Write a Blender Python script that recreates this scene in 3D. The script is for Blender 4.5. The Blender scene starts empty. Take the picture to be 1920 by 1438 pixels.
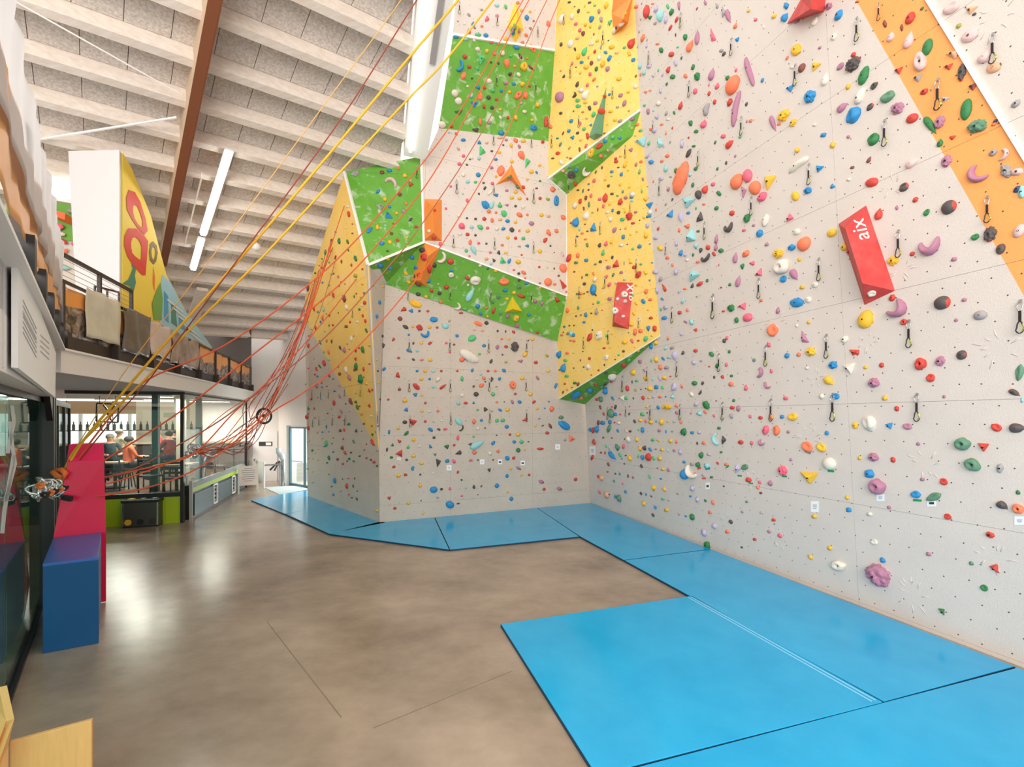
import bpy, bmesh, math, random
from mathutils import Vector as V, Matrix, noise
from mathutils.bvhtree import BVHTree
from mathutils.geometry import tessellate_polygon
random.seed(7)
S = bpy.context.scene
COL = S.collection

# ------------------------------------------------------------------ camera, world, light, exposure
F = 850.0            # focal length in pixels of a 1920 x 1438 frame
H = 2.6              # camera height, level camera with a small vertical shift
CAM = V((0, 0, H))
cd = bpy.data.cameras.new('camera'); cam = bpy.data.objects.new('camera', cd); COL.objects.link(cam)
cam.location = CAM; cam.rotation_euler = (math.pi / 2, 0, 0)
cd.sensor_fit = 'HORIZONTAL'; cd.sensor_width = 36.0; cd.lens = 36.0 * F / 1920
cd.shift_y = (783 - 719) / 1920.0; cd.clip_end = 200
S.camera = cam
W = bpy.data.worlds.new('daylight'); S.world = W; W.use_nodes = True
bg = W.node_tree.nodes['Background']; bg.inputs[0].default_value = (1.0, 0.965, 0.93, 1); bg.inputs[1].default_value = 1.2
S.view_settings.view_transform = 'Standard'; S.view_settings.look = 'None'
S.view_settings.gamma = 1.0; S.view_settings.use_curve_mapping = False
S.view_settings.exposure = 0.33
def area(name, loc, target, sx, sy, power, color=(1, .97, .93)):
    l = bpy.data.lights.new(name, 'AREA'); l.shape = 'RECTANGLE'; l.size = sx; l.size_y = sy; l.energy = power; l.color = color
    o = bpy.data.objects.new(name, l); COL.objects.link(o); o.location = loc
    o.rotation_euler = (V(target) - V(loc)).to_track_quat('-Z', 'Y').to_euler(); return o
area('window_light', (-2, -7, 5.5), (-1, 8, 3.5), 12, 5, 1300)

# ------------------------------------------------------------------ where a pixel's sight line meets the built planes
def ray(px, py): return V(((px - 960) / F, 1.0, (783 - py) / F))
def onz(px, py, z=0.0): r = ray(px, py); return CAM + r * ((z - H) / r.z)
def atd(px, py, d): return CAM + ray(px, py) * d
def hit(px, py, pl): r = ray(px, py); return CAM + r * ((pl[0] - CAM).dot(pl[1]) / r.dot(pl[1]))
def plane3(a, b, c): return (a, (b - a).cross(c - a).normalized())
def vplane(a, b): n = (b - a).cross(V((0, 0, 1))); return (a, n.normalized())
def depth_of(p): return p.y

# ------------------------------------------------------------------ helpers
def lin(c): return tuple((v / 12.92 if v <= .04045 else ((v + .055) / 1.055) ** 2.4) for v in c)
def rgb(r, g, b): return lin((r / 255, g / 255, b / 255)) + (1,)
MATS = {}
def mat(name, col, rough=.6, metal=0.0, noise_amt=0.0, nscale=3.0, bump=0.0, bscale=40.0, stretch=None, emit=0.0, spec=.5, col2=None, detail=6, chalk=0.0):
    if name in MATS: return MATS[name]
    m = bpy.data.materials.new(name); m.use_nodes = True; MATS[name] = m
    nt = m.node_tree; b = nt.nodes['Principled BSDF']
    b.inputs['Base Color'].default_value = col; b.inputs['Roughness'].default_value = rough
    b.inputs['Metallic'].default_value = metal; b.inputs['Specular IOR Level'].default_value = spec
    if emit: b.inputs['Emission Color'].default_value = col; b.inputs['Emission Strength'].default_value = emit
    if noise_amt or bump:
        tc = nt.nodes.new('ShaderNodeTexCoord'); mp = nt.nodes.new('ShaderNodeMapping')
        nt.links.new(tc.outputs['Object'], mp.inputs[0])
        if stretch: mp.inputs['Scale'].default_value = stretch
    if noise_amt:
        n = nt.nodes.new('ShaderNodeTexNoise'); n.inputs['Scale'].default_value = nscale; n.inputs['Detail'].default_value = detail; n.inputs['Roughness'].default_value = .62
        nt.links.new(mp.outputs[0], n.inputs['Vector'])
        r = nt.nodes.new('ShaderNodeValToRGB'); r.color_ramp.elements[0].position = .3; r.color_ramp.elements[1].position = .7
        c2 = col2 or tuple(v * (1 - noise_amt) for v in col[:3]) + (1,)
        r.color_ramp.elements[0].color = c2; r.color_ramp.elements[1].color = col
        nt.links.new(n.outputs['Fac'], r.inputs[0]); nt.links.new(r.outputs[0], b.inputs['Base Color'])
        if chalk:   # hand chalk smeared around the holds
            n3 = nt.nodes.new('ShaderNodeTexNoise'); n3.inputs['Scale'].default_value = 4.5; n3.inputs['Detail'].default_value = 5; n3.inputs['Distortion'].default_value = .6; nt.links.new(mp.outputs[0], n3.inputs['Vector'])
            r3 = nt.nodes.new('ShaderNodeMapRange'); r3.inputs[1].default_value = .56; r3.inputs[2].default_value = .74; r3.inputs[4].default_value = chalk; nt.links.new(n3.outputs['Fac'], r3.inputs[0])
            mx = nt.nodes.new('ShaderNodeMixRGB'); mx.inputs[2].default_value = rgb(238, 236, 226); nt.links.new(r3.outputs[0], mx.inputs[0]); nt.links.new(r.outputs[0], mx.inputs[1]); nt.links.new(mx.outputs[0], b.inputs['Base Color'])
    if bump:
        n2 = nt.nodes.new('ShaderNodeTexNoise'); n2.inputs['Scale'].default_value = bscale; n2.inputs['Detail'].default_value = 4
        nt.links.new(mp.outputs[0], n2.inputs['Vector'])
        bp = nt.nodes.new('ShaderNodeBump'); bp.inputs['Strength'].default_value = bump; bp.inputs['Distance'].default_value = .02
        nt.links.new(n2.outputs['Fac'], bp.inputs['Height']); nt.links.new(bp.outputs[0], b.inputs['Normal'])
    return m
def glass(name, tint=(.93, .98, .96, 1), gl=.08):
    m = bpy.data.materials.new(name); m.use_nodes = True; nt = m.node_tree; nt.nodes.clear()
    o = nt.nodes.new('ShaderNodeOutputMaterial'); t = nt.nodes.new('ShaderNodeBsdfTransparent'); t.inputs[0].default_value = tint
    g = nt.nodes.new('ShaderNodeBsdfGlossy'); g.inputs['Roughness'].default_value = .02
    f = nt.nodes.new('ShaderNodeLayerWeight'); f.inputs[0].default_value = .5
    pw = nt.nodes.new('ShaderNodeMath'); pw.operation = 'POWER'; pw.inputs[1].default_value = 4; nt.links.new(f.outputs['Facing'], pw.inputs[0])
    ml = nt.nodes.new('ShaderNodeMath'); ml.operation = 'MULTIPLY_ADD'; ml.inputs[1].default_value = .45; ml.inputs[2].default_value = gl * .6; nt.links.new(pw.outputs[0], ml.inputs[0])
    x = nt.nodes.new('ShaderNodeMixShader'); nt.links.new(ml.outputs[0], x.inputs[0]); nt.links.new(t.outputs[0], x.inputs[1]); nt.links.new(g.outputs[0], x.inputs[2])
    nt.links.new(x.outputs[0], o.inputs[0]); return m

class MB:
    """collects shapes in world coordinates, then links them as ONE mesh object"""
    def __init__(s): s.v = []; s.f = []; s.mi = []; s.mats = []
    def mslot(s, m):
        if m not in s.mats: s.mats.append(m)
        return s.mats.index(m)
    def add(s, vs, fs, m=None):
        k = len(s.v); s.v += [V(p) for p in vs]; i = s.mslot(m) if m else 0
        for f in fs: s.f.append(tuple(a + k for a in f)); s.mi.append(i)
        return s
    def poly(s, pts, m=None): return s.add(pts, [tuple(range(len(pts)))], m)
    def obox(s, c, ax, ay, az, sx, sy, sz, m=None):
        c = V(c); ax, ay, az = V(ax) * sx / 2, V(ay) * sy / 2, V(az) * sz / 2
        vs = [c + ax * i + ay * j + az * k for i in (-1, 1) for j in (-1, 1) for k in (-1, 1)]
        return s.add(vs, [(0, 1, 3, 2), (4, 6, 7, 5), (0, 4, 5, 1), (2, 3, 7, 6), (0, 2, 6, 4), (1, 5, 7, 3)], m)
    def box(s, c, sx, sy, sz, rz=0, m=None):
        a = V((math.cos(rz), math.sin(rz), 0)); b = V((-math.sin(rz), math.cos(rz), 0)); return s.obox(c, a, b, (0, 0, 1), sx, sy, sz, m)
    def beam(s, a, b, w, h, up=(0, 0, 1), m=None):
        a = V(a); b = V(b); d = (b - a); L = d.length; d.normalize(); x = V(up).cross(d).normalized(); z = d.cross(x)
        return s.obox((a + b) / 2, d, x, z, L, w, h, m)
    def prism(s, pts, off, m=None):
        n = len(pts); q = [V(p) + V(off) for p in pts]
        fs = [tuple(range(n)), tuple(range(2 * n - 1, n - 1, -1))] + [(i, i + n, (i + 1) % n + n, (i + 1) % n) for i in range(n)]
        return s.add(list(pts) + q, fs, m)
    def tube(s, pts, r, seg=6, m=None, closed=False):
        pts = [V(p) for p in pts]; n = len(pts); rs = r if isinstance(r, (list, tuple)) else [r] * n
        vs = []; fs = []; prev = None
        for i, p in enumerate(pts):
            d = (pts[(i + 1) % n] - pts[i - 1]) if closed else (pts[min(i + 1, n - 1)] - pts[max(i - 1, 0)])
            d.normalize()
            if prev is None:
                x = d.orthogonal().normalized()
            else:
                x = (prev - d * prev.dot(d)); x = x.normalized() if x.length > 1e-6 else d.orthogonal().normalized()
            prev = x; y = d.cross(x)
            for k in range(seg):
                a = 2 * math.pi * k / seg; vs.append(p + (x * math.cos(a) + y * math.sin(a)) * rs[i])
        for i in range(n if closed else n - 1):
            j = (i + 1) % n
            for k in range(seg):
                l = (k + 1) % seg; fs.append((i * seg + k, i * seg + l, j * seg + l, j * seg + k))
        if not closed: fs += [tuple(range(seg - 1, -1, -1)), tuple(range((n - 1) * seg, n * seg))]
        return s.add(vs, fs, m)
    def cyl(s, a, b, r, seg=12, m=None): return s.tube([a, b], r, seg, m)
    def ball(s, c, r, seg=12, rings=8, m=None, sc=(1, 1, 1)):
        vs = []; fs = []; c = V(c)
        for i in range(rings + 1):
            t = math.pi * i / rings
            for k in range(seg):
                a = 2 * math.pi * k / seg; vs.append(c + V((math.sin(t) * math.cos(a) * sc[0], math.sin(t) * math.sin(a) * sc[1], math.cos(t) * sc[2])) * r)
        for i in range(rings):
            for k in range(seg):
                l = (k + 1) % seg; fs.append((i * seg + k, (i + 1) * seg + k, (i + 1) * seg + l, i * seg + l))
        return s.add(vs, fs, m)
    def mesh(s, name, m=None, origin=V((0, 0, 0)), smooth=False):
        me = bpy.data.meshes.new(name); me.from_pydata([tuple(p - origin) for p in s.v], [], s.f)
        ms = s.mats or ([m] if m else [])
        for q in ms: me.materials.append(q)
        if s.mats: me.polygons.foreach_set('material_index', s.mi)
        if smooth: me.polygons.foreach_set('use_smooth', [True] * len(me.polygons))
        me.update(); bm = bmesh.new(); bm.from_mesh(me); bmesh.ops.recalc_face_normals(bm, faces=bm.faces); bm.to_mesh(me); bm.free()
        return me
    def build(s, name, m=None, parent=None, smooth=False, bevel=0):
        org = V((0, 0, 0))
        if parent is not None: org = wloc(parent)
        else:
            lo = V([min(p[i] for p in s.v) for i in range(3)]); hi = V([max(p[i] for p in s.v) for i in range(3)])
            org = V(((lo.x + hi.x) / 2, (lo.y + hi.y) / 2, lo.z))
        o = bpy.data.objects.new(name, s.mesh(name, m, org, smooth)); COL.objects.link(o)
        if parent is not None: o.parent = parent
        else: o.location = org
        if bevel:
            b = o.modifiers.new('bevel', 'BEVEL'); b.width = bevel; b.segments = 2; b.limit_method = 'ANGLE'
        return o
def wloc(o):
    p = V(o.location)
    while o.parent: o = o.parent; p += V(o.location)
    return p
def tag(o, label, cat, group=None):
    o['label'] = label; o['category'] = cat
    if group: o['group'] = group
    return o
def thing(name, label, cat, loc, group=None):
    o = bpy.data.objects.new(name, None); COL.objects.link(o); o.location = loc; o.empty_display_size = .1
    return tag(o, label, cat, group)
def struct(o): o['kind'] = 'structure'; return o
def stuff(o): o['kind'] = 'stuff'; return o
def copy_tree(o, parent=None):
    c = o.copy(); COL.objects.link(c); c.parent = parent
    for ch in list(o.children): copy_tree(ch, c)
    return c
def text_mesh(txt, size, align='CENTER', extrude=.003):
    cu = bpy.data.curves.new('lettering', 'FONT'); cu.body = txt; cu.size = size; cu.align_x = align; cu.align_y = 'CENTER'; cu.extrude = extrude; cu.resolution_u = 3
    o = bpy.data.objects.new('lettering', cu); COL.objects.link(o)
    dg = bpy.context.evaluated_depsgraph_get(); me = bpy.data.meshes.new_from_object(o.evaluated_get(dg))
    bpy.data.objects.remove(o); return me
def put_text(name, txt, m, c, ax, ay, size, parent, extrude=.003):
    """lettering lying in the plane of ax (reading direction) and ay (up)"""
    me = text_mesh(txt, size, extrude=extrude); ax = V(ax).normalized(); ay = (V(ay) - ax * V(ay).dot(ax)).normalized(); az = ax.cross(ay)
    org = wloc(parent); c = V(c)
    for v in me.vertices: v.co = c + ax * v.co.x + ay * v.co.y + az * v.co.z - org
    me.materials.clear(); me.materials.append(m)
    o = bpy.data.objects.new(name, me); COL.objects.link(o); o.parent = parent; return o

# ------------------------------------------------------------------ materials
M_GREY = mat('wall_grey', rgb(221, 210, 201), .75, noise_amt=.07, nscale=1.3, bump=.25, bscale=90)
M_BEIGE = mat('wall_concrete', rgb(208, 195, 181), .78, noise_amt=.12, nscale=1.1, bump=.35, bscale=60)
M_YELLOW = mat('wall_yellow', rgb(250, 206, 96), .75, noise_amt=.10, nscale=1.0, col2=rgb(250, 214, 128), bump=.2, bscale=90, chalk=.25)
M_GREEN = mat('wall_green', rgb(92, 162, 38), .65, noise_amt=.2, nscale=2.2, col2=rgb(112, 174, 66), bump=.2, bscale=80, chalk=.6)
M_ORANGE = mat('wall_orange', rgb(250, 170, 96), .7, noise_amt=.05, nscale=2, bump=.2, bscale=90)
M_BACK = mat('panel_backing', rgb(176, 166, 156), .8)
M_TRIM = mat('trim_white', rgb(245, 243, 238), .5)
M_WHITE = mat('paint_white', rgb(238, 234, 230), .6)
M_PLASTER = mat('plaster', rgb(232, 226, 220), .7, noise_amt=.03, nscale=2)
M_BLACK = mat('black_metal', rgb(34, 32, 32), .45)
M_DARK = mat('dark_steel', rgb(58, 50, 46), .5)
M_STEEL = mat('steel', rgb(200, 200, 202), .25, 1.0)
M_PAPER = mat('paper', rgb(244, 244, 242), .7)
M_INK = mat('ink', rgb(50, 52, 60), .7)
M_GREYINK = mat('grey_ink', rgb(150, 148, 150), .7)
M_LIME = mat('lime_paint', rgb(176, 200, 22), .5)
M_GLASS = glass('glass')
M_GLASSD = glass('glass_dim_tint', (.55, .72, .68, 1))  # dark tint stands in for the dim cafe interior behind the near panes
# ================================================================== STRUCTURE
# ---- floor
M_FLOOR = mat('polished_concrete', rgb(176, 158, 140), .22, noise_amt=.3, nscale=.8, col2=rgb(128, 112, 97), stretch=(1, 1.25, 1), spec=.4, detail=14, bump=.02, bscale=6)
fl = MB(); fl.box((-3, 9, -.15), 44, 34, .3); struct(fl.build('floor', M_FLOOR))
Dv = V((690 - 960, 850, 0)).normalized(); Nv = V((Dv.y, -Dv.x, 0))       # along / across the climbing hall
ang_D = math.atan2(-Dv.x, Dv.y)
# fine saw joints in the slab
jm = mat('saw_joint', rgb(128, 112, 96), .6)
for a, b in (((500, 1165), (640, 1345)), ((700, 1365), (960, 1258))):
    j = MB(); j.beam(onz(*a, .001), onz(*b, .001), .008, .002); struct(j.build('trim_1', jm))

# ---- climbing wall geometry
a0 = onz(1107, 945); c0 = onz(1920, 1252); Dr = (a0 - c0).normalized(); Nr = V((Dr.y, -Dr.x, 0))
tilt = math.radians(4.5)
RW = (a0, (Nr * math.cos(tilt) + V((0, 0, math.sin(tilt)))).normalized())
d0 = onz(712, 982); e0 = onz(577, 932)
BW = vplane(a0, d0); LW = vplane(d0, e0)
P0 = atd(500, 638, 17.5); Jv = V((1190, 850, 45)).normalized(); Bv = V((-781, 850, -346)).normalized()
CE = (P0, Jv.cross(Bv).normalized())
def bh(px, py, s): n = BW[1]; n = n if n.y < 0 else -n; return hit(px, py, (d0 + n * s, n))
R = lambda x, y: hit(x, y, RW)
B = lambda x, y: hit(x, y, BW)
L = lambda x, y: hit(x, y, LW)
YW = plane3(B(1048, 748), R(1238, 630), R(1190, 0))
Y = lambda x, y: hit(x, y, YW)
q1 = Y(1063, 555); q2 = Y(1062, 365)
B2W = plane3(bh(793, 455, .7), q1, q2)
B2 = lambda x, y: hit(x, y, B2W)
Y2W = plane3(B2(1028, 335), R(1200, 207), R(1190, 0))
Y2 = lambda x, y: hit(x, y, Y2W)
YLW = plane3(L(572, 600), L(710, 845), hit(646, 330, CE))
YL = lambda x, y: hit(x, y, YLW)
GW = plane3(B2(823, 240), B2(1028, 265), Y2(1040, 95)); G = lambda x, y: hit(x, y, GW)
B3W = plane3(G(850, 65), G(1040, 95), Y2(1045, -80)); B3 = lambda x, y: hit(x, y, B3W)
K1 = YL(690, 497); A1 = L(710, 845); Bl = B(722, 533); Br = Y(1045, 640); Tl = B2(795, 454); Tr = q1
K2 = YL(646, 322); G2 = B2(790, 293)
far = a0 - Dr * 13.5
def up_r(p, z): # straight up the right wall from its foot
    upv = (V((0, 0, 1)) - RW[1] * RW[1].z).normalized(); return p + upv * (z / upv.z)
R_out = [R(1107, 945), R(1097, 755), R(1238, 630), R(1200, 210), R(1190, 0), R(1187, -70), up_r(far, 11.5), far]
def clip(poly, a, b, c):  # keep a*x+b*y+c >= 0
    out = []
    for i in range(len(poly)):
        p, q = poly[i], poly[(i + 1) % len(poly)]; dp = a * p[0] + b * p[1] + c; dq = a * q[0] + b * q[1] + c
        if dp >= 0: out.append(p)
        if (dp > 0 > dq) or (dp < 0 < dq):
            t = dp / (dp - dq); out.append((p[0] + t * (q[0] - p[0]), p[1] + t * (q[1] - p[1])))
    return out
def area2(p): return abs(sum(p[i][0] * p[(i + 1) % len(p)][1] - p[(i + 1) % len(p)][0] * p[i][1] for i in range(len(p)))) / 2
class Frame:
    def __init__(s, o, n):
        n = n.normalized(); n = n if n.dot(CAM - o) > 0 else -n
        s.o = o; s.n = n; u = V((0, 0, 1)).cross(n); s.u = u.normalized(); s.v = n.cross(s.u)
    def to(s, p): d = p - s.o; return (d.dot(s.u), d.dot(s.v))
    def fr(s, q, h=0.0): return s.o + s.u * q[0] + s.v * q[1] + s.n * h
FR = Frame(c0, RW[1])
FACETS = []    # (wall, frame, 2d polygon, material, cell size, anchor)
def facet(wall, pts, m, cell=(2.6, 1.9), anchor=None, pl=None):
    pl = pl or plane3(pts[0], pts[1], pts[2]); f = Frame(pts[0] if anchor is None else anchor, pl[1])
    FACETS.append([wall, f, [f.to(p) for p in pts], m, cell])
# right wall: cut along the two edges of the orange band
l1 = (FR.to(R(1605, 0)), FR.to(R(1920, 555))); l2 = (FR.to(R(1738, 0)), FR.to(R(1920, 293)))
def side(l):
    (x1, y1), (x2, y2) = l; a, b = y1 - y2, x2 - x1; return a, b, -(a * x1 + b * y1)
rp = [FR.to(p) for p in R_out]
s1 = side(l1); s2 = side(l2); ref = FR.to(R(1300, 600))
if s1[0] * ref[0] + s1[1] * ref[1] + s1[2] < 0: s1 = tuple(-v for v in s1)
if s2[0] * ref[0] + s2[1] * ref[1] + s2[2] < 0: s2 = tuple(-v for v in s2)
n1 = tuple(-v for v in s1); n2 = tuple(-v for v in s2)
row = FR.to(R(1590, 757))[1]; row2 = FR.to(R(1600, 944))[1]; ch = row - row2
FRa = Frame(R(1600, 944), RW[1])
def radd(poly2, m): FACETS.append(['wall_right', FRa, [FRa.to(FR.fr(q)) for q in poly2], m, (2.35, ch)])
radd(clip(rp, *s1), M_GREY); radd(clip(clip(rp, *n1), *s2), M_ORANGE); radd(clip(rp, *n2), M_GREY)
facet('wall_back', [d0, a0 + (a0 - d0).normalized() * .5, B(1125, 745), B(1048, 748), B(1045, 640), Bl, A1], M_BEIGE, (2.4, 1.72), anchor=B(845, 815), pl=BW)
facet('wall_back', [B(1048, 748), R(1238, 630), R(1097, 758)], M_GREEN, (3, 3))
facet('wall_back', [K1, Tl, Bl], M_GREEN, (4, 4))
facet('wall_back', [Bl, Tl, Tr], M_GREEN, (2.4, 4)); facet('wall_back', [Bl, Tr, Br], M_GREEN, (2.4, 4))
facet('wall_back', [A1, K1, Bl], M_BEIGE, (3, 2))
facet('wall_back', [Tl, Tr, q2, B2(1028, 335), B2(1028, 265), B2(823, 240), B2(800, 290), G2], M_GREY, (2.2, 2.0), pl=B2W)
facet('wall_back', [B2(823, 240), B2(1028, 265), G(1040, 95), G(850, 65)], M_GREEN, (1.6, 2.4), pl=GW)
facet('wall_back', [G(850, 65), G(1040, 95), B3(1046, -80), B3(862, -80)], M_GREY, (2, 2), pl=B3W)
facet('wall_back', [Y(1048, 748), Y(1238, 630), Y(1200, 212), Y(1186, 255), q2, q1, Br], M_YELLOW, (1.9, 2.3), pl=YW)
facet('wall_back', [B2(1028, 335), R(1200, 207), Y(1186, 255)], M_GREEN, (4, 4)); facet('wall_back', [B2(1028, 335), Y(1186, 255), q2], M_GREEN, (4, 4))
facet('wall_back', [Y2(1028, 335), Y2(1200, 207), Y2(1190, 0), Y2(1187, -80), Y2(1047, -80), Y2(1040, 95), Y2(1028, 265)], M_YELLOW, (1.9, 2.3), pl=Y2W)
facet('wall_left', [e0, d0, A1, L(572, 600)], M_BEIGE, (2.4, 1.72), pl=LW)
facet('wall_left', [L(572, 600), A1, K1, K2, YL(572, 558)], M_YELLOW, (2.4, 2.4), pl=YLW)
facet('wall_left', [K2, G2, Tl], M_GREEN, (4, 4)); facet('wall_left', [K2, Tl, K1], M_GREEN, (4, 4))
# grey patch at the lower left of the green belt, a thin panel screwed on
gp = plane3(K1, Tl, Bl)
bvh_v = []; bvh_f = []; bvh_src = []
def bvh_add(pts, src):
    for t in tessellate_polygon([[V(p) for p in pts]]):
        k = len(bvh_v); bvh_v.extend([tuple(pts[i]) for i in t]); bvh_f.append((k, k + 1, k + 2)); bvh_src.append(src)
WALLS = {}
for name in ('wall_right', 'wall_back', 'wall_left'):
    mb = MB()
    for w, f, poly, m, cell in FACETS:
        if w != name: continue
        mb.prism([f.fr(q, -.018) for q in poly], f.n * -.03)
    WALLS[name] = struct(mb.build(name, M_BACK))
HOLES = {n: MB() for n in WALLS}
for w, f, poly, m, (cu, cv) in FACETS:
    bvh_add([f.fr(q) for q in poly], f)
    us = [q[0] for q in poly]; vs = [q[1] for q in poly]; g = .0016
    for i in range(math.floor(min(us) / cu), math.ceil(max(us) / cu)):
        for k in range(math.floor(min(vs) / cv), math.ceil(max(vs) / cv)):
            c = poly
            for h in ((1, 0, -(i * cu + g)), (-1, 0, (i + 1) * cu - g), (0, 1, -(k * cv + g)), (0, -1, (k + 1) * cv - g)):
                c = clip(c, *h) if len(c) > 2 else c
            if len(c) < 3 or area2(c) < .004: continue
            MB().prism([f.fr(q) for q in c], f.n * -.02).build('panel', m, WALLS[w])
    # grid of bolt holes over the panels
    sp = .22 if w == 'wall_right' else .24
    tri = tessellate_polygon([[V((q[0], q[1], 0)) for q in poly]])
    def inside(x, y):
        for t in tri:
            p = [poly[i] for i in t]; sg = [(p[(j + 1) % 3][0] - p[j][0]) * (y - p[j][1]) - (p[(j + 1) % 3][1] - p[j][1]) * (x - p[j][0]) for j in range(3)]
            if all(v >= 0 for v in sg) or all(v <= 0 for v in sg): return True
        return False
    for i in range(math.floor(min(us) / sp), math.ceil(max(us) / sp) + 1):
        for k in range(math.floor(min(vs) / sp), math.ceil(max(vs) / sp) + 1):
            x = (i + (k % 2) * .5) * sp + random.uniform(-.02, .02); y = k * sp + random.uniform(-.02, .02)
            if inside(x, y):
                r = .0085; HOLES[w].poly([f.fr((x + r * math.cos(t * math.pi / 3), y + r * math.sin(t * math.pi / 3)), .0012) for t in range(6)])
for n in WALLS: stuff(HOLES[n].build('bolt_hole', mat('bolt_hole', rgb(92, 80, 72), .8), WALLS[n]))
MB().prism([hit(692, 506, gp), hit(712, 504, gp), hit(727, 534, gp), hit(705, 524, gp)], (CAM - K1).normalized() * .012).build('patch', M_GREY, WALLS['wall_left'])
# closing return at the far left end of the climbing wall
rt = MB(); nL = LW[1] if LW[1].y > 0 else -LW[1]
rt.prism([e0, L(572, 600), YL(572, 558)], nL * .5); rt.build('return_panel', M_BEIGE, WALLS['wall_left'])
BVH = BVHTree.FromPolygons(bvh_v, bvh_f)
# faint moulded relief marks in the right wall
rl = MB()
for px, py, rr in ((1875, 650, .2), (1735, 870, .2), (1860, 1045, .18), (1710, 1115, .2), (1625, 640, .15), (1455, 600, .2), (1530, 708, .15), (1515, 820, .22), (1672, 350, .15), (1460, 1010, .2), (1870, 30, .2), (1410, 900, .2), (1340, 640, .2), (1690, 505, .15)):
    c = R(px, py); rs = random.Random(px)
    for i in range(9):
        a = i * .7 + rs.random(); r1 = rr * (.35 + .3 * rs.random()); r2 = r1 + rr * (.25 + .35 * rs.random())
        e = lambda r, b: c + FR.u * r * math.cos(b) + FR.v * r * math.sin(b)
        rl.tube([e(r1, a), e((r1 + r2) / 2, a + .12), e(r2, a + .1)], [.003, .007, .003], 5)
stuff(rl.build('relief_mark', M_GREY, WALLS['wall_right'], smooth=True))
# white metal edge trims between the facets
def trim(n, a, b, w=.035, m=M_TRIM): return struct(MB().beam(a, b, w, w).build('trim_%d' % n, m))
tn = 2
for a, b, w in ((K2, K1, .05), (G2, Tl, .05), (K1, Tl, .05), (Tl, Tr, .035), (B2(1028, 335), R(1200, 207), .045), (G(850, 65), G(1040, 95), .05),
                (R(1737, -5), R(1930, 309), .036), (B2(1028, 335), q2, .03), (Y(1048, 748), R(1238, 630), .02), (Tr, q2, .015)):
    trim(tn, a + (CAM - a).normalized() * .01, b + (CAM - b).normalized() * .01, w); tn += 1

# ---- pitched timber ceiling: slabs between joists, main beam
cz = V((0, 0, .26))
M_SLAB = mat('wood_wool_slab', rgb(236, 228, 220), .9, noise_amt=.30, nscale=24, col2=rgb(186, 174, 164), bump=.5, bscale=60)
M_JOIST = mat('whitewashed_timber', rgb(242, 233, 224), .6, noise_amt=.16, nscale=5, col2=rgb(226, 210, 194), stretch=(.4, 3, 3))
M_BEAM = mat('brown_paint', rgb(140, 82, 52), .6, noise_amt=.1, nscale=2)
M_BEAMS = mat('pale_timber', rgb(222, 196, 166), .6, noise_amt=.2, nscale=6, stretch=(1, 1, 6))
n_c = CE[1] if CE[1].z > 0 else -CE[1]
def cst(p):  # s along the beam, t along the joists
    d = p - P0; M2 = Matrix(((Bv.dot(Bv), Bv.dot(Jv)), (Bv.dot(Jv), Jv.dot(Jv)))).inverted(); r = M2 @ V((d.dot(Bv), d.dot(Jv))); return r.x, r.y
def cp(s, t, h=0.0): return P0 + Bv * s + Jv * t + n_c * h
sA = cst(hit(404, 40, CE))[0]; sB = cst(hit(296, 600, CE))[0]; pitch = (sB - sA) / 12
ceil_o = struct(MB().prism([cp(sA - 4.2 * pitch, -16, .34), cp(sB + 2 * pitch, -16, .34), cp(sB + 2 * pitch, 10, .34), cp(sA - 4.2 * pitch, 10, .34)], n_c * .05).build('ceiling', M_SLAB)) if False else None
rimA = cst(hit(757, 290, CE)); rimB = cst(hit(783, 0, CE))
def tmax(s): k = (s - rimA[0]) / (rimB[0] - rimA[0]); return rimA[1] + (rimB[1] - rimA[1]) * k   # edge of the low ceiling
s_lo = sA - 3.6 * pitch; s_hi = sB + 1.6 * pitch
ctop = MB(); ctop.prism([cp(s_lo, -17, .32), cp(s_hi, -17, .32), cp(s_hi, max(tmax(s_hi), 2) , .32), cp(rimA[0] , tmax(rimA[0]) , .32), cp(s_lo, tmax(s_lo), .32)], n_c * .06)
CEIL = struct(ctop.build('ceiling', M_SLAB))
nslab = 0; rest = MB()
J_list = [(sA + k * pitch) for k in range(-3, 14)]
for k, s in enumerate(J_list):
    t1 = min(tmax(s) if s < rimA[0] else tmax(rimA[0]) + (s - rimA[0]) * .35, 9)
    MB().beam(cp(s, -16, .15), cp(s, t1, .15), .15, .30, up=n_c).build('joist', M_JOIST, CEIL)
for k in range(len(J_list) - 1):
    s = (J_list[k] + J_list[k + 1]) / 2; t1 = min(tmax(s) if s < rimA[0] else tmax(rimA[0]) + (s - rimA[0]) * .35, 9)
    t = t1; off = (k % 2) * .3; wd = pitch - .17
    t -= off
    while t > -15:
        for kk in range(1):
            mb = rest if (nslab >= 296 or t < -12) else MB()
            mb.prism([cp(s - wd / 2, t - .595, .285), cp(s + wd / 2, t - .595, .285), cp(s + wd / 2, t - .006, .285), cp(s - wd / 2, t - .006, .285)], n_c * .03)
            if mb is not rest: mb.build('slab', M_SLAB, CEIL); nslab += 1
        t -= .6
if rest.v: stuff(rest.build('far_slab', M_SLAB, CEIL))
def on_c(x, y, h): r = ray(x, y); o = P0 + n_c * h; return CAM + r * ((o - CAM).dot(n_c) / r.dot(n_c))
ch_ = -.30
q_ = [on_c(389, 4, ch_), on_c(415, 4, ch_), on_c(311, 500, ch_), on_c(298, 500, ch_)]
q_[0] = q_[0] + (q_[0] - q_[3]) * .8; q_[1] = q_[1] + (q_[1] - q_[2]) * .8
bo = struct(MB().prism([p + n_c * .025 for p in q_], n_c * .56).build('trim_%d' % tn, M_BEAMS)); tn += 1
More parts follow.
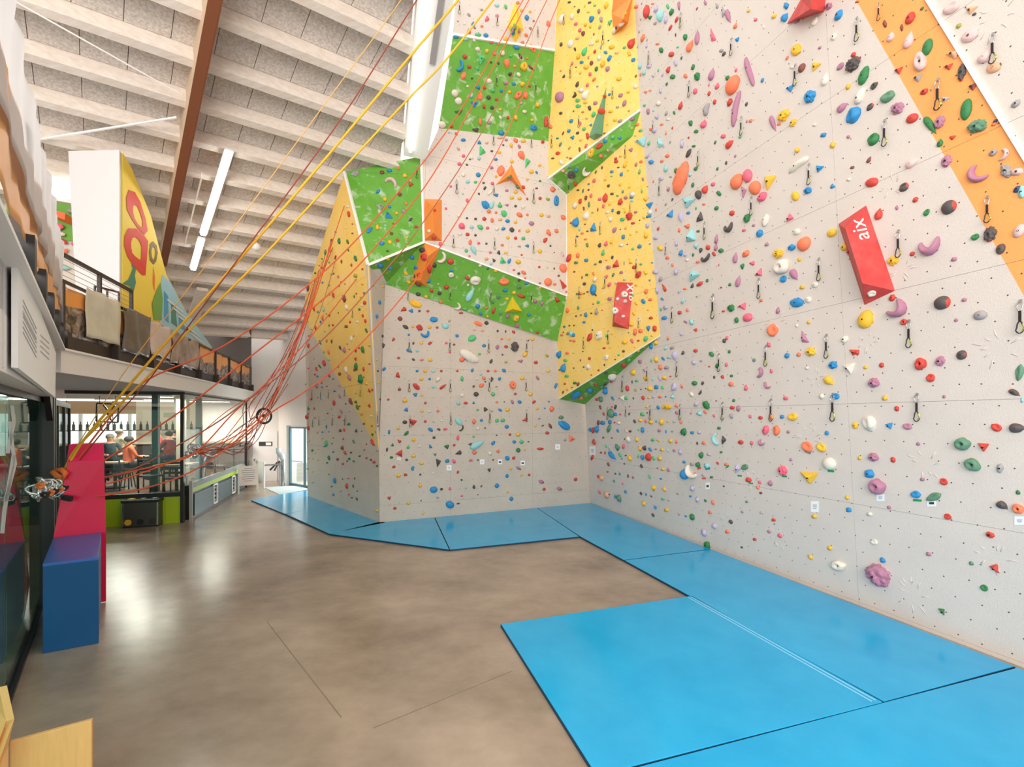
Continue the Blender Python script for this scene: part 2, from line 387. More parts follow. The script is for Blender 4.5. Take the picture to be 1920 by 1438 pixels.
MB().prism(q_, n_c * .022).build('soffit_board', M_BEAM, bo)
wv = (q_[1] - q_[0]).normalized()
MB().prism([q_[1] + wv * .003, q_[2] + wv * .003, q_[2] + wv * .003 + n_c * .585, q_[1] + wv * .003 + n_c * .585], wv * .02).build('side_board', M_BEAM, bo)
# white light shaft / rim box at the edge of the low ceiling
e1 = hit(757, 292, CE); e2 = hit(786, -40, CE)
w1 = hit(800, 302, B2W) if False else atd(800, 300, depth_of(e1) - .05); w2 = atd(858, -40, depth_of(e2) - .05)
rim = MB().prism([e1, w1, w2, e2], V((0, 0, .9)))
ro = struct(rim.build('trim_%d' % tn, M_TRIM)); tn += 1
mid = lambda k: (e1 + (e2 - e1) * k) * .75 + (w1 + (w2 - w1) * k) * .25
MB().beam(mid(.06) + V((0, 0, -.05)), mid(1) + V((0, 0, -.05)), .06, .06).build('light_strip', mat('lamp_strip', (1, 1, .98, 1), .5, emit=1.6), ro)
mid2 = lambda k: (e1 + (e2 - e1) * k) * .35 + (w1 + (w2 - w1) * k) * .65
MB().beam(mid2(.62) + V((0, 0, -.01)), mid2(1) + V((0, 0, -.01)), .10, .03).build('slot_grille', mat('slot', rgb(170, 165, 165), .6), ro)

Z_ = lambda p, z: V((p.x, p.y, z))
# ---- far end of the hall
fa, fb, fc = onz(380, 905.5), onz(522, 901), onz(600, 918)
struct(MB().prism([fa, fb, fb + V((0, 0, 6.6)), fa + V((0, 0, 6.6))], V((-.05, .15, 0))).build('wall_far', M_PLASTER))
wr = MB(); pA, pB = onz(545, 909.5), onz(577, 914.5)
wr.prism([fb, pA, pA + V((0, 0, 6.4)), fb + V((0, 0, 6.4))], V((.15, .15, 0)))
wr.prism([pA + V((0, 0, 2.25)), fc + V((0, 0, 2.25)), fc + V((0, 0, 6)), pA + V((0, 0, 6))], V((.15, .15, 0)))
struct(wr.build('wall_entrance', M_PLASTER))

# dark recess wall closing the gallery at its far end
ga, gb_ = atd(378, 690, 17.3), atd(471, 690, 17.0)
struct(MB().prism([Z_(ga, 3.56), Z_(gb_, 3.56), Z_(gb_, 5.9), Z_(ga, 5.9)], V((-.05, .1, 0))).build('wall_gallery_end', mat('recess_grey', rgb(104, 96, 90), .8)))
# daylight falling in through the glass entrance door
area('door_daylight', tuple((pA + fc) / 2 + V((.5, 1.2, 1.6))), tuple((pA + fc) / 2 + V((-2.2, -5, .2))), 1.6, 2.4, 130, (.93, .97, 1))
# ---- upper gallery
Bh = V((Bv.x, Bv.y, 0)).normalized(); Bp = V((Bh.y, -Bh.x, 0))     # along / out of the near glass wall (towards the hall)
UP = V((0, 0, 1))
M0 = atd(104, 655, 6.4); M0.z = 0
Mn = M0 - Bh * 7.5; Mf = M0 + Dv * 11.25
Z = lambda p, z: V((p.x, p.y, z))
slab = MB(); slab.prism([Z(Mn, 3.25), Z(M0, 3.25), Z(Mf, 3.25), Z(Mf - Nv * 16, 3.25), Z(Mn - Nv * 16, 3.25)], UP * .3)
struct(slab.build('ceiling', mat('soffit_grey', rgb(206, 206, 208), .6)))
fsc = MB(); fsc.prism([Z(M0, 3.24), Z(Mf, 3.24), Z(Mf, 3.56), Z(M0, 3.56)], Nv * .06 )
struct(fsc.build('wall_gallery', M_WHITE))
fsn = MB(); fsn.prism([Z(M0, 2.88), Z(Mn, 2.88), Z(Mn, 3.56), Z(M0, 3.56)], -Bp * .9); struct(fsn.build('wall_gallery', M_WHITE))
cop = MB(); cop.beam(Z(M0, 3.575) + Nv * .04, Z(Mf, 3.575) + Nv * .04, .12, .03); cop.beam(Z(M0, 3.575) + Bp * .04, Z(Mn, 3.575) + Bp * .04, .12, .03)
struct(cop.build('trim_%d' % tn, M_TRIM)); tn += 1
rail = thing('gallery_railing', 'dark steel gallery railing with posts and channel beam along the upper floor edge', 'railing', Z(M0, 3.59))
ch = MB(); ch.beam(Z(M0, 3.70) - Nv * .05, Z(Mf, 3.70) - Nv * .05, .08, .2); ch.beam(Z(M0, 3.70) - Bp * .05, Z(Mn, 3.70) - Bp * .05, .08, .22); ch.build('channel', M_DARK, rail)
for k in range(9):
    p = M0 + Dv * (.15 + k * 1.38); MB().beam(Z(p, 3.62), Z(p, 4.55), .05, .05, up=Dv).build('post', M_DARK, rail)
    MB().box(Z(p, 3.72) + Nv * .03, .12, .1, .24, ang_D).build('bracket', M_DARK, rail)
for k in range(5):
    p = M0 - Bh * (.35 + k * 1.0); MB().beam(Z(p, 3.62), Z(p, 4.7), .06, .06, up=Bh).build('post', M_DARK, rail)
    MB().box(Z(p, 3.74) + Bp * .03, .16, .14, .3, math.atan2(Bh.y, Bh.x)).build('bracket', M_BLACK, rail)
MB().beam(Z(M0, 4.58), Z(Mf, 4.46), .04, .04).build('lower_rail', M_DARK, rail)
MB().beam(Z(M0, 4.96), Z(M0 + Dv * 2.15, 4.96), .05, .05).build('upper_rail', M_DARK, rail)
for s in (1.1, 2.15): p = M0 + Dv * s; MB().beam(Z(p, 4.4), Z(p, 4.96), .05, .05, up=Dv).build('upper_post', M_DARK, rail)
for z in (4.66, 4.74, 4.82, 4.9): MB().beam(Z(M0, z), Z(M0 + Dv * 2.15, z), .008, .008).build('wire', M_STEEL, rail)
gate = thing('railing_gate', 'small dark barred gate at the end of the upper handrail', 'gate', Z(M0 + Dv * 2.0 - Nv * .25, 3.6))
gp0 = M0 + Dv * 1.72 - Nv * .35
for k in range(3): p = gp0 + Dv * (.17 * k) + Nv * .1 * k; MB().beam(Z(p, 4.2), Z(p, 4.9), .025, .025, up=Dv).build('bar', M_DARK, gate)
MB().beam(Z(gp0, 4.9), Z(gp0 + Dv * .34 + Nv * .2, 4.9), .03, .03).build('top_bar', M_DARK, gate)

# hanging banners and canvases on the railing
def cloth(name, a, b, z0, z1, m, label, cat, group=None, wob=.03, off=.08, hem=0, seed=0, n=None):
    """cloth hanging from height z1 to z0 between plan points a and b"""
    a = V(a); b = V(b); L_ = (b - a).length; n = n or max(8, int(L_ * 10)); k = 10; d = (b - a).normalized(); o = V((d.y, -d.x, 0)); o = o if o.dot(CAM - a) > 0 else -o
    vs = []; fs = []
    for i in range(n + 1):
        for j in range(k + 1):
            t = i / n; u = j / k
            p = a + (b - a) * t; q = wob * (noise.noise(V((t * L_ * 3 + seed * 7, u * 1.3, seed))) * 1.2 + .5 * math.sin(t * L_ * 11 + seed) * (1 - u * .4))
            zz = z1 - (z1 - z0) * u + .03 * noise.noise(V((t * 4 + seed, 3, seed))) * (1 if j in (0, k) else .3)
            vs.append(Z(p, zz) + o * (off + q))
    for i in range(n):
        for j in range(k): fs.append((i * (k + 1) + j, (i + 1) * (k + 1) + j, (i + 1) * (k + 1) + j + 1, i * (k + 1) + j + 1))
    ob = MB().add(vs, fs).build(name, m, smooth=True)
    so = ob.modifiers.new('thickness', 'SOLIDIFY'); so.thickness = .004
    return tag(ob, label, cat, group)
def banner_mat(name, cols, zsplit, z0, z1, sc=1.5):
    """printed picture: orange evening sky over dark rugged rock"""
    m = bpy.data.materials.new(name); m.use_nodes = True; nt = m.node_tree; b = nt.nodes['Principled BSDF']; b.inputs['Roughness'].default_value = .35
    tc = nt.nodes.new('ShaderNodeTexCoord'); sp = nt.nodes.new('ShaderNodeSeparateXYZ'); nt.links.new(tc.outputs['Object'], sp.inputs[0])
    n = nt.nodes.new('ShaderNodeTexNoise'); n.inputs['Scale'].default_value = sc; n.inputs['Detail'].default_value = 8; nt.links.new(tc.outputs['Object'], n.inputs['Vector'])
    ma = nt.nodes.new('ShaderNodeMath'); ma.operation = 'MULTIPLY_ADD'; ma.inputs[1].default_value = .8; nt.links.new(n.outputs['Fac'], ma.inputs[0]); nt.links.new(sp.outputs['Z'], ma.inputs[2])
    g = nt.nodes.new('ShaderNodeMath'); g.operation = 'GREATER_THAN'; g.inputs[1].default_value = zsplit + .4; nt.links.new(ma.outputs[0], g.inputs[0])
    n2 = nt.nodes.new('ShaderNodeTexNoise'); n2.inputs['Scale'].default_value = 7; n2.inputs['Detail'].default_value = 10; n2.inputs['Distortion'].default_value = 1.0; nt.links.new(tc.outputs['Object'], n2.inputs['Vector'])
    r = nt.nodes.new('ShaderNodeValToRGB'); r.color_ramp.elements[0].position = .4; r.color_ramp.elements[1].position = .66; r.color_ramp.elements[0].color = cols[0]; r.color_ramp.elements[1].color = cols[1]; nt.links.new(n2.outputs['Fac'], r.inputs[0])
    x = nt.nodes.new('ShaderNodeMixRGB'); x.inputs[2].default_value = cols[2]; nt.links.new(r.outputs[0], x.inputs[1]); nt.links.new(g.outputs[0], x.inputs[0]); nt.links.new(x.outputs[0], b.inputs['Base Color'])
    return m
M_BAN = banner_mat('mountain_print', (rgb(66, 56, 50), rgb(190, 168, 152), rgb(246, 166, 88)), .42, 0, 1)
M_BAN2 = banner_mat('mountain_print_pale', (rgb(120, 110, 104), rgb(205, 196, 190), rgb(246, 176, 104)), -.5, 0, 1)
gB = 'banners hung along the gallery railing'
s2p = lambda s: M0 + Dv * s
cloth('printed_banner', s2p(.05), s2p(11.1), 3.80, 4.52, M_BAN, 'long printed banner of dark rock under orange sky along the far railing', 'banner', gB, seed=1, off=-.02)
cloth('canvas_sheet', s2p(.62), s2p(1.62), 3.86, 4.62, mat('canvas_cream', rgb(226, 220, 196), .8, noise_amt=.18, nscale=3), 'cream canvas sheet slung over the gallery railing nearest the corner', 'sheet', gB, seed=2, off=.05)
cloth('plastic_sheet', s2p(1.72), s2p(2.75), 3.80, 4.6, mat('sheet_grey', rgb(126, 118, 108), .3, noise_amt=.45, nscale=3.5), 'dark grey crumpled plastic sheet on the railing beside the cream canvas', 'sheet', gB, seed=3, off=.05, wob=.05)
cloth('plastic_sheet', s2p(2.82), s2p(3.75), 3.88, 4.56, mat('sheet_pink', rgb(222, 202, 190), .35, noise_amt=.18, nscale=3), 'pale pinkish plastic sheet on the railing right of the grey one', 'sheet', gB, seed=4, off=.05, wob=.05)
cloth('plastic_sheet', s2p(3.85), s2p(5.6), 3.82, 4.54, mat('sheet_brown', rgb(196, 172, 152), .3, noise_amt=.5, nscale=3.0, col2=rgb(120, 104, 96)), 'brown and white crumpled sheet in the middle of the far railing', 'sheet', gB, seed=5, off=.05, wob=.06)
s2n = lambda s: M0 - Bh * s
cloth('printed_banner', s2n(.05), s2n(6.8), 3.84, 4.5, M_BAN2, 'printed banner with orange hem on the near railing under the white tarpaulin', 'banner', gB, seed=6, off=.05)
M_TARP = mat('tarpaulin', rgb(236, 234, 234), .4, noise_amt=.08, nscale=2.5, stretch=(3, 3, .4))
_nt = M_TARP.node_tree; _tr = _nt.nodes.new('ShaderNodeBsdfTranslucent'); _tr.inputs[0].default_value = (.95, .94, .94, 1); _mx = _nt.nodes.new('ShaderNodeMixShader'); _mx.inputs[0].default_value = .5
_nt.links.new(_nt.nodes['Principled BSDF'].outputs[0], _mx.inputs[1]); _nt.links.new(_tr.outputs[0], _mx.inputs[2]); _nt.links.new(_mx.outputs[0], _nt.nodes['Material Output'].inputs[0])
cloth('tarpaulin', s2n(.2), s2n(7.0), 4.14, 5.0, M_TARP, 'white translucent tarpaulin hanging over the near railing at the left edge', 'tarpaulin', gB, seed=7, off=.07, wob=.03, n=130)

# ---- boulder block with mural on the gallery, and the bouldering wall behind it
bA = atd(150, 600, 8.75); bB = atd(224, 600, 8.6)
blk = thing('boulder_block', 'tall white tapering boulder block with a yellow mural side on the gallery', 'climbing block', Z(bB, 3.56))
t1_, t2_ = atd(128, 283, 8.75), atd(224, 281, 8.6)
MB().prism([Z(bA, 3.5), Z(bB, 3.5), t2_, t1_], Dv * .1 - Nv * .02).build('white_face', mat('block_white', rgb(232, 228, 226), .6), blk)
MUR = (bB, Nv); mh = lambda x, y: hit(x, y, MUR)
mur = [Z(bB, 3.5) + Dv * .11, mh(398, 655), mh(352, 590), mh(312, 515), mh(283, 405), mh(248, 318), mh(225, 281) + Dv * .11]
M_MUR = mat('mural_yellow', rgb(250, 222, 84), .55)
MB().prism(mur, -Nv * .08).build('mural_side', M_MUR, blk)
def on_mural(pts, m, name, lift=.006): MB().prism([mh(*p) + Nv * lift for p in pts], Nv * .003).build(name, m, blk)
M_MR = mat('mural_red', rgb(226, 62, 42), .5); M_MO = mat('mural_olive', rgb(128, 108, 40), .5); M_MB = mat('mural_blue', rgb(78, 164, 208), .5)
M_MLB = mat('mural_pale_blue', rgb(168, 216, 236), .5); M_MG = mat('mural_green', rgb(120, 172, 74), .5); M_MT = mat('mural_teal', rgb(78, 142, 122), .5)
def ring(outer, inner, m, name):
    n = len(outer); vs = [mh(*p) + Nv * .01 for p in outer] + [mh(*p) + Nv * .01 for p in inner]
    MB().add(vs, [(i, (i + 1) % n, n + (i + 1) % n, n + i) for i in range(n)]).build(name, m, blk)
ring([(241, 356), (252, 360), (262, 378), (272, 410), (276, 432), (270, 440), (258, 428), (246, 410), (237, 392), (236, 370)],
     [(250, 384), (256, 386), (261, 396), (266, 412), (267, 424), (264, 426), (258, 420), (252, 410), (249, 400), (248, 390)], M_MR, 'mural_letter')
ring([(240, 428), (254, 428), (268, 440), (277, 452), (272, 516), (266, 516), (248, 496), (238, 480), (232, 460), (233, 442)],
     [(247, 446), (254, 444), (261, 452), (265, 462), (264, 484), (261, 487), (252, 480), (247, 474), (245, 464), (245, 454)], M_MR, 'mural_letter')
ring([(286, 452), (293, 460), (295, 474), (292, 490), (287, 496), (281, 488), (279, 472), (281, 458)],
     [(287, 462), (290, 466), (291, 474), (289, 484), (286, 487), (284, 482), (283, 472), (284, 465)], M_MO, 'mural_letter')
on_mural([(228, 532), (240, 524), (246, 510), (250, 498), (255, 500), (252, 516), (254, 530), (250, 545), (245, 552), (244, 538), (236, 534)], M_MT, 'climber_figure')
on_mural([(246, 500), (249, 480), (252, 482), (252, 500)], M_MT, 'climber_figure'); on_mural([(252, 500), (255, 486), (257, 488), (256, 502)], M_MT, 'climber_figure')
on_mural([(287, 500), (290, 520), (289, 545), (286, 530)], mat('mural_orange', rgb(240, 130, 50), .5), 'climber_figure')
on_mural([(304, 515), (318, 528), (345, 580), (398, 652), (300, 614), (296, 560)], M_MLB, 'mural_wall')
on_mural([(300, 530), (304, 560), (302, 600), (288, 600), (284, 570), (292, 545)], M_MG, 'mural_hill', .012)
for k in range(4):
    x = 306 + k * 14; y = 545 + k * 22
    on_mural([(x, y), (x + 8, y + 10), (x + 9 + k * 2, y + 60 - k * 14), (x, y + 52 - k * 14)], (M_MB, M_MT, M_MB, M_INK)[k], 'mural_stripe', .012)
for k in range(5):
    x = 312 + k * 10; y = 560 + k * 15
    on_mural([(x, y), (x + 30, y + 24), (x + 30, y + 27), (x, y + 3)], M_WHITE, 'mural_line', .018)
BO = vplane(atd(75, 450, 9.2), atd(170, 450, 9.5)); bo_h = lambda x, y: hit(x, y, BO)
bw_ = struct(MB().prism([Z(bo_h(20, 470), 3.56), Z(bo_h(185, 470), 3.56), bo_h(185, 458), bo_h(20, 444)], V((-.02, .06, 0))).build('wall_boulder', M_GREY))
MB().prism([bo_h(20, 441), bo_h(185, 457), bo_h(176, 392), bo_h(20, 365)], V((-.05, -.03, 0))).build('panel', mat('boulder_green', rgb(110, 168, 62), .6), bw_)
MB().prism([bo_h(142, 380), bo_h(150, 385), bo_h(172, 560), bo_h(163, 560)], V((-.03, -.05, 0))).build('edge_strip', mat('edge_yellow', rgb(250, 214, 90), .6), bw_)
wf = struct(MB().prism([bo_h(20, 362), bo_h(178, 391), bo_h(178, 384), bo_h(20, 355)], V((-.02, -.08, 0))).build('window_1', M_TRIM))
MB().prism([bo_h(20, 355), bo_h(178, 384), bo_h(178, 340), bo_h(20, 310)], V((-.01, .02, 0))).build('pane', mat('window_daylight', (1, .97, .94, 1), .5, emit=1.6), wf)
ob_ = MB(); ob_.prism([bo_h(106, 402), bo_h(140, 412), bo_h(139, 424), bo_h(103, 410)], V((.1, -.3, 0)))
vol0 = tag(ob_.build('climbing_volume', mat('volume_coral', rgb(240, 110, 66), .55)), 'coral oblong wedge on the green bouldering wall of the gallery', 'climbing volume', None)

# ---- cafe behind glass under the gallery
Oc = onz(342, 980)
def cf(n, d, z=0): return Z(Oc + Nv * n + Dv * d, z)
Pg0 = onz(22, 1287); Pg = onz(78, 1133)
Bg = (Pg - Pg0).normalized(); Bgp = V((Bg.y, -Bg.x, 0))
def ng(s, z=0, o=0): return Z(Pg + Bg * s + Bgp * o, z)       # along the near glass wall, s = 0 at the black post
sx = 5.55
M_CW = mat('cafe_cream', rgb(222, 208, 184), .7); M_CD = mat('cafe_dark', rgb(60, 48, 42), .6); M_TEAL = mat('dark_teal', rgb(38, 72, 68), .5)
M_CFLOOR = mat('cafe_floor', rgb(116, 88, 64), .4, noise_amt=.3, nscale=3, stretch=(1, 6, 1))
struct(MB().prism([cf(-.05, .08), cf(-2.4, .08), ng(sx), ng(3), Z(ng(3) - Nv * 9, 0), cf(-16, 9), cf(-.05, 9)], UP * .6).build('floor', M_CFLOOR))
bwl = struct(MB().prism([cf(-4.6, 9.0, .6), cf(.2, 9.0, .6), cf(.2, 9.0, 3.25), cf(-4.6, 9.0, 3.25)], Dv * .1).build('wall_cafe', M_CW))
MB().prism([cf(-17, 9.0, .6), cf(-4.6, 9.0, .6), cf(-4.6, 9.0, 1.15), cf(-17, 9.0, 1.15)], Dv * .1).build('sill_wall', M_CD, bwl)
MB().prism([cf(-17, 9.0, 2.75), cf(-4.6, 9.0, 2.75), cf(-4.6, 9.0, 3.25), cf(-17, 9.0, 3.25)], Dv * .1).build('lintel', mat('cafe_brown', rgb(176, 140, 104), .6), bwl)
for k in range(8): MB().beam(cf(-4.8 - k * 1.6, 8.98, 1.15), cf(-4.8 - k * 1.6, 8.98, 2.75), .09, .09, up=Dv).build('mullion', M_WHITE, bwl)
struct(MB().prism([cf(-17, 9, 2.0), cf(-17, 3, 2.0), cf(-17, 3, 3.2), cf(-17, 9, 3.2)], Nv * .1).build('wall_cafe', M_CD))
base = struct(MB().prism([cf(0, 0), cf(-2.33, 0), cf(-2.33, 0, .66), cf(0, 0, .66)], Dv * .08).build('wall_cafe', M_LIME))
MB().prism([cf(.0, -.02, .66), cf(-2.33, -.02, .66), cf(-2.33, -.02, .76), cf(0, -.02, .76)], Dv * .12).build('black_sill', M_BLACK, base)
MB().prism([cf(-.35, -.012, .08), cf(-.95, -.012, .08), cf(-.95, -.012, .58), cf(-.35, -.012, .58)], -Dv * .008).build('hatch', mat('lime_paint_hatch', rgb(168, 192, 22), .5), base)
wn = [1]
def pane(pts, m=M_GLASS, off=None):
    o = struct(MB().prism(pts, off or V((.006, .006, 0))).build('window_%d' % (wn[0] + 1), m)); wn[0] += 1; return o
pane([cf(-1.25, .04, .76), cf(-.02, .04, .76), cf(-.02, .04, 3.22), cf(-1.25, .04, 3.22)], off=Dv * .012)
pane([cf(-2.33, .04, .76), cf(-1.26, .04, .76), cf(-1.26, .04, 3.22), cf(-2.33, .04, 3.22)], off=Dv * .012)
fr = MB(); fr.beam(cf(0, 0, .0), cf(0, 0, 3.24), .07, .07, up=Dv); fr.beam(cf(0, .02, 3.2), cf(-2.33, .02, 3.2), .05, .08); struct(fr.build('trim_%d' % tn, M_BLACK)); tn += 1
# side towards the entrance: counter wall with lime strip and dark panels, glass above
Ls = 5.75
sw = struct(MB().prism([cf(.05, .35), cf(.05, Ls), cf(.05, Ls, .86), cf(.05, .35, .86)], -Nv * .12).build('wall_cafe', M_BLACK))
MB().prism([cf(.06, .35, .68), cf(.06, Ls, .68), cf(.06, Ls, .80), cf(.06, .35, .80)], Nv * .03).build('lime_strip', M_LIME, sw)
MB().prism([cf(.10, .35, .80), cf(.10, Ls, .80), cf(.02, Ls, .90), cf(.02, .35, .90)], -Nv * .1).build('grey_ledge', mat('ledge_grey', rgb(126, 134, 134), .5), sw)
M_PAN = mat('panel_slate', rgb(62, 84, 92), .35)
for a, b in ((.55, 2.0), (2.45, 3.9), (4.3, 5.6)): MB().prism([cf(.06, a, .06), cf(.06, b, .06), cf(.06, b, .62), cf(.06, a, .62)], Nv * .03).build('dark_panel', M_PAN, sw)
for a in (2.05, 3.93): 
    v = MB(); v.beam(cf(.09, a, .1), cf(.09, a, .64), .05, .04, up=Nv); v.beam(cf(.09, a + .33, .1), cf(.09, a + .33, .64), .05, .04, up=Nv); v.beam(cf(.09, a, .64), cf(.09, a + .33, .64), .04, .05); v.beam(cf(.09, a, .1), cf(.09, a + .33, .1), .04, .05)
    f_ = v.build('vent_frame', M_WHITE, sw)
    for q in range(4): MB().beam(cf(.08, a + .03, .18 + q * .12), cf(.08, a + .30, .18 + q * .12), .02, .05).build('louvre', M_GREYINK, f_)
pane([cf(.03, .12, .9), cf(.03, 2.6, .9), cf(.03, 2.6, 3.22), cf(.03, .12, 3.22)], off=Nv * .012)
pane([cf(.03, 2.62, .9), cf(.03, Ls, .9), cf(.03, Ls, 3.22), cf(.03, 2.62, 3.22)], off=Nv * .012)
fr = MB(); fr.beam(cf(.03, Ls + .3, 0), cf(.03, Ls + .3, 3.24), .05, .05, up=Dv); fr.beam(cf(.03, 0, 3.2), cf(.03, Ls + .3, 3.2), .04, .05); struct(fr.build('trim_%d' % tn, M_BLACK)); tn += 1
struct(MB().beam(cf(.12, .2, 0), cf(.12, .2, 1.0), .07, .05, up=Dv).build('trim_%d' % tn, mat('grey_post', rgb(176, 176, 172), .5))); tn += 1
# near glass wall
for a, b in ((-7, -3.0), (-2.98, -.12), (.35, 2.3), (2.32, 3.9), (3.92, sx)):
    pane([ng(a, .05), ng(b, .05), ng(b, 2.9), ng(a, 2.9)], M_GLASSD, Bgp * .012)
bs = MB(); bs.beam(ng(-7, .02), ng(sx, .02), .08, .05); struct(bs.build('baseboard_left', M_BLACK))
fr = MB()
for s in (2.31, 3.91, sx): fr.beam(ng(s, 0), ng(s, 2.9), .07, .09, up=Bg)
fr.beam(ng(-7, 2.86), ng(sx, 2.86), .07, .1); struct(fr.build('trim_%d' % tn, M_BLACK)); tn += 1
pst = thing('steel_post', 'pair of tall black steel posts with corner bracket at the near glass wall', 'post', ng(.1, 0, .05))
for s in (-.06, .22): MB().beam(ng(s, 0, .06), ng(s, 2.88, .06), .14, .14, up=Bg).build('upright', M_BLACK, pst)
MB().prism([ng(-.12, 2.88, .06), ng(-.55, 2.88, .06), ng(-.12, 2.55, .06)], Bgp * .06).build('bracket', M_BLACK, pst)
for k, (s, n_) in enumerate(((4.4, .18), (4.95, .32))):
    tag(MB().cyl(ng(s, .6, -.55), ng(s, 3.25, -.55), n_, 20).build('column', M_TEAL, smooth=False), ('slim dark teal column behind the near glass wall', 'thick dark teal column just left of the cafe front')[k], 'column')
vin = MB()
for pts in (((22, 760), (26, 790), (20, 820), (14, 850)), ((18, 790), (22, 830), (28, 870), (20, 900), (10, 940)), ((26, 850), (18, 900), (8, 960), (4, 1000))):
    pl = (ng(0, 0, .014), Bgp); w = 3.5
    for i in range(len(pts) - 1):
        (x1, y1), (x2, y2) = pts[i], pts[i + 1]; vin.prism([hit(x1 - w, y1, pl), hit(x1 + w, y1, pl), hit(x2 + w, y2, pl), hit(x2 - w, y2, pl)], Bgp * .002)
tag(vin.build('vinyl_lettering', mat('frosted_vinyl', rgb(198, 206, 206), .6)), 'grey vinyl brush lettering stuck on the near glass wall', 'lettering')
# sign board on the near fascia
sb = thing('sign_board', 'large white notice board with faded grey print on the near gallery front', 'sign', Z(M0 - Bh * 2.4, 2.9))
FP = (M0 + Bp * .02, Bp); fp = lambda x, y: hit(x, y, FP)
MB().prism([fp(21, 689), fp(97, 745), fp(99, 662), fp(21, 470)], Bp * .03).build('board', M_PAPER, sb)
for i in range(7):
    y1, y2 = 560 + i * 10, 600 + i * 9; MB().prism([fp(30, y1), fp(58, y2 + 14), fp(58, y2 + 14 + (5 if i == 2 else 2)), fp(30, y1 + (6 if i == 2 else 2))], Bp * .034).build('print_line', mat('faint_print', rgb(196, 194, 194), .7), sb)
for i in range(4):
    y1 = 626 + i * 10; MB().prism([fp(66, y1), fp(84, y1 + 16), fp(84, y1 + 18), fp(66, y1 + 2)], Bp * .034).build('print_line', MATS['faint_print'], sb)
struct(MB().prism([atd(-40, 480, 2.75), atd(9, 500, 2.75), atd(9, 690, 2.75), atd(-40, 670, 2.75)], V((-.1, .05, 0))).build('trim_%d' % tn, M_WHITE)); tn += 1

for k, (n, d) in enumerate(((-1.6, 2.2), (-3.6, 5.4), (-1.2, 6.2))):
    lp = thing('ceiling_lamp', ('flat ceiling lamp above the front of the cafe', 'flat ceiling lamp above the back of the cafe', 'flat ceiling lamp above the bar side of the cafe')[k], 'lamp', cf(n, d, 3.2))
    MB().box(cf(n, d, 3.215), 1.3, .16, .05, ang_D).build('housing', M_WHITE, lp); MB().box(cf(n, d, 3.185), 1.25, .12, .012, ang_D).build('diffuser', mat('cafe_lamp', (1, .95, .86, 1), .5, emit=7.0), lp)
    area('cafe_light', tuple(cf(n, d, 3.15)), tuple(cf(n, d, 0)), 1.2, .8, 85, (1, .93, .84))
# cafe furniture
M_WOOD = mat('table_wood', rgb(196, 168, 136), .5, noise_amt=.2, nscale=4); M_CH = mat('chair_black', rgb(30, 28, 28), .5)
def cafe_table(n, d, label):
    t = thing('cafe_table', label, 'table', cf(n, d, .6), 'tables in the cafe')
    MB().box(cf(n, d, 1.34), .8, .8, .04, ang_D).build('table_top', M_WOOD, t); MB().cyl(cf(n, d, .62), cf(n, d, 1.33), .04, 8).build('pedestal', M_CH, t); MB().cyl(cf(n, d, .6), cf(n, d, .63), .25, 12).build('foot', M_CH, t)
def cafe_chair(n, d, rz, label):
    c = thing('cafe_chair', label, 'chair', cf(n, d, .6), 'black chairs in the cafe')
    q = lambda x, y, z: cf(n, d, .6) + Matrix.Rotation(rz, 3, 'Z') @ V((x, y, z))
    x_ = Matrix.Rotation(rz, 3, 'Z') @ V((1, 0, 0)); y_ = Matrix.Rotation(rz, 3, 'Z') @ V((0, 1, 0))
    MB().obox(q(0, 0, .45), x_, y_, UP, .42, .42, .04).build('seat', M_CH, c)
    for i in (-1, 1):
        MB().cyl(q(.18 * i, -.18, 0), q(.18 * i, -.18, .44), .018, 6).build('leg', M_CH, c)
        MB().cyl(q(.18 * i, .18, 0), q(.18 * i, .2, .9), .018, 6).build('leg', M_CH, c)
    for z in (.6, .72, .85): MB().obox(q(0, .2, z), x_, y_, UP, .36, .02, .06).build('back_slat', M_CH, c)
cafe_table(-.55, 1.25, 'square wooden cafe table just behind the front glass corner'); cafe_table(-2.5, 2.6, 'square wooden cafe table behind the pink block'); cafe_table(-.9, 4.2, 'square wooden cafe table near the far counter')
cafe_table(-4.6, 2.2, 'square wooden cafe table behind the thick teal column')
cafe_chair(-.35, .62, math.pi + .3, 'black slatted cafe chair closest to the front glass'); cafe_chair(-1.15, 1.3, 1.4, 'black slatted cafe chair left of the front table'); cafe_chair(-1.6, 2.3, .3, 'black slatted cafe chair in the middle of the cafe')
cafe_chair(-2.2, 2.0, 3.3, 'black slatted cafe chair before the table behind the pink block'); cafe_chair(-.3, 3.6, 3.0, 'black slatted cafe chair by the far cafe table'); cafe_chair(-4.1, 2.4, 2.0, 'black slatted cafe chair beside the thick teal column')
for n, d, m, lab in ((-1.15, 1.6, M_TEAL, 'slim dark teal column behind the front cafe glass'), (-.85, 2.6, M_CW, 'square cream column in the middle of the cafe'), (-.72, 3.5, M_TEAL, 'slim dark teal column right of the cream one')):
    tag(MB().box(cf(n, d, 1.92), .26 if m is M_CW else .14, .26 if m is M_CW else .14, 2.64, ang_D).build('column', m), lab, 'column')
bar = thing('bar_counter', 'dark bar counter with front shelves at the back of the cafe', 'counter', cf(-2.6, 7.6, .6))
MB().box(cf(-3.0, 7.6, 1.1), 5.4, .6, 1.0, ang_D).build('body', M_CD, bar); MB().box(cf(-3.0, 7.6, 1.63), 5.6, .75, .06, ang_D).build('worktop', M_WOOD, bar)
shf = thing('bottle_shelf', 'long glass bottle shelf hung in front of the cafe windows', 'shelf', cf(-4, 8.5, 2.1))
MB().box(cf(-3.7, 8.5, 2.1), 6.2, .25, .03, ang_D).build('board', M_CD, shf)
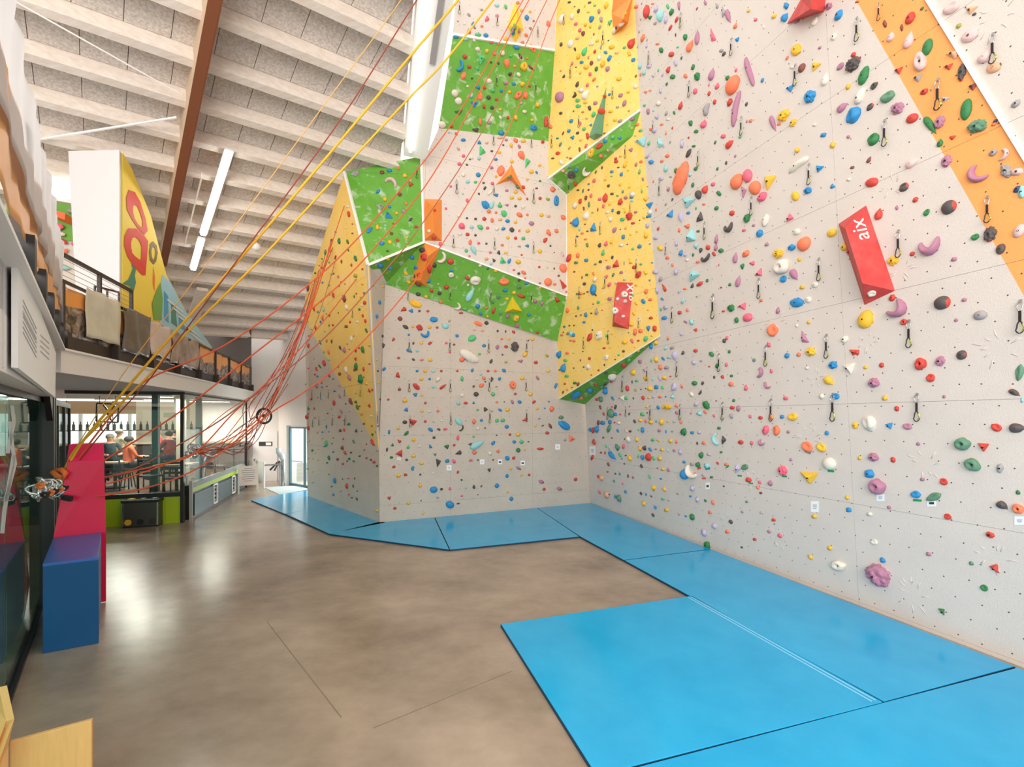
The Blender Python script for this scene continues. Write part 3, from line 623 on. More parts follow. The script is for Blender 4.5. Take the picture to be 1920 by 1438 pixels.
for k in range(5): MB().cyl(cf(-6.6 + k * 1.45, 8.5, 2.1), cf(-6.6 + k * 1.45, 8.5, 3.25), .012, 5).build('hanger', M_CD, shf)
bm0 = None
for k in range(28):
    if bm0 is None:
        m_ = MB(); prof = [(0, .045), (.2, .045), (.25, .018), (.33, .016)]
        m_.tube([V((0, 0, z)) for z, r in prof], [r for z, r in prof], 8); bm0 = m_.mesh('bottle', mat('bottle_glass', rgb(52, 60, 46), .2))
    o = bpy.data.objects.new('bottle', bm0); COL.objects.link(o); o.location = cf(-6.6 + k * .215, 8.5, 2.117)
    tag(o, 'small dark bottle on the hung shelf of the cafe', 'bottle', 'bottles on the hung shelf')
sg = thing('hanging_sign', 'square black outline sign with an angular figure hung behind the cafe glass', 'sign', cf(-2.0, 1.5, 2.6))
SP = (cf(-2.0, 1.5), Dv); sp_ = lambda x, y: hit(x, y, SP)
def bars(pts, closed=False, w=.035):
    m_ = MB(); q = pts + ([pts[0]] if closed else [])
    for i in range(len(q) - 1): m_.beam(sp_(*q[i]), sp_(*q[i + 1]), w, w, up=Dv)
    return m_
bars([(182, 756), (223, 758), (221, 792), (181, 790)], True).build('frame', M_BLACK, sg); bars([(194, 759), (203, 770), (216, 760)]).build('figure', M_DARK, sg)
bars([(198, 776), (210, 776)]).build('figure', M_DARK, sg); bars([(202, 776), (209, 788)]).build('figure', M_DARK, sg)
for x in (187, 217): bars([(x, 756), (x, 742)], w=.015).build('hanger', M_BLACK, sg)
prj = thing('projector', 'grey projector on a ceiling arm behind the side cafe glass', 'projector', cf(-1.6, 4.2, 2.7))
MB().box(cf(-1.6, 4.2, 2.68), .5, .35, .16, ang_D).build('body', mat('device_grey', rgb(150, 146, 136), .5), prj); MB().cyl(cf(-1.6, 4.2, 2.76), cf(-1.6, 4.2, 3.25), .03, 8).build('arm', M_WHITE, prj); MB().cyl(cf(-1.5, 4.03, 2.68), cf(-1.5, 3.98, 2.68), .05, 10).build('lens', M_BLACK, prj)

# ---- people in the cafe, one continuous skinned body each
def person(loc, rz, shirt, hair, label, sit=True, trousers=rgb(44, 46, 56), bald=False):
    sc = 1.0
    J = dict(pel=(0, 0, .55), che=(0, -.03, .9), sho=(0, -.02, 1.06), nek=(0, -.02, 1.13), hea=(0, -.05, 1.24), top=(0, -.04, 1.33))
    for s, n_ in ((-1, 'l'), (1, 'r')):
        J['hip' + n_] = (.1 * s, -.03, .53); J['kne' + n_] = (.13 * s, -.46, .55); J['ank' + n_] = (.13 * s, -.44, .1); J['toe' + n_] = (.14 * s, -.6, .05)
        J['arm' + n_] = (.19 * s, -.02, 1.03); J['elb' + n_] = (.26 * s, -.12, .78); J['wri' + n_] = (.15 * s, -.36, .76); J['han' + n_] = (.11 * s, -.46, .77)
    Rr = dict(pel=.15, che=.15, sho=.1, nek=.055, hea=.095, top=.07, hip=.1, kne=.065, ank=.045, toe=.035, arm=.06, elb=.045, wri=.032, han=.035)
    ed = [('pel', 'che'), ('che', 'sho'), ('sho', 'nek'), ('nek', 'hea'), ('hea', 'top')]
    for n_ in 'lr': ed += [('pel', 'hip' + n_), ('hip' + n_, 'kne' + n_), ('kne' + n_, 'ank' + n_), ('ank' + n_, 'toe' + n_), ('sho', 'arm' + n_), ('arm' + n_, 'elb' + n_), ('elb' + n_, 'wri' + n_), ('wri' + n_, 'han' + n_)]
    ks = list(J); me = bpy.data.meshes.new('body'); me.from_pydata([J[k] for k in ks], [(ks.index(a), ks.index(b)) for a, b in ed], [])
    o = bpy.data.objects.new('body', me); COL.objects.link(o)
    o.modifiers.new('skin', 'SKIN'); o.modifiers.new('sub', 'SUBSURF').levels = 1
    for i, k in enumerate(ks):
        r = Rr.get(k, Rr.get(k[:3])); me.skin_vertices[0].data[i].radius = (r, r); me.skin_vertices[0].data[i].use_root = (k == 'pel')
    dg = bpy.context.evaluated_depsgraph_get(); m2 = bpy.data.meshes.new_from_object(o.evaluated_get(dg)); bpy.data.objects.remove(o)
    m2.materials.clear()
    for q in (mat('skin', rgb(214, 160, 130), .6), shirt, mat('trousers', trousers, .8)): m2.materials.append(q)
    for p in m2.polygons:
        c = p.center; p.use_smooth = True
        p.material_index = 0 if (c.z > 1.1 or (c.y < -.2 and c.z > .68)) else (1 if (c.z > .62 and c.y > -.3) else 2)
    t = thing('person', label, 'person', loc); t.rotation_euler = (0, 0, rz)
    b = bpy.data.objects.new('body', m2); COL.objects.link(b); b.parent = t
    if not bald:
        h = bpy.data.objects.new('hair', MB().ball(V((0, -.02, 1.285)), .105, 12, 8, sc=(1, 1.1, .85)).mesh('hair', hair, smooth=True)); COL.objects.link(h); h.parent = t
    f = MB(); f.ball(V((-.035, -.145, 1.25)), .012, 6, 4); f.ball(V((.035, -.145, 1.25)), .012, 6, 4)
    e = bpy.data.objects.new('eyes', f.mesh('eyes', M_INK)); COL.objects.link(e); e.parent = t
    n_ = bpy.data.objects.new('nose', MB().ball(V((0, -.15, 1.22)), .018, 6, 4, sc=(.8, 1, 1.3)).mesh('nose', MATS['skin'])); COL.objects.link(n_); n_.parent = t
    st = thing('cafe_stool', 'stool under the ' + label.replace(' seated', ''), 'stool', V((loc.x, loc.y, .6)), 'stools under the cafe guests')
    q = lambda x, y, z: V((loc.x, loc.y, .6)) + Matrix.Rotation(rz, 3, 'Z') @ V((x, y, z))
    hgt = loc.z + .42 - .6
    MB().cyl(q(0, 0, hgt - .05), q(0, 0, hgt), .19, 14).build('seat', M_CH, st)
    for i in range(4):
        a = math.pi / 4 + i * math.pi / 2; MB().cyl(q(.1 * math.cos(a), .1 * math.sin(a), hgt - .05), q(.19 * math.cos(a), .19 * math.sin(a), 0), .015, 6).build('leg', M_CH, st)
hd = mat('hair_dark', rgb(52, 42, 36), .8); hg = mat('hair_grey', rgb(150, 140, 130), .8)
def seat_at(px, d_, zh=.62): p = atd(px, 800, d_); return Z(p, zh)
person(seat_at(206, 13.5, .75), .9, mat('jacket_navy', rgb(40, 58, 66), .7), hg, 'person in a dark jacket seated with back turned behind the pink block')
person(seat_at(222, 15.2, .85), 2.9, mat('shirt_cream', rgb(206, 190, 158), .8), hg, 'person in a cream shirt seated behind the dark jacket')
person(seat_at(292, 15.5, .95), 1.9, mat('shirt_red', rgb(214, 96, 84), .8), hd, 'person in a red shirt seated in profile at the bar')
person(seat_at(318, 14.6, .8), -1.8, mat('shirt_maroon', rgb(110, 40, 44), .8), hd, 'person in a maroon shirt seated next to the red shirt')
person(seat_at(330, 16.2, .8), .4, mat('shirt_black', rgb(36, 34, 38), .8), hd, 'person in black seated near the glass corner')
person(seat_at(240, 13.0, .7), 2.6, mat('shirt_orange', rgb(236, 104, 52), .8), hd, 'person in an orange shirt seated at the front of the cafe')
person(seat_at(31, 13.0, .7), 1.4, MATS['shirt_orange'], hd, 'person in an orange shirt seated behind the near glass wall')
person(seat_at(120, 14.5, .75), 2.4, MATS['shirt_black'], hd, 'person in black seated behind the slim teal column')
HOLD_DATA = '''
3215 7 17 10 r0;3567 30 73 43 e1+20;3639 38 43 33 f5;3655 53 17 15 k0;3459 32 13 17 g0;3414 68 43 40 r9+90;3319 90 30 17 n0+110;3382 104 27 13 n0+100
3596 97 27 17 v0+60;3342 137 40 25 e3+80;3639 134 63 53 e9+60;3410 149 72 30 e3+75;3479 177 63 38 g6+85;3697 210 67 37 e3+60;3452 230 73 50 e8+100;3571 202 50 40 f5
3586 208 17 15 i0;3728 254 53 43 f6;3744 252 20 37 k0;3554 250 30 27 r5;3609 270 80 33 k4+85;3367 264 28 30 r5;3439 292 30 33 s5;3467 344 27 25 r0
3646 324 28 33 k5;3544 374 32 20 a5;3811 389 28 33 s0;3624 411 83 43 g6+85;3527 457 50 43 p4+90;3490 471 80 32 g3-55;3667 474 77 60 q4;3734 454 18 17 i0
3728 466 17 17 o0;3422 444 43 40 r6;3367 406 60 43 p4+45;3329 364 60 43 q1+15;3263 401 37 20 k1+40;3280 321 37 17 k8+50;3240 284 78 35 g9+75;3228 361 73 27 w7+60
3275 523 57 38 g1+50;3260 599 33 15 n3+65;3422 612 50 30 e3+25;3526 535 33 23 g3+85;3571 517 27 20 r5;3552 604 50 43 p4+90;3726 572 27 30 s0;3768 578 50 33 e2+75
3662 657 70 63 p2-40;3774 640 57 47 s4-60;3816 644 47 30 e0;3814 710 23 27 i0;3833 720 47 30 t0+90;3270 684 47 37 r6;3390 702 43 30 k1+30;3434 749 23 25 r6
3364 779 20 13 p0+90;3474 797 23 28 g1;3559 777 63 50 k6+20;3297 802 47 28 r3+80;3490 927 83 60 p2+20;3657 889 32 27 g1;3716 877 63 53 k4+90;3753 934 43 35 k6+80
3823 866 43 53 e6;3422 952 22 20 r6;3352 978 43 37 y4;3579 972 22 20 p0;3347 1117 23 27 r0;3268 1099 37 20 w1;3370 1160 77 60 p2+50;3248 1197 72 60 y9+80
3392 1207 25 25 r8;3534 1135 63 53 k6;3617 1124 20 17 p0;3587 1200 17 15 p0;3677 1182 53 37 s6;3607 1331 40 37 k6;3527 1354 43 38 p4+80;3455 1364 43 47 r8
3489 1417 35 32 r1;3824 1397 67 33 q1+80;3212 1322 23 25 r5;3307 1369 22 22 r6;3247 1377 15 17 y0;3280 1435 45 42 p4;3320 1492 22 23 y0;3364 1532 22 23 r6
3541 1487 12 15 p0;3806 1473 50 22 k3-30;3834 1500 13 23 t0;3263 1589 63 53 w1+100;3208 1595 22 27 y6;3335 1597 28 25 b5;3404 1599 37 25 p1-20;3736 1602 43 30 r1-35
3818 1605 67 37 k3;3614 1664 60 50 q8;3691 1677 43 33 r5;3445 1664 17 15 p0;3278 1714 42 37 p4;3225 1717 15 18 y0;3350 1724 22 25 r6;3262 1776 37 33 b0
3651 1742 63 47 q8-40;3751 1756 37 27 s0+80;3295 1824 60 62 p8;3460 1797 18 15 p0;3539 1806 32 27 r1;3435 1854 40 30 b1;3502 1864 63 33 q1+25;3819 1846 20 20 g0
3761 1896 50 30 k3-35;3821 1907 43 40 o8;3335 1902 15 15 p0;3263 1927 27 18 w0;3278 2032 27 22 w1;3312 2100 23 25 b0;3298 2156 114 80 p4-45;3484 2077 22 18 p0
3554 1937 30 23 r1;3714 2005 33 27 r4;3644 2112 20 18 q0;3731 2132 35 35 r5;3691 2204 33 23 g1-30;3536 2294 23 27 g5;2732 62 54 20 p3-70;2759 100 30 14 o5+60
2808 41 15 16 y6;2835 74 14 15 m0;2904 61 16 22 y0;2949 22 26 22 b0+60;2945 64 39 23 b3+60;3109 24 27 30 p4;3055 81 38 24 w1+45;2987 79 24 24 p4
3147 57 35 30 b0+30;3128 138 27 22 w0+40;2865 102 16 7 w0+90;2763 148 19 22 b5;2987 187 49 38 y9+60;2953 217 18 11 o0+40;3075 179 12 14 p0;3201 205 20 22 r6
3204 241 79 41 k4+48;3151 250 38 19 p1+40;3059 251 35 35 y5;2972 252 19 16 w0;3008 255 35 24 n0+80;3096 296 54 23 w3+80;2811 269 117 22 p7-75;2761 263 16 11 m0+90
2729 293 16 24 g4;2750 320 79 43 o6+55;2860 301 22 11 b0+65;2960 331 26 30 b5;3040 363 60 41 b4+55;3182 324 27 19 y0+45;2761 410 142 18 p7+80;2738 384 30 19 r0+50
2800 391 16 11 k0+90;3161 402 52 24 p3+40;3201 434 65 52 b1+80;2941 434 49 41 y4+80;2976 461 33 23 y4+80;2900 464 65 20 p3-70;2923 465 16 14 o0;2816 453 14 16 o0
2801 455 14 7 p0+90;3056 468 15 15 w0;3089 506 22 20 b0;3124 544 27 20 y0+60;3182 513 16 14 p0+60;2991 564 26 19 y4+75;2738 540 41 20 r3+45;2776 513 16 11 l0+80
2758 585 12 9 p0+90;2724 611 16 9 k0+90;2997 616 95 24 w7+38;3073 634 31 27 b5;3197 628 16 14 n0;3184 673 16 15 w0;2765 682 65 39 o6+75;2805 659 46 38 m6+110
2833 704 54 43 o6+60;2791 716 46 19 p5+100;2860 738 43 30 m0+40;2890 681 57 43 y5+90;2984 735 35 30 y6+120;3031 715 31 30 b4;3124 700 23 20 b5+60;2746 799 23 23 r6
2734 855 35 30 k2+30;2804 818 35 24 g4+90;2827 845 11 12 p0;2791 863 14 14 m0;2850 875 30 23 b0+70;2872 826 50 22 w0+75;2960 821 33 24 m5+50;2989 869 27 26 w6
3017 915 54 49 o6+90;3121 873 35 34 y6;2876 917 15 15 p0;2970 928 28 27 b0;2922 951 38 38 y4;3168 927 30 27 y0+60;3180 943 24 16 r1;2999 973 18 15 y0-80
2936 1000 60 52 w8+80;2937 1046 27 27 b1;2980 1031 46 28 p3-60;2759 966 43 16 p3+85;2799 951 30 22 o0+25;2785 1001 27 19 g5+90;2819 987 26 20 m5;2847 1027 38 24 m5+40
2770 1054 46 16 p3+78;2738 1067 12 15 g0;3010 1076 18 19 y0;3058 1067 26 24 w6;2856 1126 14 14 o0;2989 1134 52 38 b9;3033 1123 26 24 w6+60;2743 1155 30 26 g4+60
2782 1148 31 27 m5;2805 1190 35 33 m6;2763 1200 22 18 g4-60;2919 1164 31 16 p3+85;2899 1238 49 41 o1-80;2885 1293 22 16 m0-60;2989 1221 16 12 w0-70;3035 1208 15 16 y0
3014 1266 52 24 p5-65;3043 1319 38 38 y4;2997 1329 18 19 o0;2953 1333 24 24 b1;3169 1272 30 24 w0+60;3204 1322 38 24 r5;3126 1369 35 33 b4;3185 1381 46 43 w5
3111 1429 41 30 y3-45;3027 1380 15 12 w0;2853 1398 41 20 p2+75;2894 1392 16 12 m0+80;2877 1447 30 19 p2-45;2829 1350 16 14 q0+90;2736 1318 12 15 g0;2727 1267 16 11 m0+80
2725 1367 19 11 m0+90;2744 1409 12 12 g0;2742 1440 22 20 o1;2799 1453 27 15 m3+90;2753 1501 12 14 g0;2947 1493 24 16 m1;3083 1486 23 24 w6;3134 1486 30 24 b1
2747 1528 24 16 r1;2770 1531 27 16 p0+80;2743 1561 18 22 s5;2814 1561 16 12 m0+80;2853 1566 22 16 r1;2894 1565 27 19 o1+80;2934 1562 16 18 b0;2974 1563 38 31 y1
2873 1612 38 23 m0+70;2913 1614 41 28 o1+85;2957 1619 12 14 p0;3102 1623 20 20 b1;2780 1658 20 20 r8;2820 1661 16 14 m0+60;2856 1661 26 22 p2-45;3028 1675 49 35 o1-45
3081 1677 43 30 y1-40;3112 1738 49 49 w6;2967 1723 12 14 p0;2767 1760 38 20 a5+75;2792 1752 30 22 q1+20;2938 1765 43 35 m4-60;2808 1799 24 22 r4;2850 1808 16 14 m0+90
2890 1812 24 19 p4+80;3040 1791 68 46 y5;2843 1828 16 12 o0-70;2854 1848 11 11 n0;2801 1881 11 11 q0;3178 1865 18 19 y1;2725 1741 16 14 o0;2785 1919 12 11 s0
2853 1922 11 7 s0+90;2742 1956 19 14 k0-50;2729 1993 18 16 o0;2902 1949 16 15 r0;2904 1965 5 5 k0;2884 1993 19 11 p1-25;2925 2008 23 15 m1-20;2831 2022 14 14 r0
2782 2052 9 9 k0;3055 1936 22 18 y0;3184 1911 20 22 b0;3113 2055 22 20 y6-60;3041 2089 23 16 y0-70;3149 2120 52 41 w8;2387 25 18 17 o0;2407 13 13 4 s0+80
2426 40 50 24 r3+100;2448 14 13 9 o0;2437 67 21 19 g5;2462 33 33 14 a3+80;2481 56 44 23 t3+60;2505 24 19 13 l0-60;2519 46 31 19 g1+80;2498 75 23 15 a0+60
2547 23 42 11 p3-85;2539 73 23 13 r0+50;2515 104 23 11 r0+50;2403 73 9 6 s0+80;2457 88 13 13 s0;2397 121 13 8 s5+70;2412 143 27 15 o0+55;2615 32 15 8 r5+80
2646 11 17 13 p0-60;2688 20 25 15 s5-60;2712 40 40 16 s5-80;2616 139 58 16 p3+90;2671 134 54 19 m5-70;2571 140 25 17 g4+60;2590 172 54 17 o3+70;2534 131 15 6 k0-80
2466 165 17 10 o0;2427 150 13 5 s0+90;2392 173 17 6 a0+90;2425 175 17 10 a5+60;2480 188 25 21 g1+70;2518 204 25 23 r6;2542 177 10 8 l0;2556 218 15 6 k0+80
2535 236 27 13 a1-70;2433 249 23 21 a4;2706 190 19 17 s6;2716 202 19 15 k0+30;2401 248 27 13 t0+80;2416 273 23 13 t0+80;2403 280 15 7 o0+80;2469 264 13 6 l0+80
2508 261 31 15 r3+65;2449 286 17 13 a5;2486 280 15 9 a0+50;2600 252 23 14 g0+90;2572 285 19 17 o0-40;2523 288 23 21 g4;2617 287 31 23 g4+60;2671 278 52 18 p3+80
2501 315 15 9 g0+80;2422 345 15 11 o0;2439 338 13 13 f0;2478 340 25 11 a1-80;2608 343 29 16 m1+70;2659 319 13 6 m0+90;2691 326 33 16 m5+60;2660 351 19 11 r0+60
2681 382 23 13 r0+65;2496 366 10 6 f0+90;2470 388 23 23 w6;2417 395 13 11 l0;2554 396 38 15 r3+80;2529 423 15 10 g0-60;2432 418 23 15 p0-70;2451 415 10 7 t0
2651 411 54 16 s7+75;2500 427 25 10 s5+70;2463 441 21 17 a5;2506 448 17 10 w0;2591 462 23 19 g4+60;2641 464 35 19 m3+80;2611 493 19 16 g4;2389 467 17 15 o0
2370 482 15 7 y0+80;2403 489 15 15 l0;2440 486 17 15 o5;2457 489 23 15 a4+90;2482 467 15 9 o0;2522 480 13 6 r0+85;2498 501 13 6 o0+85;2383 509 9 7 a0
2419 512 6 6 k0;2400 530 42 42 t5;2474 536 40 23 t5-60;2434 538 17 11 l0+90;2489 550 11 6 a0;2514 532 13 6 s0+60;2558 538 38 15 a3+100;2583 516 11 7 r0+80
2713 511 23 19 m6;2683 534 16 8 g0+60;2602 548 15 11 g0;2583 575 40 15 k1+60;2428 586 17 15 a2+30;2504 584 19 16 o0;2405 606 15 13 o0;2386 617 19 10 p0+75
2442 608 23 21 b4;2483 604 13 13 o0;2498 633 31 17 t1+70;2536 640 23 15 g0+70;2557 669 136 42 o9+73;2609 633 17 17 g1;2587 654 25 15 t5-60;2691 633 15 9 g0+80
2399 643 25 10 l3+85;2412 672 16 10 p0-70;2480 670 19 17 a8;2451 680 13 6 o0+90;2515 663 11 7 s0;2428 700 8 4 r0;2407 717 19 8 l1+90;2507 710 18 11 p0+90
2599 693 19 15 g1+50;2647 709 35 19 r3+65;2675 691 19 18 m6;2620 730 31 27 k6+60;2697 725 23 17 g0-45;2521 750 17 8 k5+60;2421 748 23 19 y5;2433 770 29 25 b5
2498 765 13 8 s0+50;2582 761 48 40 t5;2611 780 13 9 l0+60;2640 766 13 10 o0;2688 780 21 19 g1;2461 786 15 7 o0+90;2437 796 21 23 w6;2433 811 23 13 b0+10
2512 806 29 25 b5-90;2555 817 42 15 a3-85;2582 798 15 14 b0;2629 817 44 21 k5+70;2415 816 17 10 y1-30;2575 848 27 21 o5;2548 863 19 10 o0+90;2619 867 15 11 g0
2429 846 27 15 a1+80;2469 858 15 9 r0+80;2424 882 25 17 y0+60;2460 892 19 15 a0;2453 830 8 6 s0;2591 892 46 40 t5-70;2688 896 42 14 p3+85;2438 914 10 8 s0
2476 930 27 21 y4-30;2538 913 25 13 a0-80;2611 925 27 21 t5+90;2555 948 29 15 b3+70;2571 956 23 13 a5+60;2577 975 15 13 w0;2504 966 16 15 o0;2628 941 25 16 k5+70
2656 928 23 19 r6+70;2686 927 33 14 p3+85;2600 955 14 9 g0+60;2678 952 23 13 r1-45;2704 940 23 21 g4;2647 969 38 23 k2+30;2617 982 14 13 o0;2523 994 15 10 o0-70
2696 993 9 6 m0+90;2446 985 9 7 b0;2458 1019 23 21 a4;2536 1019 29 15 a0+85;2607 1031 44 38 t5+90;2478 1046 25 15 s1+50;2624 1065 33 17 r1+25;2653 1052 14 11 g0+60
2490 1077 38 15 r5-60;2597 1074 23 13 k5+55;2569 1083 14 10 o0;2705 1078 11 8 r0;2466 1090 31 13 a3-85;2547 1094 13 8 a0+50;2562 1127 33 10 t3+70;2484 1121 14 9 b0-40
2497 1152 19 18 a8;2479 1159 17 9 l1+80;2549 1172 18 17 r1;2578 1162 15 10 o0+80;2713 1167 13 9 r0;2492 1192 21 17 b0;2614 1112 9 7 s0;2571 1206 19 10 p1-20
2595 1207 25 17 t0-80;2607 1237 18 16 r5;2639 1235 10 7 t0;2556 1251 16 13 a0+60;2505 1269 15 14 o5-45;2460 1286 25 16 y5-70;2443 1299 21 13 b0+80;2497 1307 23 10 t5+60
2521 1303 23 13 s1+30;2560 1325 19 15 k5+40;2609 1315 19 18 r4;2669 1328 23 18 g4-30;2717 1278 18 14 k0+80;2533 1336 37 18 a3-85;2462 1347 23 19 y0+70;2487 1344 19 10 b1-40
2509 1340 15 11 t0;2401 1356 17 17 p6;2443 1351 14 7 l0+80;2603 1359 19 16 a0-50;2630 1353 11 9 s0;2690 1371 19 16 g0+50;2478 1377 21 16 o0+80;2500 1378 23 16 s1+10
2457 1384 10 5 s0+90;2660 1374 8 8 r0;2416 1389 15 7 p0-50;2377 1396 27 17 y4+85;2423 1418 25 17 y1-40;2491 1417 23 17 y4;2449 1421 19 8 t5+80;2474 1418 27 7 a1-60
2515 1411 9 7 r0;2711 1413 16 14 r0-40;2679 1414 14 9 k0+80;2371 1432 13 5 k0+90;2389 1428 15 11 l0;2605 1437 23 22 g4;2636 1436 14 13 k0+40;2528 1450 33 21 a1+70
2556 1446 16 15 o5-40;2438 1457 23 20 y4;2462 1451 20 19 b6;2485 1452 15 10 l0+80;2384 1462 13 8 v0+85;2404 1460 8 6 r0;2421 1457 6 5 k0;2594 1478 27 15 w1-40
2627 1473 25 11 k5+55;2523 1484 23 19 t5-90;2413 1491 17 13 r0-70;2434 1491 13 10 y0;2451 1489 13 10 a0;2476 1488 15 11 o0;2497 1487 8 7 b0;2376 1493 9 6 k0+80
2362 1524 8 6 m0;2426 1526 13 9 y0;2469 1527 17 13 b1-40;2502 1526 38 21 y4;2536 1521 17 15 o5-90;2611 1516 21 19 a1+20;2651 1519 33 25 g4-50;2686 1503 7 5 k0
2539 1547 15 13 p0-30;2410 1553 20 17 l6;2622 1549 25 23 t5-90;2645 1545 16 10 o0-40;2428 1548 7 6 n0;2591 1549 10 6 p0+90;2679 1559 14 10 m0-60;2743 1559 17 17 k5
2381 1580 16 10 k0-50;2402 1576 18 15 y4;2422 1579 16 10 m1-45;2441 1583 20 18 y6;2461 1580 10 5 b0+90;2483 1581 27 19 y3+65;2505 1580 11 8 y0;2528 1580 14 10 a1+50
2554 1582 16 10 o0+80;2697 1605 14 13 g0;2395 1612 10 5 l0+90;2411 1612 21 14 b0+80;2473 1614 17 13 p1;2498 1618 14 6 b0+90;2522 1617 10 7 s0;2566 1619 31 21 g4+80
2596 1622 18 13 b1;2623 1621 14 14 a0;2364 1617 13 10 k0;2387 1645 23 16 y5-50;2449 1649 15 13 l0;2470 1651 11 10 y0;2515 1653 19 17 y1;2537 1654 16 13 o5-60
2684 1648 46 17 t2-75;2715 1653 35 17 k5+80;2640 1660 19 16 o1;2615 1662 13 7 k0+90;2399 1679 23 17 y5-45;2419 1680 20 14 k4+80;2439 1685 23 10 b1-45;2460 1684 8 5 n0
2483 1686 16 13 y0;2505 1689 14 8 t0-70;2529 1689 13 11 p0;2552 1694 25 13 a1-75;2631 1707 28 17 g4+80;2659 1703 15 14 a0;2705 1695 11 11 g0;2394 1710 16 6 l0+70
2411 1715 22 13 b0-70;2433 1714 31 21 r6+100;2453 1718 19 10 l0-70;2474 1719 23 18 y1;2364 1719 27 13 y3-60;2567 1732 14 13 b0;2595 1740 15 15 s0;2619 1743 23 18 g4+80
2651 1746 23 23 t6;2692 1736 14 9 r0-50;2406 1747 16 10 k4-45;2466 1755 7 6 n0;2486 1759 14 13 y0;2508 1762 17 11 p0-50;2569 1775 42 27 b3+80;2592 1773 54 27 w2-50
2609 1778 17 8 o0-80;2639 1781 15 11 a0;2669 1789 13 10 g0;2375 1790 11 6 r0-70;2438 1788 18 8 l0-80;2479 1795 10 8 b0;2452 1830 23 19 y5-40;2494 1835 21 14 y3-55
2405 1850 13 10 k0-40;2424 1854 11 8 b0-60;2443 1861 9 7 n0-30;2542 1852 9 6 p0-60;2598 1829 29 17 a3+100;2590 1861 11 9 b0;2617 1872 27 14 a3+100;2486 1871 15 11 l4
2508 1877 7 5 p0;2416 1890 23 16 y5+70;2459 1902 16 10 b0-60;2646 1877 13 9 g0-70;2675 1884 18 13 o0+90;2500 1912 17 15 y0;2450 1931 15 10 k0-45;2547 1929 10 6 p0-60
2573 1935 9 9 b0;2598 1938 31 18 g1-70;2664 1920 16 15 o0;2708 1945 13 6 t0-60;2681 1972 27 16 a4+100;2641 1997 31 21 a1+100;2654 2043 33 24 g4-60;2715 1823 9 7 k0
2273 1464 33 18 b3+80;2354 1457 25 15 r1+80;2239 1498 15 13 r0;2255 1497 25 16 q0-80;2299 1494 19 10 b0-50;2330 1492 27 23 w5;2349 1493 18 16 l6;2252 1527 19 7 n0-75
2296 1525 9 8 m0;2309 1526 17 10 k0+60;2265 1552 13 9 r0-50;2294 1549 31 21 q0-60;2309 1553 17 15 b0;2327 1553 11 9 m0;2360 1552 11 6 k0+80;2245 1584 21 11 n0+70
2261 1585 27 18 b1;2289 1583 19 15 b0-80;2305 1584 8 7 r0;2321 1586 17 13 w0;2211 1611 21 19 b5;2225 1613 27 13 r1+75;2240 1610 27 19 b0-70;2285 1607 29 15 q0+60
2318 1615 15 10 b0-40;2349 1615 19 8 e0-60;2263 1641 10 8 k0;2295 1642 8 8 r0;2343 1646 6 6 k0;2358 1647 25 15 w0-70;2230 1660 23 17 r5+80;2339 1674 19 13 m1+60
2316 1678 27 21 q5-40;2274 1673 15 7 l0-70;2254 1697 10 8 n0;2270 1698 10 8 r0-60;2298 1709 42 15 b3-48;2285 1680 25 7 a5+90;2222 1715 21 11 r0+60;2347 1708 8 6 k0
2327 1705 19 10 l0-60;2333 1720 8 7 b0;2283 1741 17 9 n0-60;2342 1739 9 6 k0;2279 1769 10 8 r0;2308 1776 9 8 k0;2325 1777 11 7 b0-80;2245 1786 13 9 r0-60
2257 1792 21 14 f0-60;2356 1785 14 6 n0+90;2375 1791 10 6 m0;2304 1804 13 7 q0-70;2336 1813 11 6 m0-70;2250 1845 16 9 m0-65;2277 1855 29 18 f0-70;2285 1854 10 7 k0
2309 1861 14 10 b0-60;2324 1868 31 18 q0-60;2347 1844 14 10 b0-80;2056 90 27 18 o6+100;2135 9 13 10 k0;2211 10 15 10 n0;2155 25 8 6 n0;2193 23 13 6 y0+85
2231 21 13 10 l0;2274 21 25 17 y0+50;2170 42 20 11 k0+80;2207 45 13 10 y0;2247 43 19 13 p0-80;2109 69 50 17 w3+65;2146 62 27 17 w0+60;2160 90 17 16 m6
2220 72 25 19 b8+40;2255 74 25 15 s0-70;2250 102 15 13 s0+40;2287 88 27 17 l5+80;2196 93 19 13 y4+70;2214 101 16 11 y4+70;2175 114 19 14 m0+70;2188 126 23 13 n8+65
2346 51 17 15 y1;2329 90 19 17 w6;2311 104 17 15 k1;2304 117 23 13 w0+60;2227 129 11 7 r0+80;2166 144 17 13 f0;2240 153 16 15 y1;2140 165 33 19 w6+60
2105 167 16 16 k1-60;2157 185 17 10 k0-60;2219 165 21 18 w8;2194 192 40 16 l3+65;2254 177 21 7 s0+85;2294 177 25 21 y4;2370 162 48 23 r3+60;2282 152 7 7 k0
2342 179 13 13 l0;2360 202 23 15 y1-50;2272 197 17 14 b0-30;2313 199 17 11 f0;2231 194 18 11 r0+80;2169 213 23 18 y1+40;2247 218 25 18 w1+70;2207 216 15 7 o0+80
2286 219 29 14 b0+55;2375 225 19 18 b6;2182 234 16 14 b8;2219 237 19 14 n8+90;2146 239 17 9 m0+60;2261 240 29 19 y0+50;2279 259 25 16 p0+75;2198 252 23 20 y1
2237 259 23 13 g0+70;2160 252 7 6 k0;2103 266 9 7 o0;2114 287 15 13 k5-90;2177 273 15 9 y0+50;2213 279 19 13 m1+70;2321 296 25 19 y1;2385 286 13 7 n0+60
2229 298 19 13 o0+30;2166 316 29 13 k3+75;2203 320 19 13 m1+75;2099 365 44 31 p6+70;2156 357 25 15 k2+70;2180 339 25 21 w6;2198 354 46 21 w3+60;2241 324 10 9 s0
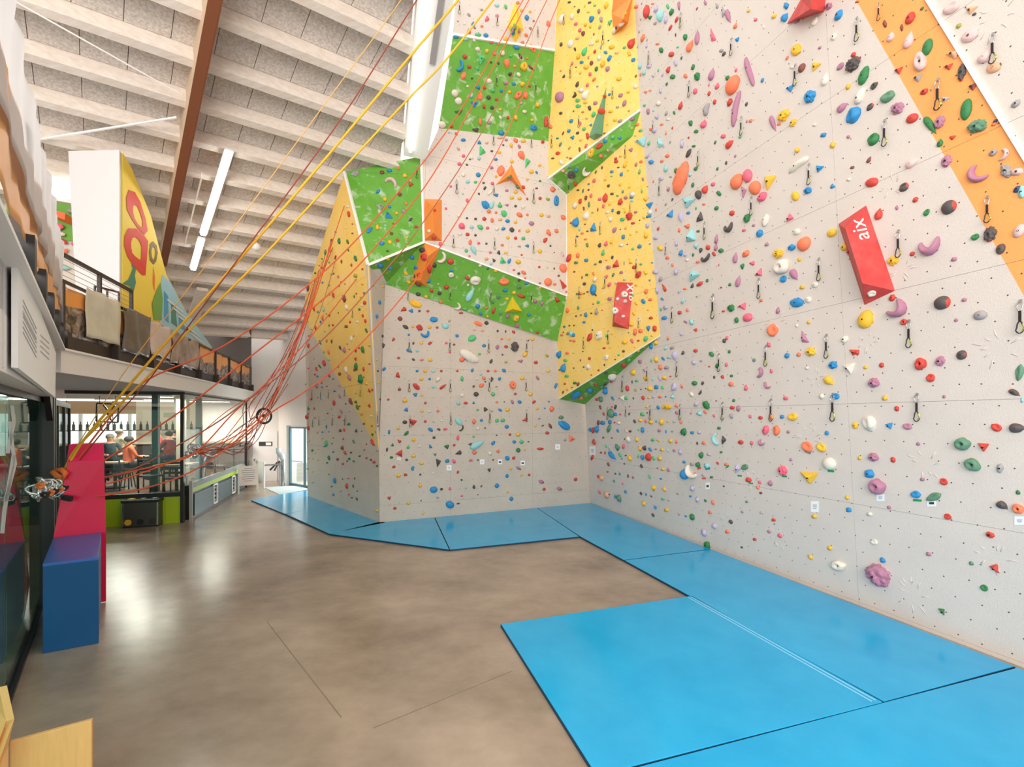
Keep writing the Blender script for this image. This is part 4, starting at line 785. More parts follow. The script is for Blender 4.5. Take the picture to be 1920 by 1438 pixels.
2385 325 21 19 w6;2167 377 18 17 l8;2170 398 23 16 l8;2196 385 16 13 y0;2233 387 19 17 p6;2286 354 14 14 b1;2328 358 19 19 p6;2357 345 15 14 y0
2342 388 33 16 p1+65;2212 406 21 16 k0-60;2316 402 13 11 s0;2151 417 7 7 g0;2104 425 13 13 k8;2186 420 13 10 o0;2226 430 25 18 l1+40;2291 418 17 15 y0
2359 416 10 8 o0;2254 417 29 23 r6;2267 361 19 14 r6;2142 454 18 18 b1;2048 456 44 17 r0+80;2063 473 23 17 o0-40;2176 463 17 13 m0+50;2201 444 13 9 f0
2214 469 15 13 b5;2190 484 17 16 l1;2306 450 17 15 y1;2326 454 19 15 s0+10;2134 491 17 17 b1;2166 499 15 13 k1;2204 511 31 13 r0-80;2145 516 19 19 b5
2267 500 10 8 r0;2091 519 13 9 q0;2112 500 19 7 n0+60;2102 542 21 9 q0+60;2136 555 16 8 v0+50;2174 561 21 9 n0-80;2198 547 23 10 m0+60;2178 526 13 10 y0
2092 575 21 17 r4;2073 594 13 8 k0;2128 590 10 8 l0;2140 594 13 10 r0;2270 530 17 16 b8;2298 515 19 19 l1;2322 518 19 14 b5;2372 446 19 18 p8
2247 548 33 19 r1+30;2219 573 38 19 y8+65;2254 584 17 16 o0;2280 564 15 10 f0-60;2364 562 19 19 p5;2278 467 13 6 y0+40;2328 586 13 10 y0;2310 595 13 13 r0
2105 608 27 17 w1-50;2112 642 19 15 f5;2143 655 33 29 k4;2161 637 19 17 b0-50;2197 644 31 25 w2-40;2136 627 17 10 q0+30;2158 690 19 13 r0-70;2311 606 19 15 r6
2345 617 33 13 y3+75;2258 629 13 7 k0+90;2319 628 10 7 n0;2294 644 16 13 b1;2331 654 17 13 b0+90;2235 645 15 7 g0+60;2356 639 10 8 y0;2293 661 10 6 l0
2229 678 19 14 m6+80;2270 674 13 10 y8;2208 690 10 8 b0;2282 697 13 13 k6;2326 692 17 10 y1+50;2361 702 11 10 y0;2168 713 13 8 k0;2187 716 19 6 g0+80
2206 712 11 10 k5;2295 727 16 11 k6;2336 719 15 8 q0+80;2198 742 21 11 n0+70;2217 734 19 10 m0+80;2271 740 38 17 r3+90;2316 734 11 10 l8;2348 742 16 15 p8
2372 729 25 23 w6;2369 740 17 13 b0;2371 753 13 10 t0;2177 755 23 14 r1-80;2158 770 29 19 w1-80;2250 747 16 14 m0;2328 756 31 19 r3+85;2209 767 25 9 q0+90
2190 782 17 8 n0-80;2263 774 17 11 m1+60;2287 765 19 8 y5+70;2242 786 17 5 n0+80;2201 806 40 18 w3+75;2278 796 15 14 w0;2298 789 17 9 b0+70;2320 797 16 16 k6
2343 788 23 13 y5-70;2361 811 31 25 r4+50;2385 795 15 11 p0;2222 797 10 7 v0;2162 832 40 21 b3+75;2290 823 23 16 w1+60;2335 823 18 17 l8;2143 836 13 10 r0
2111 815 25 19 o1-40;2085 753 40 19 b8+90;2374 837 17 11 r0;2399 826 6 6 k0;2194 841 8 6 n0;2174 858 21 8 t0+80;2225 859 31 25 b5-70;2305 863 29 13 p4+60
2347 854 19 10 y1+60;2327 860 6 6 n0;2184 875 13 10 o0;2203 867 10 7 k0;2338 888 21 14 b0+75;2389 868 10 8 y0;2365 880 10 8 y0;2086 866 21 17 o1-40
2165 887 10 8 k0;2196 897 13 8 o0;2203 919 19 11 q0-70;2250 919 21 13 k3+65;2274 913 25 14 m3+80;2293 908 17 11 y0+80;2330 920 17 14 w0;2353 916 8 6 n0
2399 924 21 18 b1;2374 934 14 9 l0;2263 947 29 13 l3+80;2134 968 35 17 r1+65;2168 958 21 14 o0+80;2111 1006 35 27 o6-70;2199 976 19 16 b6;2161 985 17 13 q8
2233 991 13 9 q0;2297 965 15 9 k0+70;2252 981 16 13 k1;2274 976 9 6 o0;2308 995 29 25 r5+40;2283 1002 19 16 p8;2341 986 17 5 s0+90;2379 1002 19 17 r6
2364 981 27 13 y5-70;2404 990 11 10 l0;2396 1030 33 19 r4+50;2420 1024 23 13 y5-30;2331 1021 16 13 p0;2154 1019 9 8 n0;2201 1030 13 10 g0;2226 1026 16 8 o0-70
2300 1031 17 9 q0+55;2183 1040 13 5 n0+80;2233 1048 27 15 w3+50;2275 1038 17 10 m0+45;2108 1063 40 19 r5-60;2095 1034 11 9 n0;2343 1048 13 10 t0;2192 1064 16 14 k1
2311 1061 13 10 e0;2286 1067 19 13 m0+40;2225 1087 44 23 b1+80;2234 1106 13 8 k0-40;2436 1052 10 10 b5;2166 1102 13 10 q0;2179 1101 17 13 o0;2191 1101 7 7 k0
2204 1094 10 9 r0;2264 1079 13 10 y0;2386 1069 13 10 y0;2424 1092 23 15 o0+65;2124 1094 10 10 m0;2287 1121 17 16 p8;2342 1104 27 27 w8;2316 1121 15 15 w0
2344 1130 19 18 e0;2306 1165 27 27 w8;2337 1186 17 13 w0;2303 1190 17 10 e0-20;2413 1130 23 17 b6-40;2440 1123 17 14 o0;2373 1107 11 10 l0;2088 1125 31 17 r5-45
2245 1133 14 13 l0;2225 1140 10 6 q0;2387 1138 17 10 y0-50;2169 1154 17 9 q0+90;2129 1165 21 14 o1+60;2238 1168 31 14 s3+90;2218 1175 9 7 k0;2259 1163 9 6 o0
2198 1180 21 14 b1-60;2161 1185 9 8 n0;2179 1181 9 9 p0;2378 1176 16 11 y0-50;2431 1162 9 9 y0;2442 1192 17 13 r0;2117 1225 11 9 g0;2136 1221 8 7 n0
2153 1220 7 7 n0;2191 1208 12 11 b0;2143 1250 28 18 t1-55;2151 1256 14 17 b0;2130 1251 12 13 q0;2108 1256 13 11 o0;2113 1246 6 6 k0;2222 1237 6 8 k0
2212 1265 35 18 r1+60;2249 1257 38 24 w4+80;2275 1259 14 8 l0+80;2295 1252 9 8 y0;2342 1283 24 21 y4;2368 1215 21 20 y4;2403 1241 20 18 o6;2383 1245 31 15 o0+75
2432 1233 26 18 b5+90;2456 1232 28 18 r6-80;2371 1278 19 12 m0-65;2394 1277 11 9 r0;2422 1271 26 18 l1+45;2446 1259 11 11 y0;2140 1277 11 8 m0;2154 1278 14 12 o0
2266 1305 13 9 r0;2288 1304 8 7 y0;2339 1317 12 11 k0;2098 1330 33 18 b4+70;2128 1324 14 12 o0;2150 1324 6 6 v0;2186 1318 8 6 n0;2211 1344 13 13 r1
2276 1339 24 15 w8+80;2321 1331 11 9 l0;2121 1351 17 14 l0;2115 1378 35 18 b3+75;2099 1387 9 7 n0;2177 1351 9 5 n0+90;2152 1380 7 7 k0;2189 1376 7 7 k0
2205 1376 28 19 w5-60;2267 1368 11 7 k0+80;2245 1388 9 9 r0;2126 1410 17 13 l0;2218 1406 7 6 r0;2119 1439 12 9 r0;2156 1436 15 12 g0;2169 1440 17 12 n0+45
2145 1452 9 6 q0;2112 1470 14 8 n0+55;2128 1462 8 7 o0;2084 1446 24 12 b0+60;2307 1348 7 6 n0;2381 1302 7 7 y0;2357 1248 5 5 k0;2212 1462 24 17 b0+20
2160 1479 40 19 b0+40;2179 1491 21 14 o0;2235 1440 17 12 r0;2271 1439 14 12 k0;2256 1451 14 12 q0+30;2296 1410 35 19 w0;2340 1367 24 15 r0;2358 1349 17 14 l0
2394 1316 11 9 y0;2416 1302 17 8 p0-20;2273 1397 14 7 k0;2294 1432 11 11 m0;1806 37 13 10 s0;1758 56 18 11 s0-40;1774 93 25 16 b1+80;1781 106 9 8 r0
1827 73 28 18 m5+60;1864 21 18 16 t0;1896 26 21 13 l0+90;1807 99 13 11 o0;1759 120 20 13 m0-60;1792 131 28 17 l6;1822 133 22 18 b6;1710 139 22 15 b0
1744 146 28 18 t6;1778 150 16 16 w5-90;1842 158 17 16 m0;1791 187 25 23 w5;1825 192 20 15 y4-60;1854 202 18 15 o0;1883 199 25 21 w1-40;1743 213 20 20 r6
1802 224 34 34 l5-40;1727 250 46 25 b2+70;1760 251 17 16 r0;1789 259 23 23 l5;1737 285 30 21 o1+60;1770 294 10 9 k0;1841 234 10 9 k0;1869 238 13 9 k0-70
1900 241 39 21 o3-85;1915 210 16 14 l0;1935 178 30 18 b1-20;1951 211 30 11 k1-60;1929 248 13 11 y0;1963 251 32 28 y8-60;1992 255 37 11 n3-40;1997 187 32 21 o5
1977 219 11 11 o0;1914 279 21 18 k4;1944 280 23 18 w1-30;1975 68 24 18 b1+90;1988 44 13 11 y0;1955 39 14 14 y0;1942 11 14 14 o0;2001 79 10 10 p0
1989 108 14 14 p5;1973 133 18 14 o0-30;1958 160 18 17 o5;1896 147 20 20 y0;1924 119 32 18 b1+80;1946 116 21 11 p0+80;1932 99 25 14 l0+85;1868 168 10 9 s0
1864 59 16 11 m0;1989 168 11 9 y0;1742 90 11 9 w0;1717 80 9 7 s0;1753 324 12 11 w0;1790 328 22 20 b5;1817 330 14 14 r0;1848 339 20 19 l1
1880 341 14 14 b0;1910 345 14 14 y0;1895 312 16 14 p0;1927 315 16 15 b0;1958 316 23 19 y4-70;1986 323 12 12 r0;1943 356 38 24 o8+45;1971 356 30 22 o3+60
1834 305 24 24 w6;1705 350 30 24 w6-60;1719 380 30 27 w6-70;1768 358 24 16 t0+70;1800 362 33 19 o1+90;1832 366 20 18 k6;1861 373 14 12 r0;1780 392 30 23 b5
1815 400 18 14 r0+80;1845 404 16 16 k0;1875 411 14 12 y0;1722 422 35 19 g5+15;1657 468 30 27 w6;1693 474 16 14 r0;1800 455 41 14 o3+88;1834 460 22 16 s0
1876 441 19 11 w0-50;1905 441 14 14 r0;1933 442 22 18 y0+80;2015 394 23 18 y1+90;1967 419 19 16 w8;1954 387 16 11 a0;1994 451 14 14 y0;2001 480 30 27 b4
1784 489 30 19 k5;1879 499 27 22 b6;1875 517 27 11 f0;1737 525 20 14 b0;1684 497 11 8 t0;1796 535 20 16 b5-70;1825 536 14 11 f0;1809 567 38 24 l5+90
1844 567 12 9 k0;1887 544 9 8 k0;1916 545 20 14 y0+90;1933 527 23 16 o0-40;1962 529 22 16 y0;1947 550 19 12 p0-70;2035 533 15 14 r8;1872 571 16 14 y0
1956 585 41 22 o3-60;1738 585 15 14 m0;1769 592 15 14 w0;1762 598 8 7 k0;1796 594 15 15 t0;1859 598 16 12 b0;1898 525 14 11 p0;1711 502 16 11 r1-60
1719 558 19 11 f0-60;1722 615 17 15 m0;1751 618 11 9 k0;1877 641 39 30 o1+70;1975 615 36 21 l5+70;1919 606 17 15 y0;2024 620 14 12 y0;1992 644 20 17 y0
2012 647 14 9 b0-60;1843 629 15 14 p0;1793 656 21 20 b6;1737 656 18 18 w6;1754 682 18 14 t0;1783 683 15 12 l0;1813 686 11 9 k0;1846 688 15 15 m0
1860 661 12 12 y0;1909 662 15 12 q0;1942 699 14 14 q0;1962 702 20 14 r1-50;1933 720 17 15 y0;1900 715 15 11 p0;1977 673 12 11 y0;2025 679 11 9 g0
2072 711 24 23 o6;2012 706 12 8 n0;1919 742 18 14 y0;1948 744 18 15 y0;1977 746 12 9 r0+90;2025 744 15 14 r0;2054 747 18 12 v0-20;1860 733 23 14 b5
1796 727 12 8 k0-60;1818 706 17 11 k0+50;1840 720 39 12 w3+45;1819 767 36 27 b1-45;1845 767 36 18 t3+60;1874 767 27 21 l5-90;1901 770 17 12 p5;1933 773 12 11 k0
1962 776 17 14 w8;1753 753 20 14 m0-70;1736 727 9 8 t0;1690 699 11 11 m0;1672 782 11 11 m0;1630 788 14 12 r0;1627 890 21 15 r1;1609 867 18 15 w0
1833 793 18 17 o0;1860 797 12 12 o0;1889 800 27 23 l1-50;1948 806 29 18 o0-30;1977 805 12 11 o0;2030 806 18 17 y0;2057 811 17 12 f0;1721 809 15 15 w0
1751 818 11 9 k0;1783 821 12 11 k0;1816 821 18 17 r0;1845 826 20 15 o8+90;1875 824 18 12 f0;1903 829 20 17 b4;1933 833 15 14 y0;1992 838 23 20 p1
1733 850 30 23 m3-45;1769 852 17 15 t0;1800 852 29 20 l1-30;1828 855 15 14 m0;1863 858 17 17 w0;1887 858 20 14 b1+20;1919 862 21 21 k6;1947 865 11 11 o0
1978 865 18 17 y0;2057 874 33 18 o3-60;1725 877 18 15 w0;1753 879 18 15 r0;1783 882 11 11 k0;1904 891 15 15 y0;1933 893 14 14 r0;1962 894 17 15 l0
2045 900 27 17 r3+45;1763 908 24 15 o8+80;1795 912 14 12 m0;1824 914 11 9 k0;1652 915 18 18 m0;1583 938 26 23 k4;1659 968 45 27 w2+60;1689 980 27 23 r6
1592 965 30 24 r4+70;1627 993 27 21 k6-45;1609 1009 30 18 r4-70;1433 647 21 17 n6;1460 640 23 15 b0;1495 631 18 11 o0+70;1518 659 23 17 y4;1469 682 50 30 e2+150
1539 692 23 20 r5-40;1418 718 23 15 b4+40;1443 747 21 20 y6;1500 729 18 17 n8;1427 778 32 21 s5;1461 776 14 13 b0;1523 764 15 13 o0-50;1513 791 21 16 s1-50
1453 809 32 25 b5-60;1487 801 21 16 y5;1539 824 23 11 k1+40;1445 846 11 10 t0;1415 850 30 16 y3+90;1386 863 34 16 b8+50;1476 839 13 9 r0;1561 850 17 13 r0
1468 876 15 13 n0;1333 652 37 21 s4+20;1490 901 15 13 r0;1525 891 13 10 y0;1432 914 21 18 b4+40;1462 908 20 19 y6;1453 942 13 8 k0;1453 970 27 17 y3-30
1426 995 25 20 b1-30;1464 1005 17 15 b0;1545 965 21 18 b1;1560 1004 18 15 b8;1523 1025 23 15 y8-40;1532 1058 23 17 y4-20;1569 1063 27 15 n1-30;1571 1032 21 13 r4+60
1555 1036 17 6 k0+80;1606 1053 20 18 b0;1693 1015 17 10 b0;1692 1030 25 23 w8;1674 1076 23 19 r6;1618 1089 20 15 r1-50;1648 1099 18 17 k6;1643 1065 8 7 w0
1568 1103 21 16 k4;1597 1112 17 14 y4;1653 1132 16 13 o0;1718 1150 27 23 w2+60;1741 1158 15 13 l0;1387 1030 8 7 y0;1434 1074 11 10 y0;1423 1134 18 17 b6
1557 1139 50 27 y1-20;1512 1162 27 21 r5+30;1540 1166 20 19 b5;1573 1166 11 10 k8;1604 1167 14 10 r1;1729 1174 19 10 r0;1399 1072 8 7 p0;1748 940 16 16 l1
1777 940 44 18 t3-65;1883 919 14 12 o0;1947 924 15 8 s0;1975 922 19 16 b5;2024 942 19 18 y6;2064 922 9 9 k0;2078 947 5 5 k0;2109 953 24 8 e0-75
1839 947 12 11 m0;1869 947 20 15 k5-90;1896 948 16 11 y0;1956 956 10 8 r0;1824 971 18 13 f0;1851 975 19 14 k5-60;1883 981 31 22 l5-50;1910 978 26 15 b3+60
1943 982 24 22 y4;1841 989 13 13 t0;1760 960 10 9 m0;1800 996 16 13 w6;1829 1007 12 10 g0;1859 1015 18 15 y0;1927 1012 12 9 m0;1945 1026 13 12 k0
1963 1022 26 15 o1-30;1969 1043 11 10 o0;2022 1001 11 10 r0;2052 1003 7 7 y0;2078 1007 9 7 k0+60;2055 1058 31 29 o6-70;2024 1062 11 9 p0;2080 1066 15 11 o0
1753 1043 22 16 r0-40;1783 1052 42 35 w1+180;1764 1104 62 24 t3+60;1755 1069 12 11 w0;1889 1056 40 26 o1;1947 1051 13 11 k0;1947 1076 20 18 q8;1895 1088 22 15 b0
1975 1062 18 13 b0;1927 1097 18 16 y0;1955 1110 37 15 r1-15;1869 1112 19 18 q8;1848 1133 14 13 q0;1899 1121 20 18 y5;2025 1079 12 11 y0;1791 1148 21 20 b6
1822 1154 14 13 o5;1803 1176 14 13 b0;1852 1164 31 13 r3+60;1878 1176 14 13 q0;1903 1185 18 18 p8;1935 1193 29 24 y4+60;1983 1180 16 15 b0;2006 1129 20 16 p6-60
2032 1138 19 15 p0+60;1828 1186 11 10 y0;1745 1159 11 13 l0;1412 1186 13 11 b0-60;1500 1195 21 19 n6;1520 1226 29 15 k1-30;1548 1225 13 11 y0;1573 1228 29 24 r4-30
1611 1227 16 14 y0;1639 1228 14 10 r1;1626 1198 30 22 b1;1670 1222 26 24 t6;1685 1204 13 8 s0+50;1533 1255 10 10 b0;1596 1255 33 24 b2+20;1714 1259 15 14 b8
1434 1260 13 12 k0;1439 1296 24 12 k5+90;1476 1274 18 13 r5+60;1550 1287 13 9 k0+70;1579 1286 15 14 y1;1612 1287 18 12 r0+30;1673 1286 12 11 m0;1687 1320 12 11 m0
1703 1292 11 9 n0;1535 1316 29 13 b3-25;1565 1316 15 11 t0;1495 1342 14 11 r0;1550 1348 16 10 k1-30;1579 1350 18 11 m5;1613 1350 18 15 y0;1732 1349 24 20 o6
1759 1336 84 42 w9-30;1769 1269 35 24 l1+30;1440 1384 18 13 b0+40;1490 1407 26 18 r5-80;1564 1391 12 11 b0;1594 1391 16 15 y0;1624 1392 18 12 t1;1655 1391 12 11 r0
1715 1391 10 10 r0;1771 1388 18 11 b0+60;1642 1422 24 18 w0+40;1579 1422 16 13 y0;1611 1421 11 11 b0;1732 1420 22 13 l0+85;1413 1349 11 9 y0;1417 1391 11 9 k0
1418 1435 13 9 y0;1789 1421 11 9 w0;1776 1449 10 10 k0;1792 1213 36 17 o1-20;1824 1211 19 18 k4;1779 1238 12 7 f0;1809 1240 13 10 f0;1866 1241 10 10 k0
1896 1243 11 7 k0+80;1926 1245 17 12 r0-40;1881 1271 11 10 o0;1909 1271 11 11 y0;1996 1271 18 16 y1;1981 1277 7 7 k0;2016 1247 14 14 r6;1939 1220 20 17 p8-30
1815 1296 17 14 b0;1865 1301 19 16 p8+60;1897 1300 18 13 r1;1930 1300 41 31 k4+90;1884 1330 8 8 k0;1797 1328 12 11 l0;1841 1355 22 12 k1+65;1897 1358 13 10 v0
1968 1329 26 18 y1+50;1951 1355 24 14 p5;2009 1359 17 14 r0;2051 1334 16 11 v0-45;2056 1390 17 14 y0;1889 1389 20 14 b1-40;1830 1391 11 10 r0;1857 1391 12 11 o0
1803 1403 12 10 t0;1814 1418 19 14 o1-40;1789 1421 12 7 s0;1805 1445 24 16 o1+30;1845 1423 24 12 k5+80;1873 1420 16 13 b0+50;1922 1443 31 24 o8+90;1958 1418 19 16 y0
2016 1418 24 12 p3-60;1785 1478 23 20 k6;1848 1478 19 18 l1;1932 1477 12 11 r0;1989 1478 18 16 y0;1820 1431 8 7 k0;1826 1326 7 6 y0;1861 1450 10 6 p0
1498 1460 14 13 n0;1561 1450 35 20 r4-40;1625 1451 14 13 t0;1661 1450 37 13 r3+35;1456 1498 11 10 r0;1425 1497 11 8 k0;1557 1481 20 16 b5;1581 1482 11 10 y0
1518 1502 21 18 y0;1595 1511 11 11 r0;1522 1536 19 18 b5-90;1583 1541 14 13 y0;1610 1543 14 10 w0;1642 1541 13 13 o0;1733 1482 19 16 w8;1703 1486 8 8 w0
1718 1510 21 15 t1-60;1746 1511 19 12 r1;1776 1509 13 12 b5-90;1791 1537 13 9 l0;1518 1583 21 16 k6;1545 1583 33 24 r5-20;1595 1580 13 11 r0;1626 1581 10 9 t0
1656 1578 11 9 w0;1720 1581 35 22 t6-45;1777 1581 24 16 o1+80;1747 1578 5 5 s0;1494 1606 13 12 y0;1615 1611 24 15 b0-40;1645 1610 16 10 k1-20;1670 1609 19 12 m8
1732 1607 29 13 k2+60;1459 1620 19 10 b0+80;1524 1625 26 13 g1+45;1496 1653 20 15 r5-40;1551 1649 16 14 y0;1627 1641 15 11 k1+20;1717 1641 22 13 m8+80;1472 1667 16 13 g5-90
1776 1637 11 9 l0;1703 1669 12 11 r0;1613 1675 20 13 b5-60;1675 1676 22 19 g5;1531 1677 16 13 l0;1573 1673 11 11 w0;1451 1686 18 9 k0+80;1762 1666 16 13 k5
1498 1703 29 26 r5+20;1551 1710 18 13 y0;1468 1715 16 11 g0;1525 1724 12 11 k8;1631 1705 14 12 q5;1718 1699 29 20 k5+20;1778 1696 20 18 o1;1644 1736 33 19 k5+90
1677 1728 18 16 b0;1702 1730 19 15 m4-40;1765 1726 14 11 m0;1581 1738 18 13 y0;1477 1750 14 12 r0;1549 1752 13 10 b0;1417 1597 13 11 r0;1792 1725 7 7 k0
1819 1536 20 18 k5-45;1863 1508 12 10 o0;1891 1507 6 6 k0;1921 1507 19 12 p0-70;1948 1507 19 14 b6-20;2002 1507 17 12 r0+30;2058 1506 8 7 b0;1875 1537 19 11 b1-30
1903 1536 20 14 y1+30;1845 1542 10 7 s0;2014 1532 13 10 y0;2043 1531 8 7 b0;2068 1534 25 19 o1+70;2104 1565 23 16 q0;2114 1594 52 29 b1-30;1805 1576 13 12 b0
1863 1577 19 14 l1+50;1885 1576 19 16 l0;1900 1600 19 16 b6;1967 1575 26 14 r5+20;2022 1570 11 6 p0;2008 1597 11 10 y0;2035 1596 12 6 n0+15;2063 1597 26 12 n1-60
1791 1607 14 13 w0;1819 1605 7 7 k0;1862 1632 7 6 k0;1912 1629 12 11 r0;1942 1629 20 18 y1;2051 1623 18 13 r1;1791 1666 65 26 t3+28;1849 1661 23 14 b1+50
1928 1656 17 14 b1;1955 1656 19 18 l1;1981 1656 8 6 n0;2141 1647 29 22 o5-30;2118 1650 11 11 s0;2025 1683 31 11 r1;1942 1688 20 19 g1;1968 1685 10 10 y0
1837 1700 22 14 w1-40;1865 1692 18 17 o5;1902 1718 20 19 b4;1926 1717 14 14 r0;1849 1724 8 7 n0;1495 1783 18 17 y0;1521 1780 16 12 r0;1547 1757 18 12 b0+80
1576 1779 9 9 k0;1576 1821 15 15 y0;1626 1836 30 25 b6;1655 1834 14 11 k1;1687 1832 12 12 m0;1717 1770 11 13 r0;1687 1892 33 28 b6-20;1718 1888 14 7 k0
1641 1866 12 8 s0;1732 1859 11 10 m0;1731 1799 9 9 k0+50;1777 1825 19 12 k3+90;1805 1823 8 9 n0;1747 1829 9 9 t0;1834 1763 15 16 k5;1863 1821 19 20 b6
1901 1784 15 16 b6;1916 1757 11 11 y0;1945 1756 26 12 p3-30;1957 1780 12 12 y0;1984 1780 11 11 r0;1903 1844 10 12 y0;1917 1870 17 19 b6;2029 1806 26 15 p1-20
2040 1834 14 13 r0;2097 1832 26 15 p1-15;2158 1797 15 15 r0;1459 1868 16 15 r5;1481 1905 15 12 r0;1532 1886 15 15 y0;1587 1925 12 10 y0;1415 1915 11 13 y0
1623 1775 9 9 w0;1641 1805 7 8 w0;1579 1877 5 7 k0;1792 1855 6 6 n0;1304 774 15 12 w0;1310 802 20 15 r0+80;1299 854 13 10 w0;1322 840 10 7 r0
1322 875 13 7 n0;1274 904 27 12 g0+90;1305 907 18 9 g0-60;1259 870 15 10 p0;1245 904 17 8 k0+80;1307 937 13 7 g0-60;1335 969 20 12 g0-60;1317 994 17 15 r5
1282 981 13 7 n0+80;1259 964 18 7 n0+60;1222 946 17 9 q0+70;1237 937 17 10 o0+70;1235 984 13 9 l0;1208 971 13 7 k0;1198 996 8 7 b0;1208 1004 13 9 r0
1183 1024 15 9 k0;1210 1059 15 10 b0;1235 1069 13 10 l0;1252 1026 12 9 g0;1244 1029 13 9 p0;1269 1037 15 12 p5-90;1334 1034 27 17 v6;1360 1009 13 10 r0
1270 1071 15 12 n5;1294 1064 12 8 o0;1279 1057 10 7 k0;1360 1064 17 12 y0;1235 1102 15 13 l0;1252 1107 23 10 r0-80;1329 1112 13 5 g0+90;1337 1101 10 8 r0
1290 1111 20 13 n0;1157 1081 20 10 n0+70;1367 1099 15 12 q0;1355 1113 15 12 y0;1294 1123 22 15 n5-70;1369 1135 18 17 r0;1357 1145 17 10 w0;1349 1160 15 12 g0
1302 1152 22 15 w1+80;1362 1184 15 8 r0-80;1205 1130 13 10 s0;1179 1157 23 8 r0+90;1215 1160 17 9 t0+80;1193 1170 13 10 b0;1212 1190 23 10 o0+80;1235 1182 17 12 r0
1203 1207 15 13 b6;1224 1177 13 5 g0;1269 1173 8 7 k0;1314 1207 13 12 r0;1340 1207 15 12 w0;1372 1204 18 10 r0-80;1375 1239 18 8 g0-60;1299 1224 22 13 n0
1249 1219 13 10 r0;1218 1242 12 8 y0;1185 1230 15 7 r0+80;1235 1220 12 4 k0+90;1319 1270 25 9 w0-85;1327 1260 8 5 k0;1302 1290 10 5 n0;1245 1280 15 6 n0+80
1227 1274 20 8 y0+70;1277 1304 17 8 k0-60;1294 1314 27 15 p5+90;1310 1310 8 5 k0;1334 1315 20 17 r5;1347 1304 13 8 r0;1362 1310 27 13 g1-60;1387 1294 17 12 y0
1202 1284 17 8 b0-60;1215 1320 12 10 l0;1235 1320 18 9 o0+90;1234 1347 17 12 t0;1334 1347 18 15 r5;1337 1375 33 15 g1+80;1269 1374 12 10 q0;1274 1402 23 15 n6
1300 1387 32 12 w0-85;1312 1416 23 12 p0-60;1365 1384 15 8 r0+80;1387 1364 15 10 m0;1355 1421 37 20 g1+90;1365 1414 10 8 r0;1375 1439 15 12 y0;1329 1387 13 5 r0+80
1387 1466 17 15 r5+90;1397 1461 13 10 r0;1317 1504 25 12 n0-60;1335 1507 17 13 g0;1342 1527 20 10 g0-60;1384 1521 20 17 r5;1217 1362 23 17 r6-50;1188 1384 17 8 r0-60
1200 1374 20 7 g0-50;1182 1404 13 9 r0;1192 1411 12 10 b0;1235 1407 17 10 r0-50;1250 1421 12 8 q0;1157 1381 13 8 r0;1142 1386 17 8 l0+90;1145 1359 17 7 g0+80
1158 1297 17 8 r0+70;1143 1317 10 7 g0;1145 1335 10 6 r0;1149 1441 13 8 g0;1190 1446 22 12 p0+80;1208 1451 13 7 b0;1207 1436 10 8 r0;1272 1446 10 7 o0
1255 1467 12 8 k0;1275 1486 17 8 p0-60;1227 1449 10 6 r0;1145 1492 13 10 g0;1168 1496 13 10 r0;1207 1494 13 9 t0;1254 1511 23 13 r1+90;1297 1514 9 7 k0
1158 1532 13 7 g0-50;1145 1534 10 5 g0;1179 1532 13 5 r0+90;1244 1534 9 7 l0;1280 1542 17 8 p0-50;1155 1207 13 8 v0;1150 1245 10 7 l0;1158 1274 13 7 g0
1157 1260 13 8 r0;1168 1235 12 5 g0;1178 1345 10 7 s0;1155 1552 13 10 r0;1192 1491 10 7 p0;1335 1474 8 7 s0;1153 1565 25 15 r1+90;1158 1605 17 10 r0+90
1148 1585 12 6 g0-60;1182 1563 13 7 f0+60;1215 1570 13 9 t0;1272 1563 20 13 r1;1309 1590 17 13 g0;1289 1577 10 4 n0;1225 1599 15 6 b0+80;1210 1620 12 8 b0
1192 1619 15 6 f0+70;1277 1614 15 13 n0;1292 1612 15 7 r0-80;1337 1614 17 13 k5-90;1365 1589 15 8 n0;1349 1523 13 7 r0;1394 1560 12 12 w8;1395 1597 12 8 r0
1409 1620 8 7 r0;1397 1630 15 13 g5;1399 1660 33 12 r3-60;1415 1690 10 5 g0;1357 1550 20 10 f1+60;1210 1644 12 7 f0;1159 1652 13 10 f8;1148 1664 13 10 g0
1172 1689 15 10 g0;1195 1684 10 7 f0;1183 1699 10 6 f0;1225 1662 22 12 l0+80;1218 1674 13 8 b0;1245 1664 12 8 b5;1250 1694 13 8 b0;1288 1645 12 9 r5-90
1284 1679 20 15 n5-90;1295 1697 17 10 r0-50;1317 1697 13 8 k0;1327 1655 17 8 q0-50;1375 1665 9 7 r0;1367 1687 10 7 r0;1235 1717 17 10 g0-60;1227 1735 12 8 g0
1267 1722 17 12 n0;1310 1720 15 10 g0;1287 1739 15 10 r0;1327 1729 13 9 q0;1302 1729 7 7 k0;1349 1710 12 7 k0;1375 1717 13 8 r0;1392 1724 15 8 k0
1404 1732 15 13 r0;1415 1747 13 8 k0;1193 1724 12 8 f0;1173 1720 9 6 f0;1157 1720 6 5 s0;1154 1757 13 8 l0;1173 1767 14 10 f6;1173 1807 13 11 f6
1148 1802 13 6 g0;1257 1802 22 11 b0-85;1234 1779 8 6 g0;1244 1824 10 7 g0;1251 1854 13 10 b0;1302 1822 25 10 r0+90;1325 1822 15 5 k0+90;1331 1794 10 5 n0+90
1340 1841 8 6 k0;1320 1866 8 7 k0;1339 1871 12 7 k0-50;1309 1854 10 7 r0;1279 1842 7 5 r0;1285 1796 7 5 k0;1307 1794 9 5 r0;1250 1642 7 6 k0
1234 1619 7 5 k0;1229 1550 10 6 k0;1310 1543 7 5 r0;1357 1617 7 5 k0'''
